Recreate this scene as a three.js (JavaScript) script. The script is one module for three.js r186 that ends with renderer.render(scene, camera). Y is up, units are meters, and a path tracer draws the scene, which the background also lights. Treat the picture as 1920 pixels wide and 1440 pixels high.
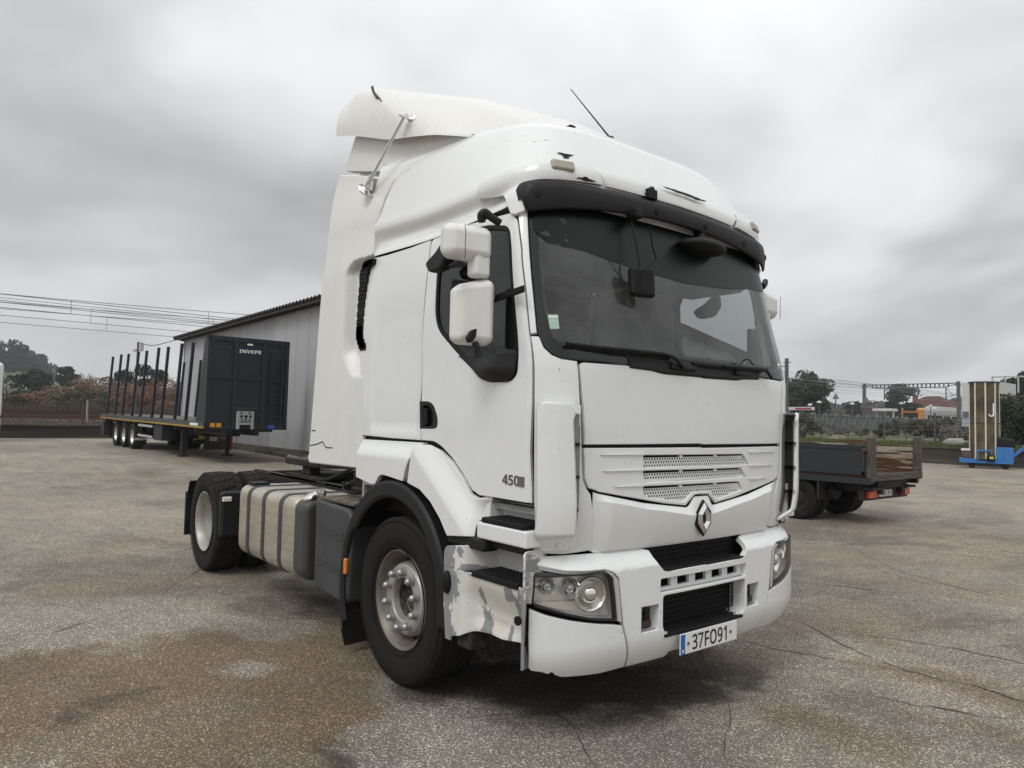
import * as THREE from 'three';
import { RoundedBoxGeometry } from 'three/addons/geometries/RoundedBoxGeometry.js';
import { mergeGeometries } from 'three/addons/utils/BufferGeometryUtils.js';
import { FontLoader } from 'three/addons/loaders/FontLoader.js';
import { TextGeometry } from 'three/addons/geometries/TextGeometry.js';

// ------------------------------------------------------------------ camera
const V = (x, y, z) => new THREE.Vector3(x, y, z);
const scene = new THREE.Scene();
const FOC = 1349.74, YAW = -0.892817, PITCH = 0.0495993, ROLL = 0.0225731;
const CP = V(3.89803, 1.61938, 3.45747);
const fwd = V(Math.sin(YAW) * Math.cos(PITCH), Math.sin(PITCH), -Math.cos(YAW) * Math.cos(PITCH));
const r0 = V(Math.cos(YAW), 0, Math.sin(YAW)), u0 = r0.clone().cross(fwd);
const cr = Math.cos(ROLL), sr = Math.sin(ROLL);
const RT = r0.clone().multiplyScalar(cr).addScaledVector(u0, sr);
const UPV = u0.clone().multiplyScalar(cr).addScaledVector(r0, -sr);
const camera = new THREE.PerspectiveCamera(2 * Math.atan(720 / FOC) * 180 / Math.PI, 4 / 3, 0.05, 4000);
camera.position.copy(CP);
camera.quaternion.setFromRotationMatrix(new THREE.Matrix4().makeBasis(RT, UPV, fwd.clone().negate()));

// ------------------------------------------------------------------ noise
function hash3(x, y, z) { let h = Math.imul(x, 374761393) + Math.imul(y, 668265263) + Math.imul(z, 2147483647 ^ 91237) | 0; h = Math.imul(h ^ (h >>> 13), 1274126177); h ^= h >>> 16; return (h >>> 0) / 4294967296; }
const sm5 = t => t * t * t * (t * (t * 6 - 15) + 10);
function vn(x, y, z = 0) {
  const X = Math.floor(x), Y = Math.floor(y), Z = Math.floor(z), a = sm5(x - X), b = sm5(y - Y), c = sm5(z - Z);
  const L = (p, q, t) => p + (q - p) * t;
  return L(L(L(hash3(X, Y, Z), hash3(X + 1, Y, Z), a), L(hash3(X, Y + 1, Z), hash3(X + 1, Y + 1, Z), a), b),
    L(L(hash3(X, Y, Z + 1), hash3(X + 1, Y, Z + 1), a), L(hash3(X, Y + 1, Z + 1), hash3(X + 1, Y + 1, Z + 1), a), b), c);
}
function fbm(x, y, z = 0, o = 4, g = 0.5) { let s = 0, w = 1, t = 0; for (let i = 0; i < o; i++) { s += w * vn(x, y, z + i * 17.3); t += w; w *= g; x *= 2.03; y *= 2.03; z *= 2.03; } return s / t; }
let seed = 12345; const rnd = () => { seed = (Math.imul(seed, 1664525) + 1013904223) >>> 0; return seed / 4294967296; };
const rr = (a, b) => a + (b - a) * rnd();
const clamp = (x, a = 0, b = 1) => Math.min(b, Math.max(a, x));
const ss = (a, b, x) => { const t = clamp((x - a) / (b - a)); return t * t * (3 - 2 * t); };
const mix = (a, b, t) => a + (b - a) * t;

// ------------------------------------------------------------------ sky: overcast cloud deck, brighter towards the zenith (standard overcast sky)
{
  const w = 1024, h = 512, d = new Float32Array(w * h * 4);
  for (let j = 0; j < h; j++) for (let i = 0; i < w; i++) {
    const th = (j + 0.5) / h * Math.PI - Math.PI / 2, ph = ((i + 0.5) / w - 0.5) * 2 * Math.PI, sy = Math.sin(th);
    const dx = Math.cos(th) * Math.cos(ph), dz = Math.cos(th) * Math.sin(ph);
    const e = Math.max(sy, 0), k = 1 / (e + 0.26), X = dx * k, Z = dz * k;
    // the deck, seen on a plane overhead so that it flattens towards the horizon
    const wx = fbm(X * 0.6 + 5.2, Z * 0.6 + 1.3, 3.1, 4) * 1.6, wz = fbm(X * 0.6 - 2.7, Z * 0.6 + 8.8, 7.7, 4) * 1.6;
    const c1 = fbm(X * 0.42 + wx + 11.7, Z * 0.42 + wz + 4.1, 1.5, 4, 0.45), c2 = fbm(X * 1.7 + wx * 1.5 + 3, Z * 1.7 + wz * 1.5 + 9, 5.5, 4);
    let L = 0.70 + 0.20 * e + 0.40 * e * e;
    const c3 = fbm(X * 4.2 + wx * 2, Z * 4.2 + wz * 2, 2.2, 5, .55); L *= 0.68 + 0.46 * ss(0.32, 0.64, c1 * 0.45 + c2 * 0.35 + c3 * 0.20);
    // the heavier cloud masses of the photograph
    const wv = (fbm(X * 1.1, Z * 1.1, 9.4, 4) - .5) * .5, ga = (pc, ec, sp, se, am) => { let q = ph - pc; if (q > Math.PI) q -= 2 * Math.PI; if (q < -Math.PI) q += 2 * Math.PI; const u = (q + wv) / sp, v = (th - ec + wv * .22) / se; return am * Math.exp(-u * u - v * v); };
    L *= 1 - ga(-3.0, .27, .42, .085, .30) - ga(-2.62, .20, .22, .06, .16) - ga(-1.78, .47, .22, .07, .16) - ga(-2.25, .36, .3, .05, .06);
    L = mix(L, 0.70, 0.7 * Math.pow(1 - e, 16));
    const p = (j * w + i) * 4;
    d[p] = L * 0.982; d[p + 1] = L; d[p + 2] = L * 1.02; d[p + 3] = 1;
  }
  const t = new THREE.DataTexture(d, w, h, THREE.RGBAFormat, THREE.FloatType);
  t.mapping = THREE.EquirectangularReflectionMapping; t.magFilter = t.minFilter = THREE.LinearFilter; t.wrapS = THREE.RepeatWrapping; t.needsUpdate = true;
  scene.background = t; scene.environment = t;
}
// the veiled sun behind the cloud deck
const sun = new THREE.DirectionalLight(new THREE.Color(1, 0.98, 0.955), 1.25);
sun.position.set(16, 50, 38); sun.target.position.set(0, 0, 0);
sun.castShadow = true; sun.shadow.radius = 42; sun.shadow.mapSize.set(4096, 4096);
Object.assign(sun.shadow.camera, { left: -70, right: 70, top: 70, bottom: -70, near: 1, far: 220 });
scene.add(sun, sun.target);
scene.fog = new THREE.FogExp2(new THREE.Color(0.62, 0.64, 0.66), 0.0005);

const renderer = new THREE.WebGLRenderer({ antialias: true });
renderer.setSize(1024, 768);
renderer.toneMapping = THREE.LinearToneMapping;
renderer.toneMappingExposure = 1.0;
renderer.shadowMap.enabled = true;

// ------------------------------------------------------------------ helpers
const ray = (px, py) => fwd.clone().addScaledVector(RT, (px - 960) / FOC).addScaledVector(UPV, -(py - 720) / FOC);
const onX = (p, x) => { const d = ray(...p); return CP.clone().addScaledVector(d, (x - CP.x) / d.x); };
const onY = (p, y) => { const d = ray(...p); return CP.clone().addScaledVector(d, (y - CP.y) / d.y); };
const onZ = (p, z) => { const d = ray(...p); return CP.clone().addScaledVector(d, (z - CP.z) / d.z); };
const toPx = v => { const q = v.clone().sub(CP), t = q.dot(fwd); return [960 + FOC * q.dot(RT) / t, 720 - FOC * q.dot(UPV) / t]; };
const zoomed = (x0, y0, s) => (...a) => { const o = []; for (let i = 0; i < a.length; i += 2) o.push([x0 + a[i] * s, y0 + a[i + 1] * s]); return o; };
const q1 = zoomed(580, 130, 0.270833), q2 = zoomed(960, 200, 0.270833), q3 = zoomed(560, 460, 0.270833), q4 = zoomed(980, 400, 0.270833), q5 = zoomed(960, 740, 0.291667),
  q6 = zoomed(820, 940, 0.243056), q7 = zoomed(1180, 940, 0.236111), q8 = zoomed(320, 840, 0.25), q9 = zoomed(560, 860, 0.3125), pxl = zoomed(0, 0, 1);
// (u, v) of the surface point seen at a photograph pixel
function inv(map, px, py) {
  const [ua, ub, va, vb] = map.dom; let best = 1e9, u = 0, v = 0;
  const D = (a, b) => { const q = toPx(map(a, b)); return [q[0] - px, q[1] - py]; };
  for (let i = 0; i <= 30; i++) for (let j = 0; j <= 20; j++) { const a = mix(ua, ub, i / 30), b = mix(va, vb, j / 20), e = D(a, b), s = e[0] * e[0] + e[1] * e[1]; if (s < best) { best = s; u = a; v = b; } }
  const hu = (ub - ua) * 1e-4, hv = (vb - va) * 1e-4;
  for (let k = 0; k < 14; k++) {
    const e = D(u, v), a = D(u + hu, v), b = D(u, v + hv);
    const j11 = (a[0] - e[0]) / hu, j21 = (a[1] - e[1]) / hu, j12 = (b[0] - e[0]) / hv, j22 = (b[1] - e[1]) / hv, det = j11 * j22 - j12 * j21;
    if (Math.abs(det) < 1e-6) break;
    const du = clamp((j22 * e[0] - j12 * e[1]) / det, -(ub - ua) * .06, (ub - ua) * .06), dv = clamp((j11 * e[1] - j21 * e[0]) / det, -(vb - va) * .06, (vb - va) * .06);
    u -= du; v -= dv;
  }
  return [u, v];
}
const invs = (map, pts) => pts.map(p => inv(map, p[0], p[1]));
function fillet(P, r, n = 5) {           // round every corner; r: number or array
  const o = [], N = P.length;
  for (let i = 0; i < N; i++) {
    const a = P[(i + N - 1) % N], b = P[i], c = P[(i + 1) % N]; const R = Array.isArray(r) ? (r[i] || 0) : r;
    const la = Math.hypot(a[0] - b[0], a[1] - b[1]), lc = Math.hypot(c[0] - b[0], c[1] - b[1]), t = Math.min(R, la * .49, lc * .49);
    if (t < 1e-4) { o.push(b); continue; }
    const p = [b[0] + (a[0] - b[0]) / la * t, b[1] + (a[1] - b[1]) / la * t], q = [b[0] + (c[0] - b[0]) / lc * t, b[1] + (c[1] - b[1]) / lc * t];
    for (let k = 0; k <= n; k++) { const s = k / n, e = 1 - s; o.push([e * e * p[0] + 2 * e * s * b[0] + s * s * q[0], e * e * p[1] + 2 * e * s * b[1] + s * s * q[1]]); }
  }
  return o;
}
const area2 = P => { let s = 0; for (let i = 0; i < P.length; i++) { const a = P[i], b = P[(i + 1) % P.length]; s += a[0] * b[1] - a[1] * b[0]; } return s / 2; };
function densify(P, h) { const o = []; for (let i = 0; i < P.length; i++) { const a = P[i], b = P[(i + 1) % P.length], l = Math.hypot(b[0] - a[0], b[1] - a[1]); if (l < 1e-6) continue; const n = Math.max(1, Math.ceil(l / h)); for (let k = 0; k < n; k++) o.push([a[0] + (b[0] - a[0]) * k / n, a[1] + (b[1] - a[1]) * k / n]); } return o; }
function inset(P, d) {                   // P counter-clockwise: moves inwards by d
  const N = P.length, o = [];
  for (let i = 0; i < N; i++) {
    const a = P[(i + N - 1) % N], b = P[i], c = P[(i + 1) % N];
    let e1 = [b[0] - a[0], b[1] - a[1]], e2 = [c[0] - b[0], c[1] - b[1]]; const l1 = Math.hypot(...e1) || 1, l2 = Math.hypot(...e2) || 1;
    const n1 = [-e1[1] / l1, e1[0] / l1], n2 = [-e2[1] / l2, e2[0] / l2]; let m = [n1[0] + n2[0], n1[1] + n2[1]]; const L = Math.hypot(...m) || 1; m = [m[0] / L, m[1] / L];
    const k = d / Math.max(.5, m[0] * n1[0] + m[1] * n1[1]); o.push([b[0] + m[0] * k, b[1] + m[1] * k]);
  }
  return o;
}
// A curved panel cut from the surface map(u, v), with rounded rim and thickness
function patch(poly, map, { holes = [], h = .07, b = .004, th = .02, off = 0 } = {}) {
  const c = map.c || V(0, 1, 0);
  const nrm = (u, v) => { const e = 2e-3, p = map(u, v), a = map(u + e, v).sub(map(u - e, v)), q = map(u, v + e).sub(map(u, v - e)); const n = a.cross(q).normalize(); const w = map.n ? map.n : p.clone().sub(c); if (n.dot(w) < 0) n.negate(); return n; };
  if (area2(poly) < 0) poly = poly.slice().reverse();
  const outer = densify(poly, h), outH = holes.map(H => densify(area2(H) > 0 ? H.slice().reverse() : H, h));
  const loops = [outer, ...outH], ins = loops.map(l => b > 0 ? inset(l, b) : l);
  const pts = []; ins.forEach(l => l.forEach(p => pts.push(p)));
  let tris = THREE.ShapeUtils.triangulateShape(ins[0].map(p => new THREE.Vector2(...p)), ins.slice(1).map(l => l.map(p => new THREE.Vector2(...p))));
  const mid = new Map(), h2 = h * h * 1.05;
  for (let it = 0; it < 14; it++) {
    const out = []; let any = false;
    for (const t of tris) {
      let bi = -1, bl = h2; for (let k = 0; k < 3; k++) { const p = pts[t[k]], q = pts[t[(k + 1) % 3]], l = (p[0] - q[0]) ** 2 + (p[1] - q[1]) ** 2; if (l > bl) { bl = l; bi = k; } }
      if (bi < 0) { out.push(t); continue; } any = true;
      const a = t[bi], e = t[(bi + 1) % 3], f = t[(bi + 2) % 3], key = a < e ? a + '_' + e : e + '_' + a; let m = mid.get(key);
      if (m === undefined) { m = pts.length; pts.push([(pts[a][0] + pts[e][0]) / 2, (pts[a][1] + pts[e][1]) / 2]); mid.set(key, m); }
      out.push([a, m, f], [m, e, f]);
    }
    tris = out; if (!any) break;
  }
  const pos = [], nor = [], uv = [];
  const NV = pts.map(p => nrm(...p)), PV = pts.map((p, i) => map(...p).addScaledVector(NV[i], off));
  const put = (p, n, t) => { pos.push(p.x, p.y, p.z); nor.push(n.x, n.y, n.z); uv.push(t[0], t[1]); };
  const tri = (a, b2, c2) => { // orient by normal
    const g = b2[0].clone().sub(a[0]).cross(c2[0].clone().sub(a[0])); const s = a[1].clone().add(b2[1]).add(c2[1]);
    if (g.dot(s) < 0) { put(...a); put(...c2); put(...b2); } else { put(...a); put(...b2); put(...c2); }
  };
  for (const t of tris) tri(...t.map(i => [PV[i], NV[i], pts[i]]));
  if (th > 0) loops.forEach((l, li) => {
    const I = ins[li], N = l.length, R = [];
    for (let i = 0; i < N; i++) {
      const n = nrm(...I[i]), p0 = map(...I[i]).addScaledVector(n, off), po = map(...l[i]).addScaledVector(n, off);
      let e = po.clone().sub(p0); e.addScaledVector(n, -e.dot(n)); if (e.lengthSq() < 1e-12) { const a = l[(i + N - 1) % N], c2 = l[(i + 1) % N]; e = map(...c2).sub(map(...a)).cross(n); } e.normalize();
      R.push([p0, po.clone().addScaledVector(n, -b), po.clone().addScaledVector(n, -th), n, e, l[i]]);
    }
    for (let i = 0; i < N; i++) {
      const A = R[i], B = R[(i + 1) % N];
      if (b > 0) { tri([A[0], A[3], A[5]], [B[0], B[3], B[5]], [B[1], B[4], B[5]]); tri([A[0], A[3], A[5]], [B[1], B[4], B[5]], [A[1], A[4], A[5]]); }
      tri([A[1], A[4], A[5]], [B[1], B[4], B[5]], [B[2], B[4], B[5]]); tri([A[1], A[4], A[5]], [B[2], B[4], B[5]], [A[2], A[4], A[5]]);
    }
  });
  const g = new THREE.BufferGeometry();
  g.setAttribute('position', new THREE.Float32BufferAttribute(pos, 3)); g.setAttribute('normal', new THREE.Float32BufferAttribute(nor, 3)); g.setAttribute('uv', new THREE.Float32BufferAttribute(uv, 2));
  return g;
}
const flat = g => { const o = g.index ? g.toNonIndexed() : g; for (const k of Object.keys(o.attributes)) if (!['position', 'normal', 'uv'].includes(k)) o.deleteAttribute(k); return o; };
const join = a => { a = [a].flat(9).map(flat); return a.length > 1 ? mergeGeometries(a) : a[0]; };
function flipZ(g) { g = flat(g).clone(); g.scale(1, 1, -1); for (const k of Object.keys(g.attributes)) { const A = g.attributes[k], s = A.itemSize; for (let i = 0; i < A.count; i += 3) for (let c = 0; c < s; c++) { const t = A.array[(i + 1) * s + c]; A.array[(i + 1) * s + c] = A.array[(i + 2) * s + c]; A.array[(i + 2) * s + c] = t; } } return g; }
const used = {};
const numbered = n => { const k = used[n] = (used[n] || 0) + 1; return k === 1 ? n : n + '_' + String(k - 1).padStart(3, '0'); };
function part(name, geos, mat, parent, label) { const m = new THREE.Mesh(join(geos), mat); m.name = name; m.castShadow = m.receiveShadow = true; if (label) m.userData.label = label; parent.add(m); return m; }
function thing(name, label, category, group) { const g = new THREE.Group(); g.name = numbered(name); g.userData = { label, category }; if (group) g.userData.group = group; scene.add(g); return g; }
function solo(name, geos, mat, label, category, group) { const m = part(numbered(name), geos, mat, scene); m.userData = { label, category }; if (group) m.userData.group = group; return m; }
function struct(name, geos, mat, kind = 'structure') { const m = part(numbered(name), geos, mat, scene); m.userData.kind = kind; return m; }
const bx = (cx, cy, cz, w, h, d, r = 0) => { const g = r > 0 ? new RoundedBoxGeometry(w, h, d, 2, Math.min(r, w / 2.01, h / 2.01, d / 2.01)) : new THREE.BoxGeometry(w, h, d); g.translate(cx, cy, cz); return g; };
const bb = (x0, x1, y0, y1, z0, z1, r = 0) => bx((x0 + x1) / 2, (y0 + y1) / 2, (z0 + z1) / 2, Math.abs(x1 - x0), Math.abs(y1 - y0), Math.abs(z1 - z0), r);
function bar(a, b, ra, rb = ra, n = 10) { const d = b.clone().sub(a), g = new THREE.CylinderGeometry(rb, ra, d.length(), n); g.applyQuaternion(new THREE.Quaternion().setFromUnitVectors(V(0, 1, 0), d.normalize())); g.translate((a.x + b.x) / 2, (a.y + b.y) / 2, (a.z + b.z) / 2); return g; }
function beam(a, b, w, h) { const d = b.clone().sub(a), g = new THREE.BoxGeometry(w, d.length(), h); g.applyQuaternion(new THREE.Quaternion().setFromUnitVectors(V(0, 1, 0), d.normalize())); g.translate((a.x + b.x) / 2, (a.y + b.y) / 2, (a.z + b.z) / 2); return g; }
const tube = (pts, r, n = 24, m = 8) => new THREE.TubeGeometry(new THREE.CatmullRomCurve3(pts), n, r, m);
const lathe = (pts, n = 48) => new THREE.LatheGeometry(pts.map(p => new THREE.Vector2(p[0], p[1])), n);
const wheelLathe = (pts, n = 64) => { const g = lathe(pts, n); g.rotateX(Math.PI / 2); return g; };   // points (radius, z)
const plate = (poly, map, o) => patch(poly, map, o);
const sideMap = (z, x0 = -2, x1 = 2, y0 = 0, y1 = 4) => { const m = (u, v) => V(u, v, z); m.dom = [x0, x1, y0, y1]; m.n = V(0, 0, Math.sign(z) || 1); return m; };
const frontMap = (x, z0 = -1.3, z1 = 1.3, y0 = 0, y1 = 4) => { const m = (u, v) => V(x, v, u); m.dom = [z0, z1, y0, y1]; m.n = V(1, 0, 0); return m; };
const rect = (a, b, c, d) => [[a, c], [b, c], [b, d], [a, d]];

// ------------------------------------------------------------------ textures and materials
function dataTex(n, fn, srgb = true, m = n) { const d = new Uint8Array(n * m * 4); for (let j = 0; j < m; j++) for (let i = 0; i < n; i++) { const c = fn(i / n, j / m, i, j), p = (j * n + i) * 4; d[p] = clamp(c[0]) * 255; d[p + 1] = clamp(c[1]) * 255; d[p + 2] = clamp(c[2]) * 255; d[p + 3] = c.length > 3 ? clamp(c[3]) * 255 : 255; } const t = new THREE.DataTexture(d, n, m); t.wrapS = t.wrapT = THREE.RepeatWrapping; t.magFilter = THREE.LinearFilter; t.minFilter = THREE.LinearMipmapLinearFilter; t.generateMipmaps = true; t.anisotropy = 8; if (srgb) t.colorSpace = THREE.SRGBColorSpace; t.needsUpdate = true; return t; }
// tileable fbm on a torus of n cells
function tfbm(x, y, f, o, s) { let v = 0, w = 1, t = 0; for (let k = 0; k < o; k++) { const X = x * f, Y = y * f, i = Math.floor(X), j = Math.floor(Y), a = sm5(X - i), b = sm5(Y - j), H = (p, q) => hash3(((p % f) + f) % f, ((q % f) + f) % f, s + k * 7); v += w * mix(mix(H(i, j), H(i + 1, j), a), mix(H(i, j + 1), H(i + 1, j + 1), a), b); t += w; w *= .5; f *= 2; } return v / t; }
const grey = g => [g, g, g];
const lin = (r, g, b) => new THREE.Color().setRGB(r, g, b);
const mat = (r, g, b, rough = .6, metal = 0, o = {}) => new THREE.MeshStandardMaterial({ color: lin(r, g, b), roughness: rough, metalness: metal, ...o });
const phy = (r, g, b, rough, o = {}) => new THREE.MeshPhysicalMaterial({ color: lin(r, g, b), roughness: rough, ...o });
const dustTex = dataTex(512, (x, y) => { const a = tfbm(x, y, 4, 6, 3), b = tfbm(x, y, 32, 4, 9), s = tfbm(x, y * .25 + .1, 24, 3, 5); const g = .965 + .012 * (a - .5) + .02 * (b - .5) + .012 * (s - .5); return [g, g * .997, g * .985]; });
const roughTex = dataTex(512, (x, y) => grey(.75 + .5 * (tfbm(x, y, 6, 6, 21) - .5)), false);
const grimeTex = dataTex(512, (x, y) => { const a = tfbm(x, y, 5, 6, 31), b = tfbm(x, y, 60, 3, 39); const g = .55 + .75 * (a - .3) + .25 * (b - .5); return [g, g * .98, g * .94]; });
const rimTex = dataTex(256, (x, y) => { const a = tfbm(x, y, 5, 5, 61); const g = .86 + .3 * (a - .5); return [g, g * .985, g * .955]; });
const streakTex = dataTex(512, (x, y) => { const a = tfbm(x, y * .125 + .2, 48, 4, 101), b = tfbm(x, y, 6, 5, 103), c = tfbm(x, y, 90, 2, 107); const g = .86 + .16 * (a - .5) + .16 * (b - .5) + .06 * (c - .5), d = .06 * (b - .4); return [g, g * (.985 - d * .3), g * (.955 - d)]; });
const bumpTex = dataTex(512, (x, y) => grey(tfbm(x, y, 48, 4, 51)), false);
const rep = (t, s) => { const c = t.clone(); c.repeat.set(s, s); c.needsUpdate = true; return c; };
// white paint as it has weathered: faint run marks, grit and a few stone chips
const chips = []; for (let k = 0; k < 70; k++) chips.push([rnd(), rnd(), .0008 + .0022 * rnd() * rnd()]);
const paintTex = dataTex(1024, (x, y) => { const b = tfbm(x, y, 64, 4, 9), s = tfbm(x, y * .06 + .3, 70, 3, 5), a = tfbm(x, y, 5, 5, 3); let g = .962 + .015 * (a - .5) + .018 * (b - .5) + .006 * (s - .5); for (const c of chips) { const d = Math.abs(x - c[0]) + Math.abs(y - c[1]) * .8; if (d < c[2]) g *= .42; } return [g, g * .998, g * .99]; });
const fairTex = dataTex(512, (x, y) => { const b = tfbm(x, y, 64, 4, 9), s = tfbm(x, y * .05 + .3, 60, 4, 5), a = tfbm(x, y, 6, 5, 3); const g = .95 + .03 * (a - .5) + .03 * (b - .5) + .022 * (s - .5); return [g, g * .996, g * .98]; });
const MT = {
  white: phy(.80, .818, .82, .32, { map: rep(paintTex, .62), clearcoat: .7, clearcoatRoughness: .08 }),
  white2: phy(.80, .80, .785, .5, { map: rep(fairTex, .6), roughnessMap: rep(roughTex, .8), clearcoat: .15, clearcoatRoughness: .4 }),
  plasticD: phy(.013, .0135, .015, .55, { map: rep(dustTex, 1.5), specularIntensity: .6 }),
  visor: phy(.010, .0095, .011, .5, { specularIntensity: .55 }),
  black: phy(.0065, .0065, .007, .6, { specularIntensity: .5 }), blackGloss: phy(.008, .008, .009, .25, { clearcoat: .5 }),
  under: mat(.04, .037, .034, .85, 0, { map: grimeTex }),
  rubber: phy(.017, .0163, .0155, .8, { specularIntensity: .5, map: rep(rimTex, 1), bumpMap: rep(bumpTex, 3), bumpScale: .0012 }),
  tread: phy(.022, .0205, .019, .9, { specularIntensity: .5, map: rep(rimTex, 2), bumpMap: rep(bumpTex, 4), bumpScale: .002 }),
  steel: mat(.45, .45, .44, .42, .75, { map: rep(grimeTex, 2), roughnessMap: rep(roughTex, 3) }),
  rustRim: mat(.25, .228, .205, .5, .5, { map: rep(rimTex, 3) }),
  rim: mat(.56, .555, .54, .42, .4, { map: rep(rimTex, 3) }),
  alu: mat(.66, .625, .55, .45, .5, { map: rep(streakTex, .8), roughnessMap: rep(roughTex, 2) }),
  chrome: mat(.75, .74, .72, .16, 1), mirror: mat(.8, .8, .8, .05, 1),
  bluegrey: mat(.060, .068, .076, .55, 0, { map: rep(rimTex, 1.1) }),
  glass: phy(.94, .97, .95, .02, { transmission: 1, thickness: 0, ior: 1.5, specularIntensity: 1 }),
  sideGlass: phy(.34, .37, .36, .03, { transmission: 1, thickness: 0, ior: 1.5 }),
  lens: phy(.98, .98, .97, .04, { transmission: 1, thickness: 0, ior: 1.45 }),
  frit: phy(.006, .006, .0065, .6, { specularIntensity: .2 }),
  beige: mat(.22, .20, .165, .8), dash: mat(.24, .245, .215, .75, 0, { map: rep(dustTex, 2) }), liner: mat(.30, .30, .285, .9), seat: mat(.045, .047, .05, .9),
  orange: phy(.75, .22, .02, .2, { clearcoat: .6 }), red: phy(.5, .03, .015, .25, { clearcoat: .6 }), lampGrey: mat(.35, .32, .27, .4)
};
// ================================================================== THE TRUCK (forward = +x, its right side = +z)
const truck = thing('tractor_truck', 'white tractor unit with high roof and scuffed grey-patched step, registration 37 FO 91', 'truck');
const Xf = y => { let x = 1.36 - 0.27 * (Math.max(0, y - 1.93) + 0.0); const k = y - 1.93; if (k > -.08 && k < .08) x = 1.36 - .27 * (k + .08) * (k + .08) / .32; if (y < 1.25) x -= .055 * ((1.25 - y) / .3) ** 2; return x; };
const Zs = y => 1.15 - (y > 2.2 ? .07 * ((y - 2.2) / .8) ** 2 : 0);
function contour(xf, zs, zc, D, L, bulge) {
  return u => { const s = Math.sign(u) || 1, a = Math.abs(u); let x, z;
    if (a <= zc) { z = a; x = xf - bulge * z * z; }
    else if (a <= zc + L) { const ph = (a - zc) / L * Math.PI / 2; z = zc + (zs - zc) * Math.sin(ph); x = xf - bulge * z * z - D * (1 - Math.cos(ph)); }
    else { z = zs; x = xf - bulge * z * z - D - (a - zc - L); }
    return [x, z * s]; };
}
const cab = (u, y) => { const [x, z] = contour(Xf(y), Zs(y), .85, .14, .36, .0555)(u); return V(x, y, z); }; cab.dom = [-.9, 3, .9, 2.9]; cab.c = V(.2, 1.9, 0);
const cabR = (u, y) => cab(u, y); cabR.dom = [.6, 3.05, .9, 2.9]; cabR.c = cab.c;
const mir = P => P.map(p => [-p[0], p[1]]);
const sym = P => [...P, ...mir(P).reverse()];       // half outline from the centre line out and back
const GAP = .0042;
const body = (poly, map, o = {}) => patch(inset(area2(poly) < 0 ? poly.slice().reverse() : poly, GAP), map, { b: .005, th: .025, ...o });

// --- seams, read from the photograph and laid on the cab surface
const doorRear = invs(cabR, [...q1(845, 1170), ...q3(890, 200, 850, 700, 838, 1080, 838, 1290, 850, 1355)]);
const doorBot = invs(cabR, [...q3(935, 1362, 985, 1395), ...pxl(847, 860, 868, 891, 884, 920, 897, 930, 940, 937, 1000, 946)]);
const doorFront = invs(cabR, [...q3(1605, 1440, 1618, 1100, 1620, 900, 1600, 620), ...q3(1570, 300, 1545, 90), ...q1(1470, 1240, 1442, 1020)]);
const roofLine = invs(cabR, q1(1390, 988, 1150, 1052, 960, 1102));
const doorPoly = [...doorRear, ...doorBot, ...doorFront, ...roofLine];
const winPoly = fillet(invs(cabR, [...q3(962, 110, 942, 480, 962, 590, 1110, 770, 1300, 945, 1460, 943, 1508, 900, 1516, 640, 1470, 0), ...q1(1385, 1085, 1240, 1078, 960, 1150)]), [.03, .1, .06, .1, .05, .05, .05, .1, .02, .07, .05, .08]);
const ln = (a, b, t) => [mix(a[0], b[0], t), mix(a[1], b[1], t)];
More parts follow.
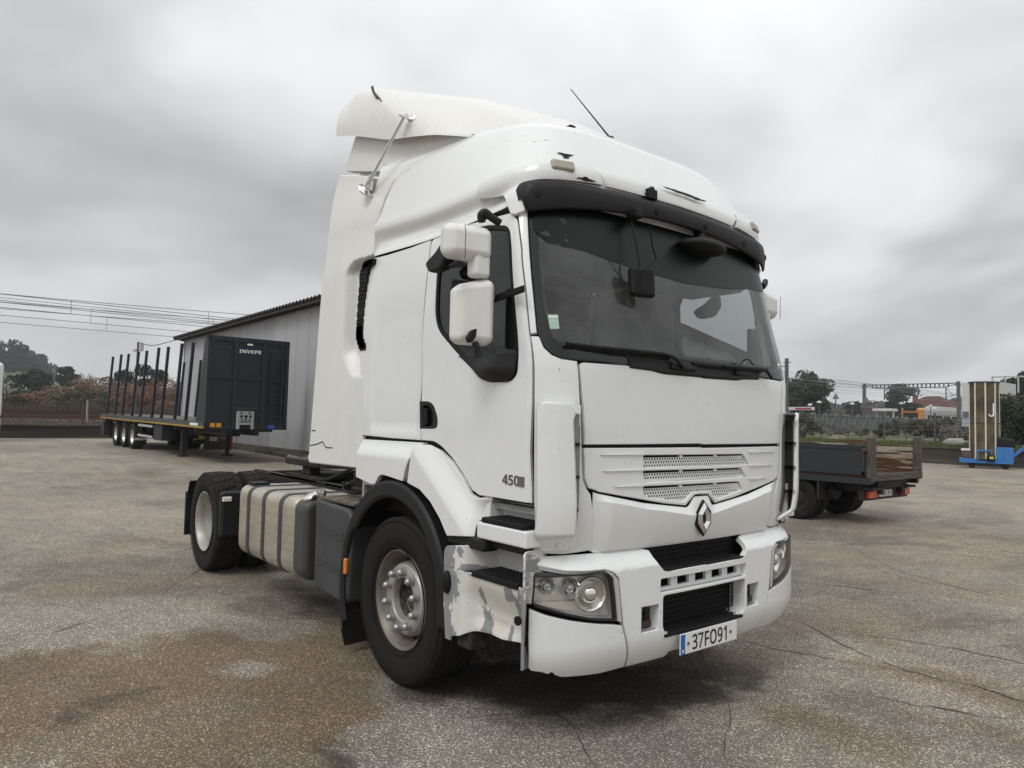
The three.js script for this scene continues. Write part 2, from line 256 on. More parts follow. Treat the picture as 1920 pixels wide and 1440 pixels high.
for (const s of [1, -1]) {
  const F = g => s > 0 ? g : flipZ(g);
  const hp = fillet(invs(cabR, q3(838, 1078, 900, 1078, 935, 1100, 965, 1200, 960, 1265, 930, 1272, 840, 1270)), [.005, .03, .04, .03, .03, .03, .005]);
  const door = part('door', F(body(fillet(doorPoly, [.05, 0, 0, 0, 0, 0, .03, .03, 0, 0, 0, 0, 0, 0, .02, 0, 0, 0, 0, 0, 0, .05]), cabR, { holes: [winPoly, inset(area2(hp) < 0 ? hp.slice().reverse() : hp, .006)] })), MT.white, truck);
  const W = area2(winPoly) < 0 ? winPoly.slice().reverse() : winPoly;
  part('window_seal', F(patch(W, cabR, { holes: [inset(W, .026)], b: .006, th: .03, off: -.001 })), MT.black, door);
  part('window', F(patch(inset(W, .02), cabR, { th: 0, b: 0, off: -.012 })), MT.sideGlass, door);
  // black plastic base of the mirror arm in the lower window corner
  const foot = invs(cabR, q3(1105, 768, 1280, 935, 1330, 943, 1460, 942, 1505, 898, 1513, 735, 1320, 760));
  const fm = (u, y) => { const p = cabR(u, y), c = foot.reduce((a, b) => [a[0] + b[0] / foot.length, a[1] + b[1] / foot.length], [0, 0]); p.z += .055 * Math.exp(-((u - c[0] + .02) ** 2 / .022 + (y - c[1] + .005) ** 2 / .0032)); return p; }; fm.dom = cabR.dom; fm.c = cab.c;
  part('mirror_foot', F(patch(fillet(foot, [.01, .04, .04, .04, .04, .01, .01]), fm, { b: .006, th: .03, off: .003, h: .025 })), MT.plasticD, door);
  // recessed handle
  const hole = fillet(invs(cabR, q3(860, 1110, 905, 1108, 930, 1160, 930, 1240, 905, 1255, 860, 1250)), .02);
  const hd = part('door_handle', F(patch(hp, cabR, { holes: [hole], b: .004, th: .05, off: .003, h: .03 })), MT.plasticD, door);
  part('handle_recess', F(patch(inset(area2(hole) < 0 ? hole.slice().reverse() : hole, -.004), cabR, { b: 0, th: 0, off: -.04, h: .03 })), MT.black, hd);
  part('handle_grip', F(patch(fillet(invs(cabR, q3(862, 1130, 888, 1128, 890, 1248, 862, 1250)), .012), cabR, { b: .006, th: .025, off: .004, h: .02 })), MT.black, hd);
  // cab side behind the door with a shallow pressing
  const sp = [...invs(cabR, q3(470, 97)), ...invs(cabR, q1(545, 1277, 700, 1228)), ...doorRear, ...invs(cabR, q3(640, 1340, 425, 1318, 415, 1000, 418, 700))];
  const pr = (u, y) => { const p = cabR(u, y); const a = ss(-.50, -.44, p.x) * ss(.17, .09, p.x) * ss(1.50, 1.58, y) * ss(2.5, 2.2, y); p.z -= .012 * a; return p; }; pr.dom = cabR.dom; pr.c = cab.c;
  part('cab_side_panel', F(body(sp, pr, { h: .045 })), MT.white, truck);
  // white pillar beside the windscreen
  const gl = invs(cabR, [...q4(40, 20, 55, 300), ...q4(78, 560, 104, 832)]);
  const doorF2 = doorFront.slice(3);
  part('windscreen_pillar', F(body([...doorF2, [gl[0][0], 2.80], ...gl], cabR)), MT.white, truck);
  // corner panel under the windscreen corner
  const cp = [...invs(cabR, q3(1600, 622, 1652, 622)), ...invs(cabR, [...q4(118, 850, 150, 925, 205, 975, 270, 1003, 386, 1018), ...q5(452, 150, 458, 400, 465, 545, 486, 600, 514, 640, 521, 700, 521, 950, 507, 1008)]), ...invs(cabR, q5(330, 1034, 160, 1026, 138, 960, 136, 680))];
  part('corner_panel', F(body(cp, cabR, { h: .05 })), MT.white, truck);
  // air deflector standing off the corner, open at its front edge
  const dOut = (u, y) => { const e = .006, p = cabR(u, y), t = cabR(u + e, y).sub(cabR(u - e, y)).normalize(), n = V(-t.z, 0, t.x); if (n.dot(p.clone().sub(cab.c)) < 0) n.negate(); return p.addScaledVector(n, mix(.085, .035, ss(1.0, 1.5, u)) * mix(.25, 1, ss(.985, 1.075, y) * ss(1.775, 1.70, y))); };
  dOut.dom = [.7, 1.8, .9, 1.9]; dOut.c = cab.c;
  const dp = fillet(invs(dOut, q5(404, 160, 424, 118, 330, 40, 185, 45, 152, 92, 140, 900, 160, 1005, 425, 985, 408, 915)), [.02, .02, .05, .03, .03, .03, .05, .03, .02]);
  const df = part('air_deflector', F(patch(dp, dOut, { b: .010, th: .022, h: .025 })), MT.white, truck);
  // closing plates between deflector and cab, top and bottom and rear, and dark guide vanes inside
  const uu = dp.map(p => p[0]), vv = dp.map(p => p[1]), ua = Math.min(...uu) + .035, ub = Math.max(...uu) - .02, va = Math.min(...vv) + .02, vb = Math.max(...vv) - .02;
  const web = (y, h, a = ua, b = ub) => { const g = []; const pos = [], idx = []; const n = 12; for (let i = 0; i <= n; i++) { const u = mix(a, b, i / n), p = cabR(u, y), q = dOut(u, y).lerp(p, .12); for (const [w, dy] of [[p, -h], [q, -h], [q, h], [p, h]]) pos.push(w.x, w.y + dy, w.z); } for (let i = 0; i < n; i++) for (let k = 0; k < 4; k++) { const a2 = i * 4 + k, b2 = i * 4 + (k + 1) % 4; idx.push(a2, b2, a2 + 4, b2, b2 + 4, a2 + 4); } const e = new THREE.BufferGeometry(); e.setAttribute('position', new THREE.Float32BufferAttribute(pos, 3)); e.setAttribute('uv', new THREE.Float32BufferAttribute(new Float32Array(pos.length / 3 * 2), 2)); e.setIndex(idx); const f = e.toNonIndexed(); f.computeVertexNormals(); return f; };
  for (const y of [va, vb - .015]) part('deflector_web', F(web(y, .02)), MT.white, df);
  for (const t of [.27, .5, .73]) part('guide_vane', F(web(mix(va, vb, t), .008)), MT.plasticD, df);
  part('duct_wall', F(join([patch(rect(ua, ub - .01, va + .03, vb - .04), dOut, { b: 0, th: 0, off: -.024, h: .05 })])), mat(.2, .2, .195, .7), df);
  { const pos = []; for (let k = 0; k < 12; k++) { const y0 = mix(va, vb, k / 12), y1 = mix(va, vb, (k + 1) / 12), a = cabR(ub - .03, y0), b = dOut(ub - .03, y0), c = dOut(ub - .03, y1), d = cabR(ub - .03, y1); [a, b, c, a, c, d].forEach(p => pos.push(p.x, p.y, p.z)); } const e = new THREE.BufferGeometry(); e.setAttribute('position', new THREE.Float32BufferAttribute(pos, 3)); e.setAttribute('uv', new THREE.Float32BufferAttribute(new Float32Array(pos.length / 3 * 2), 2)); e.computeVertexNormals(); part('duct_end', F(e), mat(.2, .2, .195, .7), df); }
  const bk = (u, y) => cabR(u, y); bk.dom = cabR.dom; bk.c = cab.c;
  part('duct_backing', F(patch(fillet([[.912, va + .09], [.93, va + .05], [ub, va + .04], [ub, vb - .05], [.93, vb - .06], [.912, vb - .1]], .01), bk, { b: 0, th: 0, off: .004, h: .05 })), mat(.16, .16, .155, .8), df);
}
// dark shell behind the seams and the inner lining of the cab
{
  const shell = [], inner = [];
  const W = area2(winPoly) < 0 ? winPoly.slice().reverse() : winPoly;
  const g = patch(rect(1.02, 2.98, 1.2, 2.74), cabR, { holes: [inset(W, .01)], b: 0, th: 0, off: -.028, h: .12 }); shell.push(g, flipZ(g));
  shell.push(patch(rect(-1.0, 1.0, .98, 1.93), cab, { b: 0, th: 0, off: -.03, h: .1 }));
  part('cab_shell', shell, MT.black, truck);
  const li = patch(rect(1.10, 2.98, 1.2, 2.74), cabR, { holes: [inset(W, .0)], b: 0, th: 0, off: -.06, h: .15 });
  inner.push(li, flipZ(li), bb(-.66, -.63, .98, 3.3, -1.1, 1.1), bb(-.64, 1.0, 2.76, 2.79, -1.09, 1.09), bb(-.64, 1.25, 1.15, 1.18, -1.1, 1.1));
  part('cab_lining', inner, MT.liner, truck);
}
// --- hood, grille panel, lower flap
const hoodR = invs(cabR, [...q4(388, 1024), ...q5(458, 100, 460, 322)]);
const hood = [[0, 1.893], [.33, 1.893], [.40, 1.90], [.47, 1.925], [hoodR[0][0], hoodR[0][1]], hoodR[1], [hoodR[2][0], 1.498], [0, 1.498]];
part('hood_panel', body(fillet(sym(hood), [0, .03, .03, .03, .03, 0, .01, 0, 0, .01, 0, .03, .03, .03, .03, 0]), cab), MT.white, truck);
const gs = invs(cabR, q5(460, 336, 462, 540, 490, 605, 560, 632));
const vee = invs(cabR, q5(850, 692, 1100, 719));                       // seam of the V
const archR = [[.13, 1.157], [.105, 1.18], [.06, 1.212]];
const vY = z => { const a = [gs[3], [.48, 1.197], [.13, 1.155]]; if (z > a[1][0]) return mix(a[1][1], a[0][1], (z - a[1][0]) / (a[0][0] - a[1][0])); return mix(a[2][1], a[1][1], (z - a[2][0]) / (a[1][0] - a[2][0])); };
const grilleHalf = [[0, archR[2][1]], archR[2], archR[1], [.135, vY(.135)], [.33, vY(.33)], gs[3], gs[2], gs[1], [gs[0][0], 1.49], [0, 1.49]];
// three perforated intakes
const rowPoly = [
  [[-.42, 1.441], [.49, 1.446], [.487, 1.378], [-.487, 1.378]], [[-.396, 1.358], [.49, 1.363], [.485, 1.300], [-.456, 1.302]],
  [[-.373, 1.276], [.488, 1.281], [.481, 1.222], [.30, 1.199], [.165, 1.182], [.145, 1.186], [.118, 1.206], [.085, 1.234], [-.085, 1.234], [-.118, 1.206], [-.145, 1.186], [-.165, 1.182], [-.30, 1.203], [-.425, 1.225]]];
const gp = part('grille_panel', body(sym(grilleHalf), cab, { holes: rowPoly, h: .06 }), MT.white, truck);
rowPoly.forEach((P, k) => {
  const Q = inset(area2(P) < 0 ? P.slice().reverse() : P, -.004), y1 = Math.max(...Q.map(p => p[1])) - .018;
  const inside = (x, y) => { let c = false; for (let i = 0, j = Q.length - 1; i < Q.length; j = i++) if ((Q[i][1] > y) !== (Q[j][1] > y) && x < (Q[j][0] - Q[i][0]) * (y - Q[i][1]) / (Q[j][1] - Q[i][1]) + Q[i][0]) c = !c; return c; };
  const out = Q.map(p => [p[0], Math.min(p[1], y1)]);
  const holes = []; const px = .0205, r = .0082;
  for (let j = 0, y = y1 - .008; y > 1.1; y -= px * .86, j++) for (let x = -.49 + (j % 2) * px / 2; x < .49; x += px) if ([[-.0105, 0], [.0105, 0], [0, .0105], [0, -.0105]].every(d => inside(x + d[0], y + d[1]))) holes.push([0, 1, 2, 3, 4, 5].map(i => [x + r * .86 * Math.cos(i * Math.PI / 3 + .5), y + r * Math.sin(i * Math.PI / 3 + .5)]));
  part('perforated_mesh', patch(out, cab, { holes, b: 0, th: .004, off: -.012, h: 5 }), MT.white, gp);
  // three short stays above each mesh
  const stays = []; for (const z of [.18, -.14]) stays.push(patch(rect(z - .012, z + .012, y1 - .004, y1 + .03), cab, { b: 0, th: .012, off: -.008 }));
  for (const g of stays) part('grille_stay', g, MT.white, gp);
  for (const s of [1, -1]) { const y = [1.447, 1.364, 1.282][k], e = [.80, .78, .70][k]; part('grille_ledge', patch([[.49 * s, y], [.49 * s, y + .012], [e * s, y + .004]], cab, { b: .0, th: .012, off: .008, h: .1 }), MT.white, gp); }
});
part('grille_backing', patch(rect(-.5, .5, 1.08, 1.47), cab, { b: 0, th: 0, off: -.09 }), MT.black, gp);
{
  const topY = z => { const v = z < .13 ? 1.155 : z > .80 ? 1.257 + (z - .80) * .33 : vY(z); return Math.max(v, 1.212 - .057 * ss(.055, .125, z)) - .005; };
  const crY = z => mix(1.105, 1.222, clamp((z - .1) / .72));
  const push = (z, k) => .034 * k * ss(.84, .72, z);
  const fl = (u, y) => { const p = cab(u, y), z = Math.abs(p.z), k = clamp((topY(z) - y) / (topY(z) - Math.min(crY(z), topY(z) - .03))); p.x += push(z, k) - .006; return p; }; fl.dom = cab.dom; fl.c = cab.c;
  const W = y => mix(.812, .842, clamp((y - .96) / .03));
  const G = (t0, t1, nv) => { const m = (s, t) => { let z = s * .838, y = 0; for (let i = 0; i < 3; i++) { const a = Math.abs(z), c = Math.min(crY(a), topY(a) - .03); y = t < 1 ? mix(.958, c, t) : mix(c, topY(a), t - 1); z = s * (W(y) - .004); } return fl(z, y); }; m.c = cab.c; return gridMesh(m, -1, 1, 240, t0, t1, nv); };
  const rim = (t) => { const g = G(t, t + 1e-3, 1); return g; };
  const fp = part('front_flap', [G(0, 1, 14), G(1, 2, 8), patch(rect(-.8, .8, .953, .965), cab, { b: 0, th: .05, off: .018, h: .1 })], MT.white, truck);
  // diamond badge: dark surround and two-strand chrome lozenge, faceted
  const bxx = fl(0, 1.08).x;
  const loz = (a, b, x, hole, d, mm) => { const s = new THREE.Shape([[0, b], [a, b * .35], [a, -b * .35], [0, -b], [-a, -b * .35], [-a, b * .35]].map(p => new THREE.Vector2(...p))); if (hole) s.holes.push(new THREE.Path(hole.map(p => new THREE.Vector2(...p)))); const g = new THREE.ExtrudeGeometry(s, { depth: d, bevelEnabled: true, bevelThickness: .006, bevelSize: .005, bevelSegments: 1 }); g.rotateY(Math.PI / 2); g.translate(x, 1.085, 0); return g; };
  const bd = part('diamond_badge', loz(.064, .098, bxx - .004, null, .006), MT.black, fp);
  const strand = (o, i, xo) => { // ring of facets with a ridge
    const pos = [], n = o.length; for (let k = 0; k < n; k++) { const A = o[k], B = o[(k + 1) % n], Cc = i[k], Dd = i[(k + 1) % n], mA = [(A[0] + Cc[0]) / 2, (A[1] + Cc[1]) / 2], mB = [(B[0] + Dd[0]) / 2, (B[1] + Dd[1]) / 2]; const P = (p, h) => [xo + h, 1.085 + p[1], -p[0]]; const t = [[P(A, 0), P(B, 0), P(mB, .016)], [P(A, 0), P(mB, .016), P(mA, .016)], [P(mA, .016), P(mB, .016), P(Dd, 0)], [P(mA, .016), P(Dd, 0), P(Cc, 0)]]; t.forEach(q => q.forEach(p => pos.push(...p))); }
    const g = new THREE.BufferGeometry(); g.setAttribute('position', new THREE.Float32BufferAttribute(pos, 3)); g.setAttribute('uv', new THREE.Float32BufferAttribute(new Float32Array(pos.length / 3 * 2), 2)); g.computeVertexNormals(); return g; };
  part('badge_lozenge', strand([[0, .090], [.056, .026], [.056, -.026], [0, -.090], [-.056, -.026], [-.056, .026]], [[0, .038], [.015, .010], [.019, -.017], [0, -.038], [-.015, -.010], [-.019, .017]], bxx + .008), MT.chrome, bd);
}
// --- windscreen
{
  const e = invs(cabR, q4(40, 20, 55, 300, 78, 560, 104, 832, 120, 870, 152, 928, 205, 975, 270, 1003, 388, 1022));
  const out = sym([[0, 2.84], [e[0][0] - .01, 2.84], ...e, [.47, 1.927], [.40, 1.905], [.33, 1.897], [0, 1.897]]);
  const i = invs(cabR, q4(98, 90, 118, 400, 140, 640, 185, 822, 205, 862, 245, 893));
  const inn = sym([[0, 2.78], [i[0][0], 2.78], ...i, [.75, i[5][1] - .006], [0, i[5][1] - .008]]);
  const ws = part('windscreen', patch(inset(area2(out) < 0 ? out.slice().reverse() : out, .004), cab, { b: 0, th: 0, h: .1 }), MT.glass, truck);
  part('windscreen_border', patch(inset(area2(out) < 0 ? out.slice().reverse() : out, .001), cab, { holes: [inn], b: 0, th: 0, off: -.006, h: .1 }), MT.frit, ws);
  // road dust and mist on the outside of the glass
  const fogT = dataTex(256, (x, y) => { const a = tfbm(x, y, 4, 5, 201), b = tfbm(x, y, 64, 3, 205); return grey(clamp(.5 + 1.0 * (a - .5) + .5 * (b - .5))); }, false);
  part('glass_dust', patch(inset(area2(inn) < 0 ? inn.slice().reverse() : inn, .004), cab, { b: 0, th: 0, off: .002, h: .1 }), new THREE.MeshStandardMaterial({ color: lin(.5, .52, .51), roughness: .9, transparent: true, opacity: .15, alphaMap: fogT }), ws);
  // dark sun strip along the top edge
  const st = invs(cabR, q4(75, 110, 120, 165, 175, 205, 290, 235, 400, 255));
  part('sun_strip', patch(fillet(sym([[0, 2.79], [i[0][0] + .01, 2.79], [st[0][0], st[0][1]], ...st.slice(1), [.55, st[4][1] - .035], [.3, st[4][1] - .06], [0, st[4][1] - .075]]), [0, 0, .05]), cab, { b: 0, th: 0, off: .004, h: .1 }), phy(.004, .006, .005, .35, { specularIntensity: .5 }), ws);
  // parking disc sticker low in the corner
  const sk = invs(cabR, q4(175, 697, 248, 697, 258, 795, 192, 797));
  part('sticker', patch(sk, cab, { b: 0, th: 0, off: -.007 }), mat(.42, .55, .50, .6), ws);
  const sk2 = invs(cabR, q4(178, 703, 246, 703, 249, 722, 182, 724));
  part('sticker', patch(sk2, cab, { b: 0, th: 0, off: -.0055 }), mat(.70, .74, .72, .6), ws);
  // cowl, wipers
  part('wiper_cowl', [patch(sym([[0, 1.985], [.62, 1.985], [.60, 1.905], [.45, 1.90], [.33, 1.89], [0, 1.89]]), cab, { b: .01, th: .03, off: .012 }), patch(rect(.08, .30, 1.915, 1.955), cab, { b: .012, th: .03, off: .03 }), patch(rect(-.50, -.30, 1.915, 1.955), cab, { b: .012, th: .03, off: .03 })], MT.plasticD, truck);
  const cp = (u, y, o) => { const p = cab(u, y); p.x += o; return p; };
  const wiper = (pts, arm) => { const w = part('wiper', [tube(pts.map(p => cp(p[0], p[1], p[2])), .008, 30, 6)], MT.black, truck); part('wiper_arm', tube(arm.map(p => cp(p[0], p[1], p[2])), .010, 24, 6), MT.black, w); part('wiper_rubber', tube(pts.map(p => cp(p[0], p[1] - .012, p[2] - .012)), .006, 30, 5), MT.black, w); };
  const W1 = invs(cabR, q4(275, 903, 520, 935, 760, 965, 1000, 990)), W2 = invs(cab, q4(1145, 1040, 1350, 1060, 1500, 1075, 1665, 1080));
  wiper(W1.map(p => [...p, .03]), [[W1[1][0], W1[1][1], .035], [W1[2][0], W1[2][1] + .004, .05], [W1[3][0], W1[3][1] - .01, .045], [W1[3][0] - .1, W1[3][1] - .08, .04]]);
  wiper(W2.map(p => [...p, .03]), [[W2[1][0], W2[1][1], .035], [W2[2][0], W2[2][1], .05], [W2[3][0] + .05, W2[3][1] - .015, .045], [W2[3][0] - .02, W2[3][1] - .06, .04]]);
  const lp = invs(cab, q4(1450, 1055, 1490, 1015, 1520, 1020, 1550, 1055)); part('washer_hose', tube(lp.map(p => cp(p[0], p[1], .05)), .004, 20, 5), MT.black, truck);
}
// --- cab interior
{
  const it = part('dashboard', [bb(.72, 1.22, 1.55, 1.93, -1.0, 1.0, .08), bb(.62, .95, 1.6, 1.98, -.92, -.15, .08), bb(.9, 1.26, 1.78, 1.945, -.98, .98, .05)], MT.dash, truck);
  const sw = new THREE.TorusGeometry(.215, .017, 10, 40); sw.rotateX(-1.0); sw.rotateY(Math.PI / 2); sw.translate(.52, 1.93, -.52);
  part('steering_wheel', [sw, bar(V(.52, 1.93, -.52), V(.75, 1.75, -.52), .03), beam(V(.52, 1.93, -.72), V(.52, 1.93, -.32), .03, .02)], MT.black, truck);
  for (const z of [-.55, .55]) { const s = part('seat', [bb(-.12, .42, 1.5, 1.66, z - .25, z + .25, .07)], MT.seat, truck); const b = bb(-.16, -.02, 1.6, 2.02, z - .25, z + .25, .06); part('seat_back', b, MT.seat, s); part('headrest', bb(-.15, -.04, 2.03, 2.17, z - .14, z + .14, .05), MT.seat, s); }
  part('bunk', bb(-.62, -.2, 1.5, 1.75, -1.05, 1.05, .06), MT.seat, truck);
  part('rear_curtain', bb(-.6, -.57, 1.7, 2.7, -1.0, 1.0, .01), mat(.30, .31, .31, .9), truck);
  part('overhead_shelf', bb(.5, 1.0, 2.55, 2.76, -1.0, 1.0, .05), mat(.03, .03, .03, .9), truck);
  const tg = part('toll_tag', [bb(1.19, 1.20, 1.99, 2.035, -.30, -.255, .004)], MT.black, truck);
}
// --- roof shell
const RL = [
  [[1.175, 2.60, 0], [1.155, 2.60, .5], [1.10, 2.60, .92], [1.02, 2.60, 1.09], [.82, 2.60, 1.128], [.2, 2.58, 1.132], [-.625, 2.58, 1.132]],
  [[1.135, 2.80, 0], [1.115, 2.80, .5], [1.07, 2.795, .9], [.995, 2.785, 1.075], [.8, 2.752, 1.116], [.2, 2.718, 1.124], [-.625, 2.735, 1.126]],
  [[1.145, 2.88, 0], [1.125, 2.88, .5], [1.075, 2.875, .9], [.98, 2.86, 1.055], [.78, 2.82, 1.082], [.15, 2.80, 1.088], [-.625, 2.82, 1.092]],
  [[1.155, 2.955, 0], [1.135, 2.955, .5], [1.085, 2.945, .905], [.97, 2.935, 1.055], [.76, 2.90, 1.106], [.10, 2.885, 1.122], [-.625, 2.92, 1.126]],
  [[1.125, 3.03, 0], [1.105, 3.03, .5], [1.05, 3.02, .885], [.94, 3.01, 1.02], [.70, 3.0, 1.075], [.10, 3.0, 1.098], [-.625, 3.03, 1.108]],
  [[.99, 3.25, 0], [.975, 3.25, .46], [.925, 3.24, .81], [.78, 3.25, .93], [.5, 3.26, .985], [0, 3.28, 1.03], [-.625, 3.30, 1.07]],
  [[.945, 3.315, 0], [.93, 3.315, .45], [.88, 3.30, .78], [.72, 3.32, .895], [.42, 3.34, .95], [-.05, 3.36, 1.0], [-.63, 3.385, 1.045]],
  [[.89, 3.35, 0], [.87, 3.35, .43], [.81, 3.335, .72], [.66, 3.345, .84], [.38, 3.365, .905], [-.08, 3.385, .955], [-.63, 3.41, 1.0]],
  [[.55, 3.40, 0], [.54, 3.40, .3], [.5, 3.39, .5], [.4, 3.39, .6], [.2, 3.41, .65], [-.15, 3.43, .7], [-.63, 3.455, .7]],
  [[.3, 3.42, 0], [.3, 3.42, .01], [.3, 3.42, .02], [.2, 3.42, .03], [.1, 3.43, .03], [-.2, 3.45, .03], [-.63, 3.47, .03]]];
function gridMap(L) {
  const U = L[0].length, T = L.length;
  const at = (t, u) => { t = clamp(t, 0, T - 1); const s = u < 0 ? -1 : 1; u = Math.min(Math.abs(u), U - 1); const p = L[t][u]; return [p[0], p[1], p[2] * s]; };
  const cr = (a, b, c, d, t) => .5 * (2 * b + (c - a) * t + (2 * a - 5 * b + 4 * c - d) * t * t + (3 * b - a - 3 * c + d) * t * t * t);
  const row = (t, u) => { const i = Math.floor(u), f = u - i, P = [at(t, i - 1), at(t, i), at(t, i + 1), at(t, i + 2)]; return [0, 1, 2].map(k => cr(P[0][k], P[1][k], P[2][k], P[3][k], f)); };
  const m = (u, t) => { const su = clamp(u, -(U - 1) + 1e-6, U - 1 - 1e-6), i = Math.floor(t), f = t - i, P = [row(i - 1, su), row(i, su), row(i + 1, su), row(i + 2, su)]; return V(...[0, 1, 2].map(k => cr(P[0][k], P[1][k], P[2][k], P[3][k], f))); };
  m.dom = [0, U - 1, 0, T - 2]; m.c = V(-.1, 2.8, 0); return m;
}
function gridMesh(map, ua, ub, nu, va, vb, nv, off = 0) { // smooth sheet
  const pos = [], nor = [], uv = [], idx = [];
  for (let j = 0; j <= nv; j++) for (let i = 0; i <= nu; i++) { const u = mix(ua, ub, i / nu), v = mix(va, vb, j / nv), e = 1e-3, p = map(u, v); const n = map(Math.min(u + e, ub), v).sub(map(Math.max(u - e, ua), v)).cross(map(u, Math.min(v + e, vb)).sub(map(u, Math.max(v - e, va)))).normalize(); if (n.dot(p.clone().sub(map.c)) < 0) n.negate(); p.addScaledVector(n, off); pos.push(p.x, p.y, p.z); nor.push(n.x, n.y, n.z); uv.push(p.x + p.z * .7, p.y + p.z * .2); }
  for (let j = 0; j < nv; j++) for (let i = 0; i < nu; i++) { const a = j * (nu + 1) + i, b = a + 1, c = a + nu + 1, d = c + 1; const P3 = k => V(pos[k * 3], pos[k * 3 + 1], pos[k * 3 + 2]), fn = P3(b).sub(P3(a)).cross(P3(d).sub(P3(a))); if (fn.x * nor[a * 3] + fn.y * nor[a * 3 + 1] + fn.z * nor[a * 3 + 2] < 0) idx.push(a, d, b, a, c, d); else idx.push(a, b, d, a, d, c); }
  const g = new THREE.BufferGeometry(); g.setAttribute('position', new THREE.Float32BufferAttribute(pos, 3)); g.setAttribute('normal', new THREE.Float32BufferAttribute(nor, 3)); g.setAttribute('uv', new THREE.Float32BufferAttribute(uv, 2)); g.setIndex(idx); return g;
}
const roof = gridMap(RL), roofF = (u, t) => roof(u, t); roofF.dom = [0, 6, 0, 5.4]; roofF.c = roof.c;   // roofF: its visible flank and front
const roofMesh = part('roof_shell', [gridMesh(roof, -6, 6, 120, .94, 9, 90), bb(-.66, -.62, 2.7, 3.42, -1.04, 1.04)], MT.white, truck);
{ // brow over the windscreen: side pieces with their hooked ends, and the middle strip
  const bp = [...q1(1180, 892, 1320, 882, 1375, 905, 1400, 965, 1415, 1015, 1440, 1020, 1500, 995, 1468, 860, 1490, 800, 1600, 768), ...q2(300, 505, 480, 525, 612, 548, 545, 450, 480, 397, 415, 377, 280, 350, 150, 352, 0, 377), ...q1(1330, 660, 1255, 712, 1212, 800)];
  const g = fillet(invs(roofF, bp), .04);
  const shadeRing = patch(inset(area2(g) < 0 ? g.slice().reverse() : g, -.014), roof, { b: 0, th: 0, off: .005, h: .07 }), shadeRingM = mat(.10, .10, .10, .9);  // dark ring added around the brow: edge shade and dirt lines put in colour
  for (const s of [1, -1]) { part('brow_shade_dirt_line', s > 0 ? shadeRing : flipZ(shadeRing), shadeRingM, truck); const G = patch(g, roof, { b: .012, th: .06, off: .034, h: .07 }); part('roof_brow', s > 0 ? G : flipZ(G), MT.white, truck); }
  const m = invs(roofF, q2(560, 462, 630, 553));
  part('brow_strip', patch(sym([[0, m[0][1] + .16], [m[0][0] * .5, m[0][1] + .13], [m[0][0] - .03, m[0][1]], [m[1][0] - .03, m[1][1]], [0, m[1][1] + .05]]), roof, { b: .012, th: .04, off: .022, h: .1 }), MT.white, truck);
  const mk = invs(roofF, q2(322, 425))[0], mp = roof(...mk);
  for (const s of [1, -1]) { const ml = part('marker_lamp', (() => { const b = bx(0, 0, 0, .05, .06, .135, .014); b.rotateZ(.3); b.rotateY(-.32 * s); b.translate(mp.x + .028, mp.y, mp.z * s); return b; })(), MT.lampGrey, truck); }
  // chipped and torn edges of the brow: bare dark plastic showing
  const chip = (pts, seedv) => { const P = []; for (let i = 0; i < pts.length; i++) { const a = pts[i], b = pts[(i + 1) % pts.length]; for (let k = 0; k < 6; k++) { const t = k / 6; P.push([mix(a[0], b[0], t) + 7 * (hash3(i, k, seedv) - .5), mix(a[1], b[1], t) + 5 * (hash3(k, i, seedv + 4) - .5)]); } } return patch(invs(roofF, P.map(p => q2(p[0], p[1])[0])), roof, { b: 0, th: 0, off: .038, h: .2 }); };
  for (const c of [chip([[275, 350], [410, 372], [375, 382], [370, 395], [340, 392], [330, 372]], 1), chip([[415, 500], [480, 497], [555, 530], [500, 522]], 2), chip([[970, 566], [1090, 600], [1250, 655], [1330, 690], [1240, 668], [1100, 618]], 3)]) part('paint_chip', c, MT.black, truck);
}
